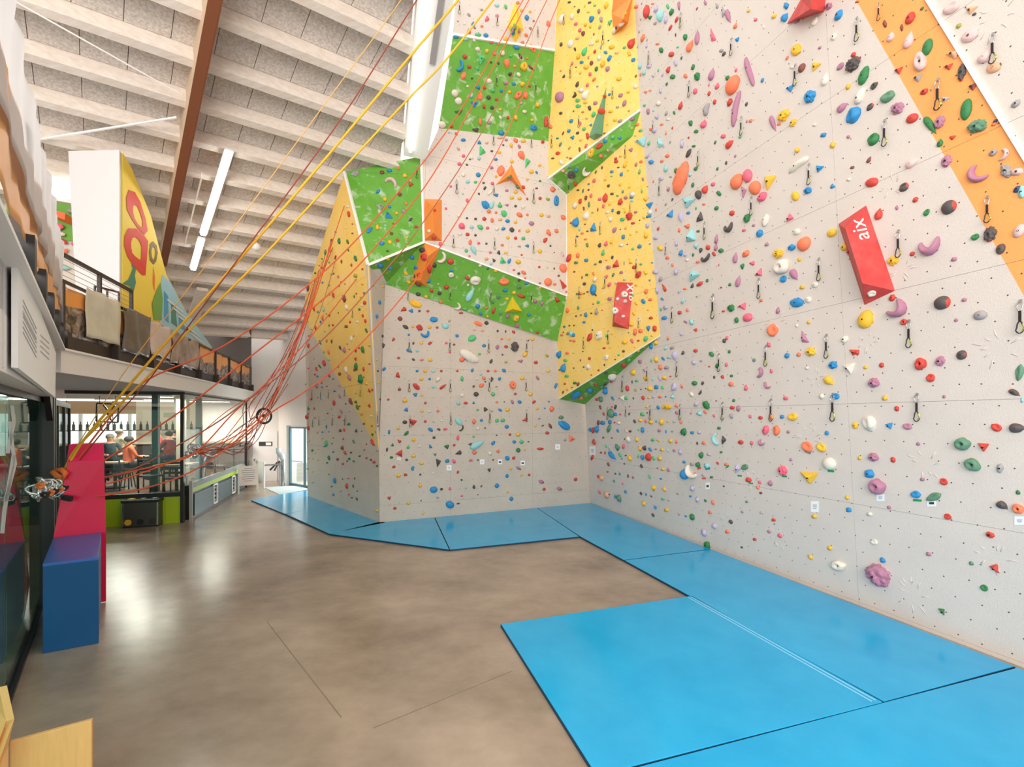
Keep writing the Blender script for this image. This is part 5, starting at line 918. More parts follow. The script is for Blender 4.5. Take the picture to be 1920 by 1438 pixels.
QD_DATA = '''
1608,33,1611,78 1649,5,1651,27 1863,63,1872,120 1760,148,1766,207 1660,225,1664,275
1686,432,1690,483 1853,368,1859,418 1706,600,1710,652 1915,563,1917,625 1721,738,1724,790
1372,72,1374,105 1492,121,1495,162 1391,219,1394,254 1518,307,1521,347 1410,369,1411,404
1424,522,1426,560 1537,484,1540,527 1437,648,1440,687 1551,627,1552,672 1447,748,1449,790 1563,738,1566,790
1277,24,1279,53 1217,96,1218,121 1293,152,1294,183 1225,227,1226,248 1310,284,1311,313 1237,341,1237,367 1322,417,1323,449 1182,380,1183,398 1249,456,1250,478 1261,576,1261,606 1338,552,1341,598 1194,486,1194,511 1270,678,1272,707 1349,663,1351,697 1214,688,1219,713 1198,596,1199,615
1220,760,1223,787 1276,758,1277,787 1356,754,1357,788 1140,764,1140,787 1174,762,1174,781 1168,705,1170,735
1058,24,1060,47 1131,59,1132,84 1070,124,1070,147 1086,217,1087,240 1149,164,1150,186 1035,254,1036,277 1173,273,1173,297 1126,417,1126,440 1067,340,1067,361 1081,442,1081,463 1135,517,1136,539 1087,538,1087,560 1095,632,1095,654 1141,620,1141,645
861,4,863,28 932,27,932,50 1008,50,1010,71 931,140,930,162 1004,153,1004,176 925,250,926,273 996,256,996,277 856,337,854,364 926,346,927,366 1000,355,1001,382 850,441,850,465 927,446,926,468 1000,453,1001,475 782,312,783,335 751,437,752,458 765,543,766,563 844,542,844,563 920,542,921,565 996,547,995,569 767,635,772,658 843,636,841,658 916,637,917,661 987,638,988,660 917,710,918,734 986,711,987,733 767,712,768,735 844,712,845,735 769,778,769,801 845,773,846,796 918,768,918,793 987,768,989,791
586,731,586,748 602,732,602,748 617,730,617,748 647,725,647,743 677,725,677,744 587,782,587,801 599,781,599,798 624,778,624,798 648,778,648,798 706,772,706,794 662,577,663,596
'''
# ================================================================== FLOOR OBJECTS
M_MAT = mat('mat_vinyl', rgb(2, 158, 212), .16, noise_amt=.10, nscale=1.5, col2=rgb(30, 170, 222), bump=.05, bscale=30, spec=.45)
M_MATS = mat('mat_side', rgb(24, 52, 74), .6); M_SEAM = mat('mat_seam', rgb(150, 208, 236), .5)
A7, B7, C7, D7 = onz(937, 1175), onz(1297, 1121), onz(1660, 1325), onz(1117, 1466)
far7 = onz(1907, 1257)
mats_ = [
 ([(470, 940), (534, 966), (700, 938), (600, 918), (515, 930)], 'pale lit blue floor mat farthest left by the entrance'),
 ([(534, 966), (617, 1004), (722, 983), (722, 960), (690, 938)], 'blue floor mat below the left climbing face, second from the entrance'),
 ([(617, 1004), (843, 1034), (812, 967), (715, 980)], 'blue triangular floor mat at the corner of the back wall'),
 ([(843, 1034), (1087, 1009), (1005, 953), (812, 967)], 'blue floor mat along the middle of the back wall'),
 ([(1087, 1009), (1170, 1054), (1333, 1033), (1107, 945), (1005, 953)], 'blue floor mat in the corner between back wall and right wall'),
 ([(1170, 1054), (1660, 1325), (1907, 1257), (1333, 1033)], 'long blue floor mat along the right wall before the corner mat'),
]
def floor_mat(pts, label, h=.028):
    c = sum(pts, V()) / len(pts); pts = [p + (c - p).normalized() * .012 for p in pts]
    t = thing('floor_mat', label, 'floor mat', Z(c, 0), 'blue floor mats')
    MB().prism([Z(p, .002) for p in pts], UP * h).build('foam_core', M_MATS, t)
    ins = [p + (c - p).normalized() * .006 for p in pts]
    MB().prism([Z(p, h + .002) for p in ins], UP * .008).build('cover', M_MAT, t, bevel=.004)
    return t
for pts, lab in mats_: floor_mat([onz(*p) for p in pts], lab)
m7 = floor_mat([A7, B7, C7, D7], 'large square blue floor mat jutting into the room in the foreground')
sm = MB()
for o in (.05, .10):
    u = (C7 - B7).normalized(); w_ = (A7 - B7).normalized(); sm.beam(Z(B7 + w_ * o + u * .05, .0385), Z(C7 + w_ * o - u * .05, .0385), .012, .004)
sm.build('welt_seam', M_SEAM, m7)
ext = -(Dv) * 3.2
floor_mat([D7, far7, far7 + ext, D7 + ext], 'nearest blue floor mat cut off by the bottom right of the frame')

M_BLUE = mat('block_blue_shaded', rgb(6, 74, 128), .4); M_PINK = mat('block_pink', rgb(232, 12, 74), .4)  # the shade on the plinth front is put into this darker blue
fb_ = [onz(80, 1226), onz(185, 1206)]; bz = .99
t3, t4 = onz(100, 1008, bz), onz(190, 998, bz)
bb = thing('plinth_block', 'low blue cuboid plinth block in front of the pink one', 'block', fb_[0])
MB().prism([fb_[0], fb_[1], Z(t4, 0), Z(t3, 0)], UP * (bz - .03)).build('body', M_BLUE, bb, bevel=.004)
MB().prism([Z(fb_[0], bz - .03), Z(fb_[1], bz - .03), Z(t4, bz - .03), Z(t3, bz - .03)], UP * .03).build('lit_top', mat('block_blue_lit', rgb(56, 104, 184), .35), bb, bevel=.003)  # lighter copy of the blue paints the light on the top face
pb = thing('plinth_block', 'tall magenta pink block with sloping front behind the blue plinth', 'block', Z(t3, 0))
k1, k2 = atd(127, 868, 6.22), atd(195, 864, 6.42)
dir_b = (t3 - fb_[0]).normalized(); t3b = Z(t3, 0) + dir_b * .012; t4b = Z(t4, 0) + dir_b * .012 + (t4 - t3).normalized() * .05
q3, q4 = Z(t3, bz) + dir_b * .012, Z(t4b, bz)
pm = MB(); bk = dir_b * .55
vs = [t3b, t4b, t4b + bk, t3b + bk, q3, q4, k2, k1, k2 + bk * .75, k1 + bk * .75]
pm.add(vs, [(0, 1, 2, 3), (0, 1, 5, 4), (4, 5, 6, 7), (7, 6, 8, 9), (1, 2, 8, 6, 5), (0, 3, 9, 7, 4), (2, 3, 9, 8)])
pm.build('body', M_PINK, pb)
MB().prism([k1, k2, k2 + bk * .75, k1 + bk * .75], UP * .01).build('lit_top', mat('block_pink_lit', rgb(240, 40, 100), .35), pb)  # paler pink layer, light on the block's top put into its colour

bin_ = thing('waste_bin', 'brushed steel three compartment recycling bin against the lime green wall', 'bin', cf(-1.35, -.3, 0))
bc = (onz(236, 990.5) + onz(289, 987.5)) / 2 + Dv * .18
MB().box(Z(bc, .31), .72, .34, .56, ang_D).build('body', mat('bin_steel', rgb(92, 86, 82), .35, .6), bin_, bevel=.01)
MB().box(Z(bc, .62), .76, .38, .06, ang_D).build('lid', M_BLACK, bin_, bevel=.01)
for k, (m, nm) in enumerate(((mat('bin_yellow', rgb(232, 176, 40), .5), 'yellow'), (M_BLACK, 'black'), (M_DARK, 'grey'))):
    p = Z(bc, 0) + Nv * (-.24 + .24 * k)
    MB().ball(Z(p, .655), .09, 12, 6, sc=(1, 1, .25)).build('flap', m if k == 0 else M_DARK, bin_)
    MB().cyl(Z(p, .13) - Dv * .165, Z(p, .13) - Dv * .185, .07, 14).build('badge', m, bin_)
MB().box(Z(bc, .015), .7, .32, .03, ang_D).build('plinth', M_BLACK, bin_)
for s in (-1, 1): MB().beam(Z(bc + Nv * .34 * s - Dv * .168, .04), Z(bc + Nv * .34 * s - Dv * .168, .58), .03, .01, up=Dv).build('edge_strip', M_STEEL, bin_)

# A-frame sign, turnstile, barrier, doors at the entrance
fs1 = onz(448, 927); asg = thing('a_frame_sign', 'white A-frame notice board standing before the entrance', 'sign', fs1)
ax = (onz(484, 924) - fs1); W_ = ax.length; ax.normalize(); ay = V((-ax.y, ax.x, 0)); Hs = .93
tilt_ = ay * .22
for s in (0, 1):
    MB().beam(fs1 + ax * W_ * s, fs1 + ax * W_ * s + tilt_ + UP * Hs, .03, .03, up=ay).build('leg', M_WHITE, asg)
    MB().beam(fs1 + ax * W_ * s + tilt_ * 2.2, fs1 + ax * W_ * s + tilt_ + UP * Hs, .03, .03, up=ay).build('leg', M_WHITE, asg)
qb = lambda u, v: fs1 + ax * W_ * u + tilt_ * v + UP * Hs * v - ay * .02
MB().prism([qb(.02, .3), qb(.98, .3), qb(.98, 1), qb(.02, 1)], ay * .012).build('board', mat('sign_pinkish', rgb(240, 224, 214), .6), asg)
for k in range(7):
    v = .9 - k * .075; l = (.3, .5, .5, .42, .5, .46, .3)[k]; MB().prism([qb(.5 - l * .7, v), qb(.5 + l * .7, v), qb(.5 + l * .7, v + .02), qb(.5 - l * .7, v + .02)], -ay * .003).build('print_line', M_GREYINK, asg)
tsb = onz(531, 911); ts = thing('turnstile', 'silver tripod turnstile with black arm at the entrance', 'turnstile', tsb)
MB().cyl(tsb, tsb + UP * 1.02, .06, 14).build('column', M_STEEL, ts); MB().cyl(tsb + V((-.1, -.02, 0)), tsb + V((-.1, -.02, .95)), .035, 12).build('column', M_STEEL, ts)
MB().tube([tsb + UP * 1.0, tsb + V((-.06, 0, 1.15)), tsb + V((-.16, -.02, 1.28)), tsb + V((-.18, -.02, 1.45))], [.09, .11, .10, .09], 12).build('head', mat('silver_paint', rgb(196, 204, 210), .3, .3), ts)
MB().cyl(tsb + V((-.14, -.06, .95)), tsb + V((-.42, -.16, .62)), .035, 8).build('arm', M_BLACK, ts); MB().cyl(tsb + V((-.12, -.06, .95)), tsb + V((-.18, -.3, .62)), .035, 8).build('arm', M_BLACK, ts)
brb = onz(495, 916); br = thing('barrier_post', 'white barrier post with grey crossbar and glass wing at the entrance', 'barrier', brb)
MB().cyl(brb, brb + UP * .98, .035, 10).build('post', M_WHITE, br); MB().cyl(brb + V((0, 0, .86)), brb + V((.55, .25, .86)), .03, 8).build('crossbar', M_GREYINK, br)
MB().prism([brb + V((-.08, .04, .15)), brb + V((-.95, .45, .15)), brb + V((-.95, .45, .98)), brb + V((-.08, .04, .98))], V((.004, .01, 0))).build('glass_wing', M_GLASS, br)
fd = (fb - fa).normalized(); fnl = V((-fd.y, fd.x, 0)); fnl = fnl if fnl.y < 0 else -fnl
FWp = (fa + fnl * .012, fnl); fw = lambda x, y: hit(x, y, FWp)
dr = struct(MB().prism([fw(474, 904), fw(520, 901.5), fw(520, 808), fw(474, 808)], fnl * .04).build('door_1', mat('door_white', rgb(236, 234, 234), .5)))
MB().prism([fw(486, 828), fw(511, 828), fw(511, 836), fw(486, 836)], fnl * .05).build('notice_frame', M_INK, dr)
MB().prism([fw(499, 829.5), fw(509, 829.5), fw(509, 834.5), fw(499, 834.5)], fnl * .055).build('notice', M_PAPER, dr)
MB().cyl(fw(479, 862) + fnl * .08, fw(481, 862) + fnl * .12, .05, 8).build('handle', M_STEEL, dr)
MB().prism([fw(534 - 14, 843), fw(539 - 14, 843), fw(539 - 14, 852), fw(534 - 14, 852)], fnl * .03).build('switch', M_GREYINK, dr)
ddir = (fc - pA).normalized(); dnn = V((-ddir.y, ddir.x, 0)); dnn = dnn if dnn.y < 0 else -dnn
d2 = MB(); Lc = (fc - pA).length
for s in (0, .5, 1): d2.beam(pA + ddir * (Lc * s), pA + ddir * (Lc * s) + UP * 2.25, .07, .06, up=ddir)
d2.beam(pA + UP * 2.22, fc + UP * 2.22, .07, .06); d2.beam(pA + UP * .05, fc + UP * .05, .07, .08)
d2o = struct(d2.build('door_2', mat('door_teal', rgb(92, 124, 136), .4)))
MB().prism([pA + UP * .1, fc + UP * .1, fc + UP * 2.2, pA + UP * 2.2], dnn * .01).build('pane', M_GLASS, d2o)
MB().cyl(pA + ddir * .15 + dnn * .06 + UP * .95, pA + ddir * .9 + dnn * .06 + UP * .95, .02, 8).build('push_bar', M_STEEL, d2o)
dj = MB(); dj.beam(pA - ddir * .12 + dnn * .06, pA - ddir * .12 + dnn * .06 + UP * 2.3, .16, .12, up=ddir); struct(dj.build('trim_%d' % tn, M_TRIM)); tn += 1
em = onz(494, 914), onz(525, 928), onz(580, 918), onz(560, 911)
tag(MB().prism([Z(p, .002) for p in em], UP * .012).build('door_mat', mat('mat_pale', rgb(186, 192, 194), .8)), 'pale grey entrance mat in front of the glass door', 'door mat')
wh = thing('spoked_ring', 'dark spoked wheel ring hanging among the orange ropes', 'wheel', atd(495, 780, 14.2))
rp_ = [atd(495 + 13.5 * math.cos(i * math.pi / 12), 780 + 13.5 * math.sin(i * math.pi / 12), 14.2) for i in range(24)]
MB().tube(rp_, .035, 6, closed=True).build('rim', M_BLACK, wh); MB().ball(atd(495, 780, 14.2), .06, 8, 6).build('hub', M_DARK, wh)
for i in range(6): MB().cyl(atd(495, 780, 14.2), rp_[i * 4], .008, 4).build('spoke', M_STEEL, wh)

# wooden furniture at the lower left edge
M_PLY = mat('beech_ply', rgb(240, 184, 116), .45, noise_amt=.12, nscale=5, stretch=(8, 8, .7))
pc = onz(172, 1350, .52); pcl = onz(18, 1392, .52)
ch_ = thing('wooden_bench', 'pale beech plywood bench with upright side board in the near left corner', 'bench', Z(pcl, 0))
dd = (pc - pcl).normalized(); dp = V((dd.y, -dd.x, 0))
MB().prism([Z(pcl, .02), Z(pc, .02), pc, pcl], -dp * .03).build('front_board', M_PLY, ch_, bevel=.003)
MB().prism([Z(pcl, 0) - dp * .031, Z(pc, 0) - dp * .031, Z(pc, 0) - dp * .045, Z(pcl, 0) - dp * .045], UP * .5).build('rear_lining', M_PLY, ch_)
bb1, bb2 = atd(27, 1348, 2.86), atd(13, 1285, 2.86)
MB().prism([pcl + dp * .02, bb1, bb2, atd(2, 1310, 2.9), atd(-60, 1420, 2.7), Z(atd(-60, 1420, 2.7), .05), Z(pcl, .02) + dp * .02], V((-.03, -.02, 0))).build('side_board', M_PLY, ch_)

# ceiling lamps, cables, globe
M_TUBE = mat('lamp_tube', (1, 1, .97, 1), .5, emit=12.0)
for k, (a, b, lab) in enumerate((((430, 284), (381, 440), 'long lit fluorescent strip lamp under the timber ceiling'), ((378, 449), (362, 505), 'short lit fluorescent strip lamp beyond the long one'))):
    pa, pb_ = on_c(*a, -.14), on_c(*b, -.14); lt = thing('strip_lamp', lab, 'lamp', pa)
    MB().beam(pa, pb_, .11, .05, up=n_c).build('tube', M_TUBE, lt); MB().beam(pa + n_c * .05, pb_ + n_c * .05, .16, .05, up=n_c).build('housing', M_WHITE, lt)
    for q in (.1, .9): MB().cyl(pa + (pb_ - pa) * q + n_c * .05, pa + (pb_ - pa) * q + n_c * .2, .012, 5).build('hanger', M_WHITE, lt)
pa, pb_ = on_c(378, 332, -.1), on_c(346, 460, -.1)
pp = thing('ceiling_conduit', 'thin pale conduit rail under the joists left of the strip lamp', 'conduit', pa); MB().beam(pa, pb_, .03, .03, up=n_c).build('rail', M_TRIM, pp)
for q in (0, .33, .66, 1): MB().cyl(pa + (pb_ - pa) * q, pa + (pb_ - pa) * q + n_c * .12, .01, 5).build('clip', M_TRIM, pp)
gp_ = on_c(481, 463, -.12); gl = thing('globe_lamp', 'small white globe lamp hanging from the timber ceiling', 'lamp', gp_)
MB().ball(gp_, .11, 16, 10).build('globe', mat('globe_white', rgb(240, 236, 232), .3), gl, smooth=True); MB().cyl(gp_ + n_c * .1, gp_ + n_c * .3, .015, 6).build('stem', M_WHITE, gl)
for k, (a, b, r, lab) in enumerate((((20, -2), (341, 178), .012, 'thin pale tie cable crossing below the upper left joists'), ((62, 263), (331, 220), .022, 'white tie rod rising from the tarpaulin to the main beam'))):
    tag(MB().cyl(on_c(*a, -.06), on_c(*b, -.06), r, 6).build('tie_cable', M_TRIM), lab, 'cable')
hp = MB(); hp.prism([on_c(369, 538, -.05), on_c(390, 541, -.05), on_c(372, 600, -.05), on_c(352, 590, -.05)], -n_c * .1)
tag(hp.build('ceiling_heater', M_JOIST), 'pale slatted panel under the joists beyond the strip lamps', 'heater')

# ================================================================== VOLUMES on the climbing walls
def fhit(px, py):
    r = ray(px, py); loc, nn, idx, dist = BVH.ray_cast(CAM, r.normalized())
    return (loc, bvh_src[idx]) if loc is not None else (None, None)
NEWV = []
def volume(base, ridges, faces, m, label, name='climbing_volume'):
    """base: pixels on the wall; ridges: (pixel, how far it stands off the wall)"""
    P, f0 = fhit(*(sum(b[0] for b in base) / len(base), sum(b[1] for b in base) / len(base)))
    pl = (P, f0.n); bp = [hit(*b, pl) for b in base]; rv = [hit(x, y, (P + f0.n * o, f0.n)) for x, y, o in ridges]
    vs = bp + rv; t = thing(name, label, 'climbing volume', sum(bp, V()) / len(bp), 'climbing volumes')
    MB().add(vs + [p - f0.n * .004 for p in bp], [tuple(f) for f in faces] + [tuple(range(len(vs) + len(bp) - 1, len(vs) - 1, -1))]).build('shell', m, t, bevel=.006)
    for f in faces:
        pts = [vs[i] for i in f]; NEWV.append((pts, Frame(pts[0], (pts[1] - pts[0]).cross(pts[2] - pts[0])), label))
    return t, vs, f0
M_VR = mat('volume_red', rgb(200, 44, 44), .55, noise_amt=.16, nscale=4, col2=rgb(214, 84, 78)); M_VO = mat('volume_orange', rgb(248, 146, 62), .55, noise_amt=.08, nscale=4)
M_VG = mat('volume_green', rgb(104, 168, 136), .5, noise_amt=.15, nscale=3); M_VY = mat('volume_yellow', rgb(240, 210, 46), .5)
prismf = [(0, 1, 4), (1, 2, 5, 4), (2, 3, 5), (3, 0, 4, 5)]
v1, vs1, f1 = volume([(1572, 420), (1624, 385), (1678, 545), (1621, 572)], [(1585, 429, .30), (1617, 531, .30)], prismf, M_VR, 'large red wedge volume standing out from the middle of the right wall')
ny = (vs1[5] - vs1[4]).normalized()
c_ = vs1[4] * .42 + vs1[1] * .40 + vs1[5] * .08 + vs1[2] * .10
fn = (vs1[1] - vs1[4]).cross(vs1[5] - vs1[4]).normalized(); fn = fn if fn.dot(CAM - c_) > 0 else -fn
put_text('lettering', 'aix', mat('letter_white', rgb(244, 226, 222), .5), c_ + fn * .004 , -(vs1[2] - vs1[1]), fn.cross(-(vs1[2] - vs1[1])), .26, v1)
volume([(1475, 45), (1501, 0), (1512, -45), (1552, -45), (1546, 21)], [(1519, 17, .35), (1527, -40, .35)], [(0, 1, 5), (1, 2, 6, 5), (2, 3, 6), (3, 4, 5, 6), (4, 0, 5)], M_VR, 'faded red pointed volume cut off by the top edge on the right wall')
v3, vs3, f3 = volume([(1157, 529), (1187, 530), (1179, 617), (1148, 612)], [(1152, 558, .3), (1152, 604, .3)], prismf, M_VR, 'smaller red wedge volume on the yellow prow carrying two white discs')
fn = (vs3[1] - vs3[4]).cross(vs3[5] - vs3[4]).normalized(); fn = fn if fn.dot(CAM - vs3[4]) > 0 else -fn
c_ = vs3[1] * .66 + vs3[2] * .14 + vs3[4] * .2
put_text('lettering', 'aix', MATS['letter_white'], c_ + fn * .006, -(vs3[2] - vs3[1]), fn.cross(-(vs3[2] - vs3[1])), .34, v3)
volume([(1147, 26), (1150, -6), (1187, -8), (1178, 42), (1151, 65)], [(1168, 36, .4)], [(0, 1, 2, 5), (2, 3, 5), (3, 4, 5), (4, 0, 5)], M_VO, 'orange faceted volume at the top of the upper yellow panel')
volume([(1137, 163), (1130, 253), (1114, 263), (1104, 257)], [(1117, 250, .28)], [(0, 1, 4), (1, 2, 4), (2, 3, 4), (3, 0, 4)], M_VG, 'tall narrow sage green spike volume on the upper yellow panel')
volume([(959, 308), (946, 327), (929, 347), (957, 338), (987, 368), (969, 330)], [(958, 327, .22)], [(0, 1, 6), (1, 2, 6), (2, 3, 6), (3, 4, 6), (4, 5, 6), (5, 0, 6)], M_VO, 'three pointed orange star volume on the upper grey back wall')
volume([(796, 373), (828.5, 374), (828.5, 452), (794, 451)], [(811, 386, .28), (812.5, 436, .28)], prismf, M_VO, 'orange ridged box volume right of the green corner panel')
volume([(795, 456), (824, 465), (799, 538), (771, 526)], [(803, 480, .28), (788, 526, .28)], prismf, M_VO, 'tilted orange box volume on the left end of the green belt')
volume([(960.5, 556), (979, 584), (946, 586)], [(962, 579, .3)], [(0, 1, 3), (1, 2, 3), (2, 0, 3)], M_VY, 'yellow pyramid volume on the green belt')
volume([(967, 1), (982, 55), (966, 80), (951, 50)], [(969, 47, .3)], [(0, 1, 4), (1, 2, 4), (2, 3, 4), (3, 0, 4)], M_VY, 'yellow diamond volume at the very top of the back wall')
REG = {}
names = ['right wall', 'orange band', 'upper right panel', 'lower back wall', 'prow underside', 'green belt', 'green belt', 'green belt', 'lower back wall', 'upper back wall', 'green square', 'top back wall', 'yellow prow', 'green ledge', 'green ledge', 'upper yellow panel', 'grey left face', 'yellow left face', 'green corner panel', 'green corner panel']
for i, fct in enumerate(FACETS): REG[id(fct[1])] = names[i]
REG[id(FACETS[0][1])] = 'x'   # the three right wall pieces share one frame, told apart by pixel
for pts, f, lab in NEWV:
    bvh_add(pts, f); REG[id(f)] = ' '.join(lab.split(' volume')[0].split()[-2:]) + ' volume'
BVH = BVHTree.FromPolygons(bvh_v, bvh_f)
def region(px, py, f):
    if f is FRa:
        if px < 1605 + (py * 315 / 555.0): return 'right wall'
        return 'orange band' if px < 1738 + (py * 182 / 293.0) else 'upper right panel'
    return REG.get(id(f), 'wall')

# ================================================================== HOLDS
HC = dict(r=(208, 52, 38), o=(250, 118, 74), y=(244, 186, 34), g=(30, 118, 56), l=(74, 190, 112), b=(22, 132, 198), t=(146, 208, 208), p=(176, 112, 140), k=(70, 62, 60),
          w=(232, 222, 206), s=(156, 150, 150), m=(240, 92, 118), n=(128, 60, 52), e=(226, 188, 184), q=(84, 134, 104), a=(186, 176, 206), f=(232, 168, 126), v=(158, 160, 50), i=(36, 60, 110))
CN = dict(r='red', o='coral', y='yellow', g='green', l='mint', b='blue', t='turquoise', p='mauve', k='charcoal', w='cream', s='grey', m='pink', n='maroon', e='blush', q='sage', a='lavender', f='tan', v='olive', i='navy')
SN = ['rounded', 'scooped', 'crescent', 'teardrop', 'knobbly', 'angular', 'domed', 'finger', 'ring', 'ribbed']
HM = {k: mat('hold_' + CN[k], rgb(*[v + (205 - v) * .10 for v in c]), .55, bump=.12, bscale=120) for k, c in HC.items()}
def ico(sub):
    bm = bmesh.new(); bmesh.ops.create_icosphere(bm, subdivisions=sub, radius=1.0)
    vs = [V(v.co) for v in bm.verts]; fs = [tuple(v.index for v in f.verts) for f in bm.faces]; bm.free(); return vs, fs
ICO = {s: ico(s) for s in (1, 2, 3, 4)}
def hold_shape(kind, seed, sub):
    vs, fs = ICO[sub]; out = []; o = V((seed * 3.1, seed * 1.7, kind))
    for d in vs:
        x, y, z = d; z = max(z, -.05); nz = noise.noise(d * 1.3 + o); nz2 = noise.noise(d * 2.6 + o)
        r = 1 + .20 * nz + .10 * nz2
        if kind == 0: p = V((x * r, y * r, z * r * .9))
        elif kind == 1:
            p = V((x * r, y * (1 + .15 * nz), z * r)); dd = ((x - .0) ** 2 / .30 + (y - .35) ** 2 / .12)
            if z > 0: p.z -= .75 * math.exp(-dd) * z; p.z += .18 * math.exp(-((y + .35) ** 2) / .08) * z
        elif kind == 2:
            a = x * 1.75; w = .36 * math.sqrt(max(0, 1 - x * x)) + .05; yy = y / max(.15, math.sqrt(max(.02, 1 - x * x))); yy = max(-1, min(1, yy))
            p = V((math.sin(a) * (.78 + yy * w * .7), .62 - math.cos(a) * (.95 + yy * w * .9) + .1, z * .85))
        elif kind == 3:
            tp = .45 + .55 * (1 - x) / 2 * 1.15; tp = max(.12, tp - max(0, x - .3) * .5); p = V((x * (1 + .05 * nz), y * tp * 1.15 * (1 + .1 * nz), z * tp))
        elif kind == 4:
            cell = noise.voronoi(d * 2.6 + o)[0][0]; rr = 1.12 - .55 * cell + .1 * nz; p = V((x * rr, y * rr, z * rr))
        elif kind == 5:
            th = math.atan2(y, x); k3 = .62 / max(.5, math.cos(((th + math.pi / 3 + seed * .3) % (2 * math.pi / 3)) - math.pi / 3)); rad = math.sqrt(x * x + y * y)
            p = V((math.cos(th) * rad * k3 * 1.15, math.sin(th) * rad * k3 * 1.15, (1 - rad * .85) * 1.0 if z > -.04 else -.05)); p.z = max(p.z, -.05)
        elif kind == 6: p = V((x * (1 + .06 * nz), y * (1 + .06 * nz), z))
        elif kind == 7: p = V((x, y * (.75 + .25 * abs(x)) * (1 + .15 * nz) + .12 * math.sin(x * 2.4 + seed), z * .9))
        elif kind == 8:
            rad = math.sqrt(x * x + y * y); hole = math.exp(-((rad - .0) / .36) ** 2); p = V((x * r, y * r, z * (1.0) - .85 * hole * max(z, 0)))
        else:
            rb = .10 * math.sin(x * 15 + seed); p = V((x * (1 + .08 * nz), y * (1 + .12 * nz + rb), (z + rb * max(z, 0)) * (1 + .1 * nz)))
        out.append(p)
    lo = [min(p[i] for p in out) for i in (0, 1)]; hi = [max(p[i] for p in out) for i in (0, 1)]
    zm = max(p.z for p in out)
    return [V(((p.x - (lo[0] + hi[0]) / 2) / (hi[0] - lo[0]), (p.y - (lo[1] + hi[1]) / 2) / (hi[1] - lo[1]), p.z / zm)) for p in out], fs
import re
HOLDS = []
for tok in HOLD_DATA.replace('\n', ';').split(';'):
    tok = tok.strip()
    if not tok: continue
    a, b_, w, h, rest_ = tok.split(' '); mm = re.match(r'([a-z])(\d)([+-]\d+)?', rest_)
    HOLDS.append([int(a) / 2, int(b_) / 2, int(w) / 2, int(h) / 2, mm.group(1), int(mm.group(2)), math.radians(int(mm.group(3) or 0))])
placed = 0
HOLDS.sort(key=lambda q: -q[2] * q[3])
def place(hd):
    px, py, w, h, c, k, a = hd; q_ = .98 if placed < 300 else .88; w *= q_; h *= q_
    P, f = fhit(px, py)
    if P is None: return None
    pl = (P, f.n); ca, sa = math.cos(a), math.sin(a)
    u = hit(px + ca * w / 2, py - sa * w / 2, pl) - hit(px - ca * w / 2, py + sa * w / 2, pl)
    v = hit(px - sa * h / 2, py - ca * h / 2, pl) - hit(px + sa * h / 2, py + ca * h / 2, pl)
    lx = u.length; xd = u / lx; yd = f.n.cross(xd); ly = abs(v.dot(yd))
    lim = 1.75 * P.y / F * w; lx = min(lx, lim); ly = min(ly, 1.9 * P.y / F * h)
    dz = min(lx, ly) * (.42 if k in (6, 9, 1) else .5 if k != 7 else .6); dz = min(dz, .28)
    M = Matrix(((xd.x, yd.x, f.n.x), (xd.y, yd.y, f.n.y), (xd.z, yd.z, f.n.z)))
    return P, M, (lx, ly, dz), f
IND = []; cache = {}; bolt_me = MB().cyl(V((0, 0, 0)), V((0, 0, .03)), .5, 8).mesh('bolt', M_BLACK)
loose = MB(); loose_s = {}
for kk in range(10):
    for sd in range(2): loose_s[kk, sd] = hold_shape(kk, sd, 1 if kk not in (2, 4, 8) else 2)
for hd in HOLDS:
    r = place(hd)
    if r is None: continue
    P, M, (lx, ly, dz), f = r; c, k = hd[4], hd[5]
    if placed < 300:
        sd = placed % 3; two = c == 'k' and hd[0] > 1500; key = (c, k, sd, two)
        if key not in cache:
            big = k == 4; vs, fs = hold_shape(k, sd, 4 if big else 3); mb_ = MB()
            mb_.add(vs, fs); me_ = mb_.mesh('climbing_hold', HM[c], smooth=(k != 5)); cache[key] = me_
            if two:
                me_.materials.append(HM['n'] if sd else HM['r'])
                for p_ in me_.polygons:
                    if abs(p_.center.x) + .05 * p_.center.y > .36: p_.material_index = 1
        o = bpy.data.objects.new('climbing_hold', cache[key]); COL.objects.link(o)
        o.matrix_world = Matrix.Translation(P + f.n * .001) @ M.to_4x4() @ Matrix.Diagonal((lx, ly, dz, 1))
        b = bpy.data.objects.new('bolt', bolt_me); COL.objects.link(b); b.parent = o
        zz = .80 if k not in (1, 8, 2) else .35
        b.location = (-.12 if k in (3, 7) else .0, -.12 if k == 1 else 0, zz if k != 5 else .7)
        if k == 2: b.location = (0, -.3, .62)
        br_ = .022; b.scale = (br_ / lx, br_ / ly, min(6, .02 / dz / .03 + 4.5))
        IND.append((o, hd, region(hd[0], hd[1], f))); placed += 1
    else:
        vs, fs = loose_s[k, placed % 2]; placed += 1
        loose.add([P + f.n * .001 + M @ V((v.x * lx, v.y * ly, v.z * dz)) for v in vs], fs, HM[c])
lo_ = stuff(loose.build('small_climbing_holds', None, smooth=True)); tag(lo_, 'hundreds of small mixed colour holds scattered over all the climbing walls', 'climbing holds')
def wd(hd): return CN[hd[4]] + ' ' + SN[hd[5]]
def relation(x, y, base, pool):
    best = None
    for nm, qx, qy, rr in pool:
        d = math.hypot(qx - x, qy - y)
        if nm == base or d < 2 or d > 170: continue
        if best is None or d < best[0]: best = (d, nm, qx - x, qy - y)
    if not best: return ''
    _, nm, dx, dy = best
    w = ('left of' if dx > 0 else 'right of') if abs(dx) > abs(dy) else ('above' if dy > 0 else 'below')
    return w + ' a ' + nm + ('' if nm.endswith('hold') else ' one')
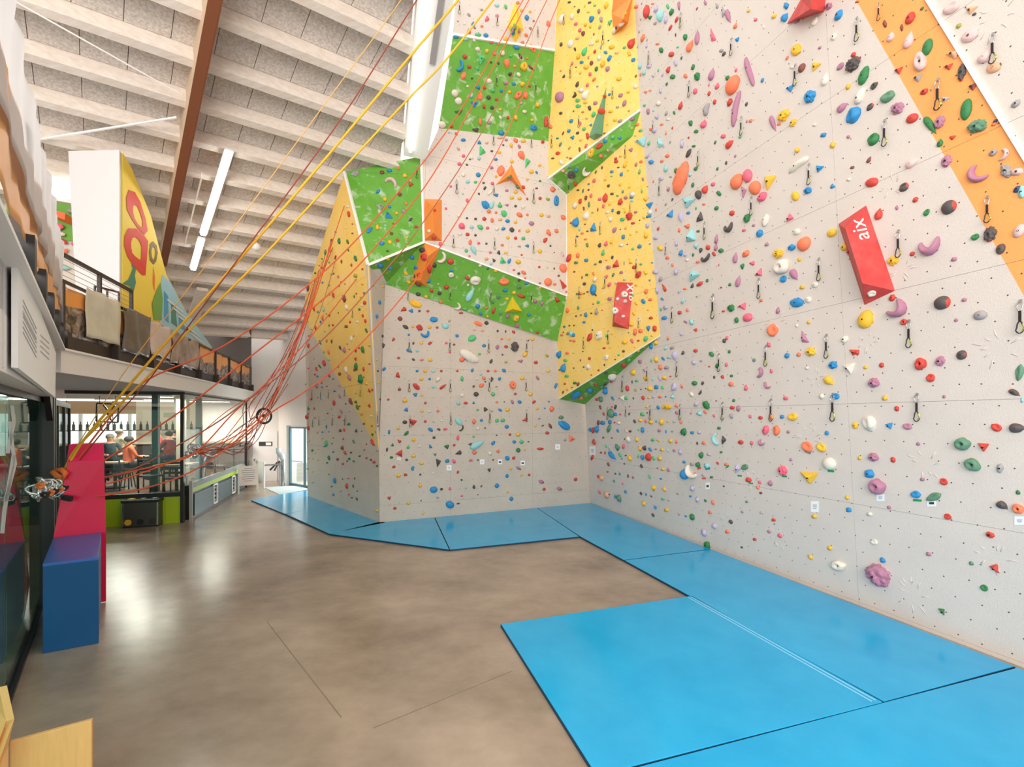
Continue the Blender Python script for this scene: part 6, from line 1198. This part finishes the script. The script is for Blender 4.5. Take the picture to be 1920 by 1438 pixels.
ORD = ['first', 'second', 'third', 'fourth', 'fifth', 'sixth', 'seventh', 'eighth', 'ninth', 'tenth', 'eleventh', 'twelfth', 'thirteenth', 'fourteenth', 'fifteenth', 'sixteenth', 'seventeenth', 'eighteenth', 'nineteenth', 'twentieth']
def uniq(items, pool, noun, group):
    """items: (object, x, y, base words, region) -> labels that each single one out"""
    cnt = {}
    for it in items: cnt[it[3], it[4]] = cnt.get((it[3], it[4]), 0) + 1
    first = {}
    for it in items:
        o, x, y, b, rg = it
        lab = '%s on the %s' % ((b + ' ' + noun).strip(), rg)
        if cnt[b, rg] > 1:
            rel = relation(x, y, b, pool)
            if rel: lab += ', ' + rel
        first.setdefault(lab, []).append(it)
    for lab, its in first.items():
        if len(its) > 1:
            its.sort(key=lambda t: t[1])
            for i, t in enumerate(its):
                if len(lab.split()) > 13 or i > 18: l2 = '%s on the %s, %s from left of %d' % ((t[3] + ' ' + noun).strip(), t[4], ORD[sorted([q[1] for q in items if q[3] == t[3] and q[4] == t[4]]).index(t[1])], cnt[t[3], t[4]])
                else: l2 = lab + ', %s from left' % ORD[i]
                t[0]['label'] = l2
        else: its[0][0]['label'] = lab
    for it in items: it[0]['category'] = group[0]; it[0]['group'] = group[1] % it[4]
pool = [(wd(h) + ' hold', h[0], h[1], 0) for _, h, _ in IND]
uniq([(o, h[0], h[1], wd(h), rg) for o, h, rg in IND], [(wd(h), h[0], h[1], 0) for _, h, _ in IND], 'climbing hold', ('climbing hold', 'climbing holds on the %s'))

# the few big holds on the bouldering wall of the gallery
bof = Frame(bo_h(100, 450), BO[1])
for px, py, w, h, c, k, a, lab in ((92, 393, 22, 20, 'l', 6, 0, 'big mint domed hold at the top of the gallery bouldering wall'), (135, 398, 10, 9, 's', 0, 0, 'pale grey hold beside the white boulder block'), (111, 428, 20, 11, 'm', 1, 20, 'pink scooped hold on the gallery bouldering wall'),
        (106, 437, 14, 12, 'w', 6, 0, 'cream domed hold under the pink one on the gallery'), (118, 441, 12, 8, 'w', 0, 0, 'small cream hold right of the cream domed one on the gallery'), (114, 452, 26, 9, 'r', 7, -18, 'long red finger hold on the gallery bouldering wall'),
        (107, 464, 14, 10, 'b', 0, 0, 'blue hold under the long red finger on the gallery'), (121, 473, 18, 8, 'o', 5, 15, 'coral angular hold above the gallery handrail'), (146, 460, 9, 16, 'm', 8, 90, 'pink ring hold at the edge of the gallery bouldering wall'), (125, 504, 18, 8, 't', 3, 0, 'flat turquoise hold on the grey part of the gallery wall')):
    P = bo_h(px, py) + bof.n * .06; sc_ = P.y / F; vs, fs = hold_shape(k, 1, 3); a = math.radians(a)
    me = MB().add(vs, fs).mesh('climbing_hold', HM[c], smooth=(k != 5)); o = bpy.data.objects.new('climbing_hold', me); COL.objects.link(o)
    xd = bof.u * math.cos(a) + bof.v * math.sin(a); yd = bof.n.cross(xd); lx, ly = w * sc_, h * sc_
    o.matrix_world = Matrix.Translation(P) @ Matrix(((xd.x, yd.x, bof.n.x), (xd.y, yd.y, bof.n.y), (xd.z, yd.z, bof.n.z))).to_4x4() @ Matrix.Diagonal((lx, ly, min(lx, ly) * .5, 1))
    tag(o, lab, 'climbing hold', 'climbing holds on the gallery wall')

# ================================================================== QUICKDRAWS
def carabiner(r1, r2, L_, n=14):
    pts = []
    for i in range(n):
        t = 2 * math.pi * i / n; s = math.sin(t); c = math.cos(t); rr = r1 if s > 0 else r2
        pts.append(V((0, c * rr, s * L_ / 2)))
    return pts
M_SLING = mat('sling_black', rgb(38, 32, 30), .8); M_CARY = mat('carabiner_lime', rgb(176, 180, 70), .35, .5); M_HANG = mat('hanger_steel', rgb(170, 168, 168), .4, .6)
qd_parts = []
hm_ = MB(); hm_.obox(V((0, 0, -.02)), (1, 0, 0), (0, 1, 0), UP, .012, .07, .09); hm_.cyl(V((-.02, 0, 0)), V((.02, 0, 0)), .03, 8)
qd_parts.append(('hanger', hm_.mesh('hanger', M_HANG)))
qd_parts.append(('upper_carabiner', MB().tube([p + V((.035, 0, -.20)) for p in carabiner(.075, .05, .30)], .016, 6, closed=True).mesh('upper_carabiner', M_STEEL, smooth=True)))
sl = MB(); sl.obox(V((.04, 0, -.49)), (1, 0, 0), (0, 1, 0), UP, .03, .06, .34); sl.obox(V((.04, 0, -.49)), (1, 0, 0), (0, 1, 0), UP, .036, .045, .16)
qd_parts.append(('sling', sl.mesh('sling', M_SLING)))
lc = MB(); pts = [p + V((.045, 0, -.82)) for p in carabiner(.065, .10, .36)]; lc.tube(pts, .018, 6, closed=True)
qd_parts.append(('lower_carabiner', lc.mesh('lower_carabiner', M_BLACK, smooth=True)))
qd_parts.append(('wire_gate', MB().tube([V((.045, .06, -.72)), V((.045, .10, -.84)), V((.045, .06, -.95))], .024, 5).mesh('wire_gate', M_CARY)))
QD = [float(v) for v in QD_DATA.replace('\n', ' ').replace(',', ' ').split()]
QI = []
for i in range(0, len(QD), 4):
    x1, y1, x2, y2 = QD[i:i + 4]; P, f = fhit(x1, y1)
    if P is None: continue
    ln = max(.22, (y2 - y1) * P.y / F)
    t = bpy.data.objects.new('quickdraw', None); COL.objects.link(t); t.location = P + f.n * .012
    hn = V((f.n.x, f.n.y, 0)).normalized(); t.rotation_euler = (0, 0, math.atan2(hn.y, hn.x)); t.scale = (ln,) * 3; t.empty_display_size = .1
    for nm, me in qd_parts: o = bpy.data.objects.new(nm, me); COL.objects.link(o); o.parent = t
    QI.append((t, x1, (y1 + y2) / 2, 'quickdraw hanging', region(x1, y1, f)))
uniq(QI, [(wd(h) + ' hold', h[0], h[1], 0) for _, h, _ in IND], '', ('quickdraw', 'quickdraws on the %s'))

# ================================================================== PAPER TAGS and TAPE under holds
TAGS = [(1528, 950, 15, 21, 0, 'white paper route sheet in a sleeve low on the right wall'), (1651, 933, 15, 13, 1, 'small white tag with blue print under the mauve ring hold'), (1747, 943, 17, 13, 2, 'white tag with black figure under the sage hold on the right wall'),
        (1912, 976, 20, 16, 1, 'tilted white tag with blue print under the coral hold at the right edge'), (1327, 911, 8, 13, 3, 'white tag with black print low on the right wall near its far end'), (1111, 845, 11, 17, 1, 'pale blue printed paper sheet beside the inner wall corner'),
        (1045.5, 838, 9, 10, 0, 'white paper sheet high on the right end of the lower back wall'), (904, 866, 8, 9, 0, 'white paper square low on the middle of the lower back wall'), (937.5, 866, 8, 9, 3, 'white card with dark picture beside the middle paper square'), (980, 868, 8, 9, 3, 'white card with dark picture right of the other card'),
        (842, 877, 9, 10, 0, 'white paper square left of the others on the lower back wall'), (748, 860, 7, 5, 0, 'white slip under the red angular hold on the lower back wall')]
for x, y, w, h, st, lab in TAGS:
    P, f = fhit(x, y); pl = (P + f.n * .003, f.n); q = lambda a, b: hit(x + a * w / 2, y + b * h / 2, pl)
    t = thing('paper_tag', lab, 'paper tag', P, 'paper tags on the climbing walls')
    MB().prism([q(-1, -1), q(1, -1), q(1, 1), q(-1, 1)], f.n * .002).build('sheet', M_PAPER, t)
    ink = (M_GREYINK, mat('ink_blue', rgb(86, 124, 190), .6), M_INK, M_INK)[st]
    rows = ((-.3, .5), (0, .5), (.3, .4)) if st in (0, 1) else ((0.05, .55),)
    for ry, rl in rows:
        hh = .05 if st in (0, 1) else .32
        MB().prism([q(-rl, ry - hh), q(rl, ry - hh), q(rl, ry + hh), q(-rl, ry + hh)], f.n * .004).build('print_line', ink, t)
tg = mat('tape_green', rgb(24, 150, 84), .6); tt = mat('tape_teal', rgb(30, 150, 170), .6); tr_ = mat('tape_red', rgb(226, 80, 66), .6)
for x, y, w, h, a, m, lab in ((1720, 938, 16, 4, -3, tg, 'green tape strip under the blue scooped hold at the right'), (1558, 883, 12, 4, -6, tg, 'green tape strip under the round cream hold'), (1471, 893, 9, 3, -5, tg, 'green tape strip under the pink knobbly hold'),
        (1514.5, 847.5, 12, 4, -25, tt, 'teal tape strip under the coral scooped hold'), (1387, 892, 8, 3, -5, tg, 'green tape strip under the lavender angular hold'), (1408, 906, 8, 2.5, -8, tg, 'green tape strip under the red knobbly hold'), (1364, 875, 7, 2.5, 35, tg, 'slanting green tape strip near a coral hold on the right wall'),
        (1327, 878.5, 9, 4, 10, tt, 'teal tape strip under a turquoise domed hold'), (1311, 878, 7, 3.5, 20, tr_, 'red tape strip under a green hold on the right wall'), (1320, 897, 7, 3, 0, tr_, 'red tape strip above the black printed tag')):
    P, f = fhit(x, y); pl = (P + f.n * .002, f.n); ca, sa = math.cos(math.radians(a)), math.sin(math.radians(a))
    q = lambda i, j: hit(x + ca * i * w / 2 + sa * j * h / 2, y - sa * i * w / 2 + ca * j * h / 2, pl)
    tag(MB().prism([q(-1, -1), q(1, -1), q(1, 1), q(-1, 1)], f.n * .002).build('tape_strip', m), lab, 'tape', 'tape strips on the right wall')

# ================================================================== ROPES gathered to the posts
M_RO = mat('rope_orange', rgb(232, 96, 52), .7, noise_amt=.2, nscale=60); M_RY = mat('rope_yellow', rgb(246, 186, 40), .7, noise_amt=.15, nscale=60); M_RR = mat('rope_dark_red', rgb(150, 62, 44), .7); M_RP = mat('rope_pale', rgb(238, 178, 96), .7); M_RB = mat('rope_brown', rgb(176, 92, 66), .7)
def rope(pix, d1, d2, wpx, m, label, group='ropes gathered to the posts'):
    L_ = [0]
    for i in range(len(pix) - 1): L_.append(L_[-1] + math.hypot(pix[i + 1][0] - pix[i][0], pix[i + 1][1] - pix[i][1]))
    def dep(k): return 1 / ((1 - k) / d1 + k / d2)
    ctl = [atd(x, y, dep(l / L_[-1])) for (x, y), l in zip(pix, L_)]
    out = []
    for i in range(len(ctl) - 1):
        p0, p1, p2, p3 = ctl[max(i - 1, 0)], ctl[i], ctl[i + 1], ctl[min(i + 2, len(ctl) - 1)]
        for s in range(6):
            t = s / 6; out.append(.5 * ((2 * p1) + (p2 - p0) * t + (2 * p0 - 5 * p1 + 4 * p2 - p3) * t * t + (3 * p1 - p0 - 3 * p2 + p3) * t ** 3))
    out.append(ctl[-1]); rm = wpx / 2 * (2 / (1 / d1 + 1 / d2)) / F
    return tag(MB().tube(out, rm, 6).build('climbing_rope', m, smooth=True), label, 'rope', group)
C1 = (112, 905)
rope([(900, -60), (855, 5), (782, 90), (640, 262), (470, 462), (300, 655), (214, 756), (150, 835), C1], 6.75, 6.25, 4.2, M_RY, 'thick yellow double rope running from the top edge to the black post')
rope([(940, -20), (838, 110), (764, 187), (640, 320), (494, 480), (330, 644), (292, 691), (204, 779), (136, 850), (116, 908)], 6.9, 6.25, 3.6, M_RY, 'ochre yellow rope just right of the thick yellow one')
rope([(815, -50), (777, 7), (660, 192), (560, 334), (447, 485), (330, 643), (276, 716), (204, 796), (120, 900)], 6.55, 6.3, 2.2, M_RR, 'dark red rope crossing behind the thick yellow rope')
rope([(800, -80), (747, 7), (640, 153), (560, 262), (429, 440), (336, 563), (272, 645), (204, 741), (118, 880)], 6.5, 6.4, 1.5, M_RP, 'thin pale yellow rope, leftmost of all the long ropes')
rope([(1050, -110), (979, 3), (889, 165), (810, 283), (674, 443), (560, 549), (420, 648), (275, 713), (200, 790), (122, 895)], 11.5, 6.25, 2.4, M_RO, 'orange rope passing over the green corner panel and joining the yellow ones')
rope([(1060, -120), (990, 3), (912, 150), (810, 330), (720, 444), (640, 530), (560, 598), (470, 668), (336, 773), (180, 873), (140, 903)], 11.5, 6.3, 2.4, M_RO, 'orange rope crossing the green corner panel lower down')
rope([(1105, -140), (1024, 3), (949, 164), (872, 300), (777, 440), (732, 496), (686, 550), (620, 622), (560, 676), (480, 738), (410, 790), (340, 831), (246, 881), (140, 905)], 12, 6.3, 2.0, M_RB, 'brown orange rope third from right over the upper back wall')
rope([(1120, -140), (1048, 3), (987, 164), (924, 300), (827, 461), (763, 546), (690, 630), (620, 698), (560, 742), (505, 776), (384, 870), (277, 914), (150, 935)], 12, 6.3, 2.2, M_RO, 'orange rope farthest right, crossing the green belt to the post')
rope([(700, 480), (640, 560), (575, 640), (510, 708), (440, 772), (367, 848), (297, 872), (140, 908)], 11.5, 6.3, 2.2, M_RO, 'orange rope from the yellow left face low over the pink block')
rope([(650, 372), (618, 470), (590, 560), (550, 660), (505, 760), (440, 818), (343, 858), (220, 902), (140, 916)], 11, 6.3, 2.0, M_RO, 'orange rope from the tip of the yellow face to the post')
C2 = (356, 842)
starts = [((652, 352), (632, 420), (600, 520)), ((655, 356), (640, 440), (614, 540)), ((646, 410), (610, 500), (580, 590)), ((630, 430), (600, 520), (572, 600)), ((624, 440), (596, 540), (566, 620)), ((612, 470), (586, 560), (556, 640)), ((604, 490), (578, 580), (550, 650)), ((598, 506), (570, 600), (544, 660)), ((592, 520), (566, 610), (536, 680)), ((586, 532), (556, 620), (524, 690)), ((580, 548), (548, 640), (510, 714)), ((576, 560), (540, 650), (500, 720))]
for k, st in enumerate(starts):
    sag = 812 + (k * 37 % 50); xm = 440 + (k * 23 % 40)
    e_ = (C2[0] + (k % 4) * 5, C2[1] + (k % 5) * 3)
    rope(list(st) + [(st[2][0] - 42, min(760, st[2][1] + 110)), (xm, sag - 14), (400, 838 + (k % 4) * 5), e_], 12.0, 11.1, 1.2, (M_RO, M_RB, M_RR)[k % 3], '%s sagging rope, %s of the bunch down from the yellow face tip' % (('orange', 'brown', 'dark red')[k % 3], ORD[k]))
for k, (a, b, e2, m, lab) in enumerate((((478, 739), (420, 775), (352, 836), M_RO, 'short orange rope over the side glass, upper of three'), ((480, 779), (424, 820), (362, 846), M_RR, 'short dark red rope over the side glass, middle of three'), ((540, 720), (470, 812), (372, 852), M_RB, 'short brown rope over the side glass, lowest of three'))):
    rope([a, b, e2], 12.5, 11.1, 1.3, m, lab)

# metalwork where the ropes end
cm = MB().tube([V((p.y * .75, 0, p.z * .28)) for p in carabiner(.06, .045, .40)], .009, 6, closed=True).mesh('carabiner', M_STEEL, smooth=True)
gm = MB().cyl(V((.034, 0, -.03)), V((.034, 0, .045)), .008, 6).mesh('gate', M_STEEL)
def tangle(px, py, d, n, spread, tilt_r, lab, grp, sc=1.0):
    for k in range(n):
        o = bpy.data.objects.new('carabiner', cm); COL.objects.link(o)
        o.location = atd(px + random.uniform(-spread[0], spread[0]), py + random.uniform(-spread[1], spread[1]), d + random.uniform(-.05, .05))
        if d < 7:
            x_, y_ = px + random.uniform(-32, 26), py + random.uniform(-13, 13); o.location = atd(x_, y_, min(6.05, hit(x_, y_, (ng(0, 0, .22), Bgp)).y) - random.uniform(0, .12))
        o.rotation_euler = (random.uniform(-1, 1), 1.2 + random.uniform(-tilt_r, tilt_r), random.uniform(-.6, .6)); o.scale = (sc, sc, sc)
        g = bpy.data.objects.new('gate', gm); COL.objects.link(g); g.parent = o
        tag(o, lab, 'carabiner', grp)
tangle(92, 917, 6.12, 20, (24, 11), .7, 'steel carabiner in the tangle on the near black post', 'carabiners on the near post', 1.15)
tangle(358, 846, 11.1, 12, (11, 9), .8, 'steel carabiner in the bunch at the cafe glass corner', 'carabiners at the cafe corner', 1.3)
M_OR = mat('tape_orange', rgb(226, 116, 56), .6)
for k in range(6):
    x, y = 76 + k * 9, 906 + (k * 17 % 20); dk = min(6.0, hit(x - 8, y, (ng(0, 0, .25), Bgp)).y); pts = [atd(x + 7 * math.cos(t * .7), y + 6 * math.sin(t * .7) + t, dk - .015 * t) for t in range(9)]
    tag(MB().tube(pts, .012, 5).build('sling_loop', M_SLING if k % 2 else M_OR), 'short %s sling loop in the tangle on the near black post' % ('black' if k % 2 else 'orange'), 'sling', 'sling loops on the near post')
bdv = thing('belay_device', 'black belay device hanging at the right of the post tangle', 'belay device', atd(126, 934, 6.1))
MB().obox(atd(126, 934, 6.1), V((1, 0, -.2)).normalized(), (0, 1, 0), V((.2, 0, 1)).normalized(), .13, .05, .07).build('body', M_SLING, bdv, bevel=.012); MB().cyl(atd(120, 932, 6.08), atd(112, 928, 6.08), .02, 8).build('handle', M_SLING, bdv)
th = tag(MB().tube([atd(100, 885, 6.15), atd(108, 893, 6.12), atd(118, 896, 6.12), atd(123, 888, 6.15), atd(116, 881, 6.18), atd(104, 882, 6.2)], .035, 7, closed=True).build('rope_coil', M_OR, smooth=True), 'small coil of orange rope above the post tangle', 'rope coil')
bh_ = thing('bolt_plate', 'steel anchor plate holding the carabiner tangle on the near post', 'anchor plate', ng(.1, 1.62, .14)); MB().obox(ng(.08, 1.64, .14), Bg, Bgp, UP, .34, .02, .08).build('plate', M_STEEL, bh_); MB().cyl(ng(.08, 1.64, .14), ng(.08, 1.62, .3), .02, 8).build('eye_bolt', M_STEEL, bh_)
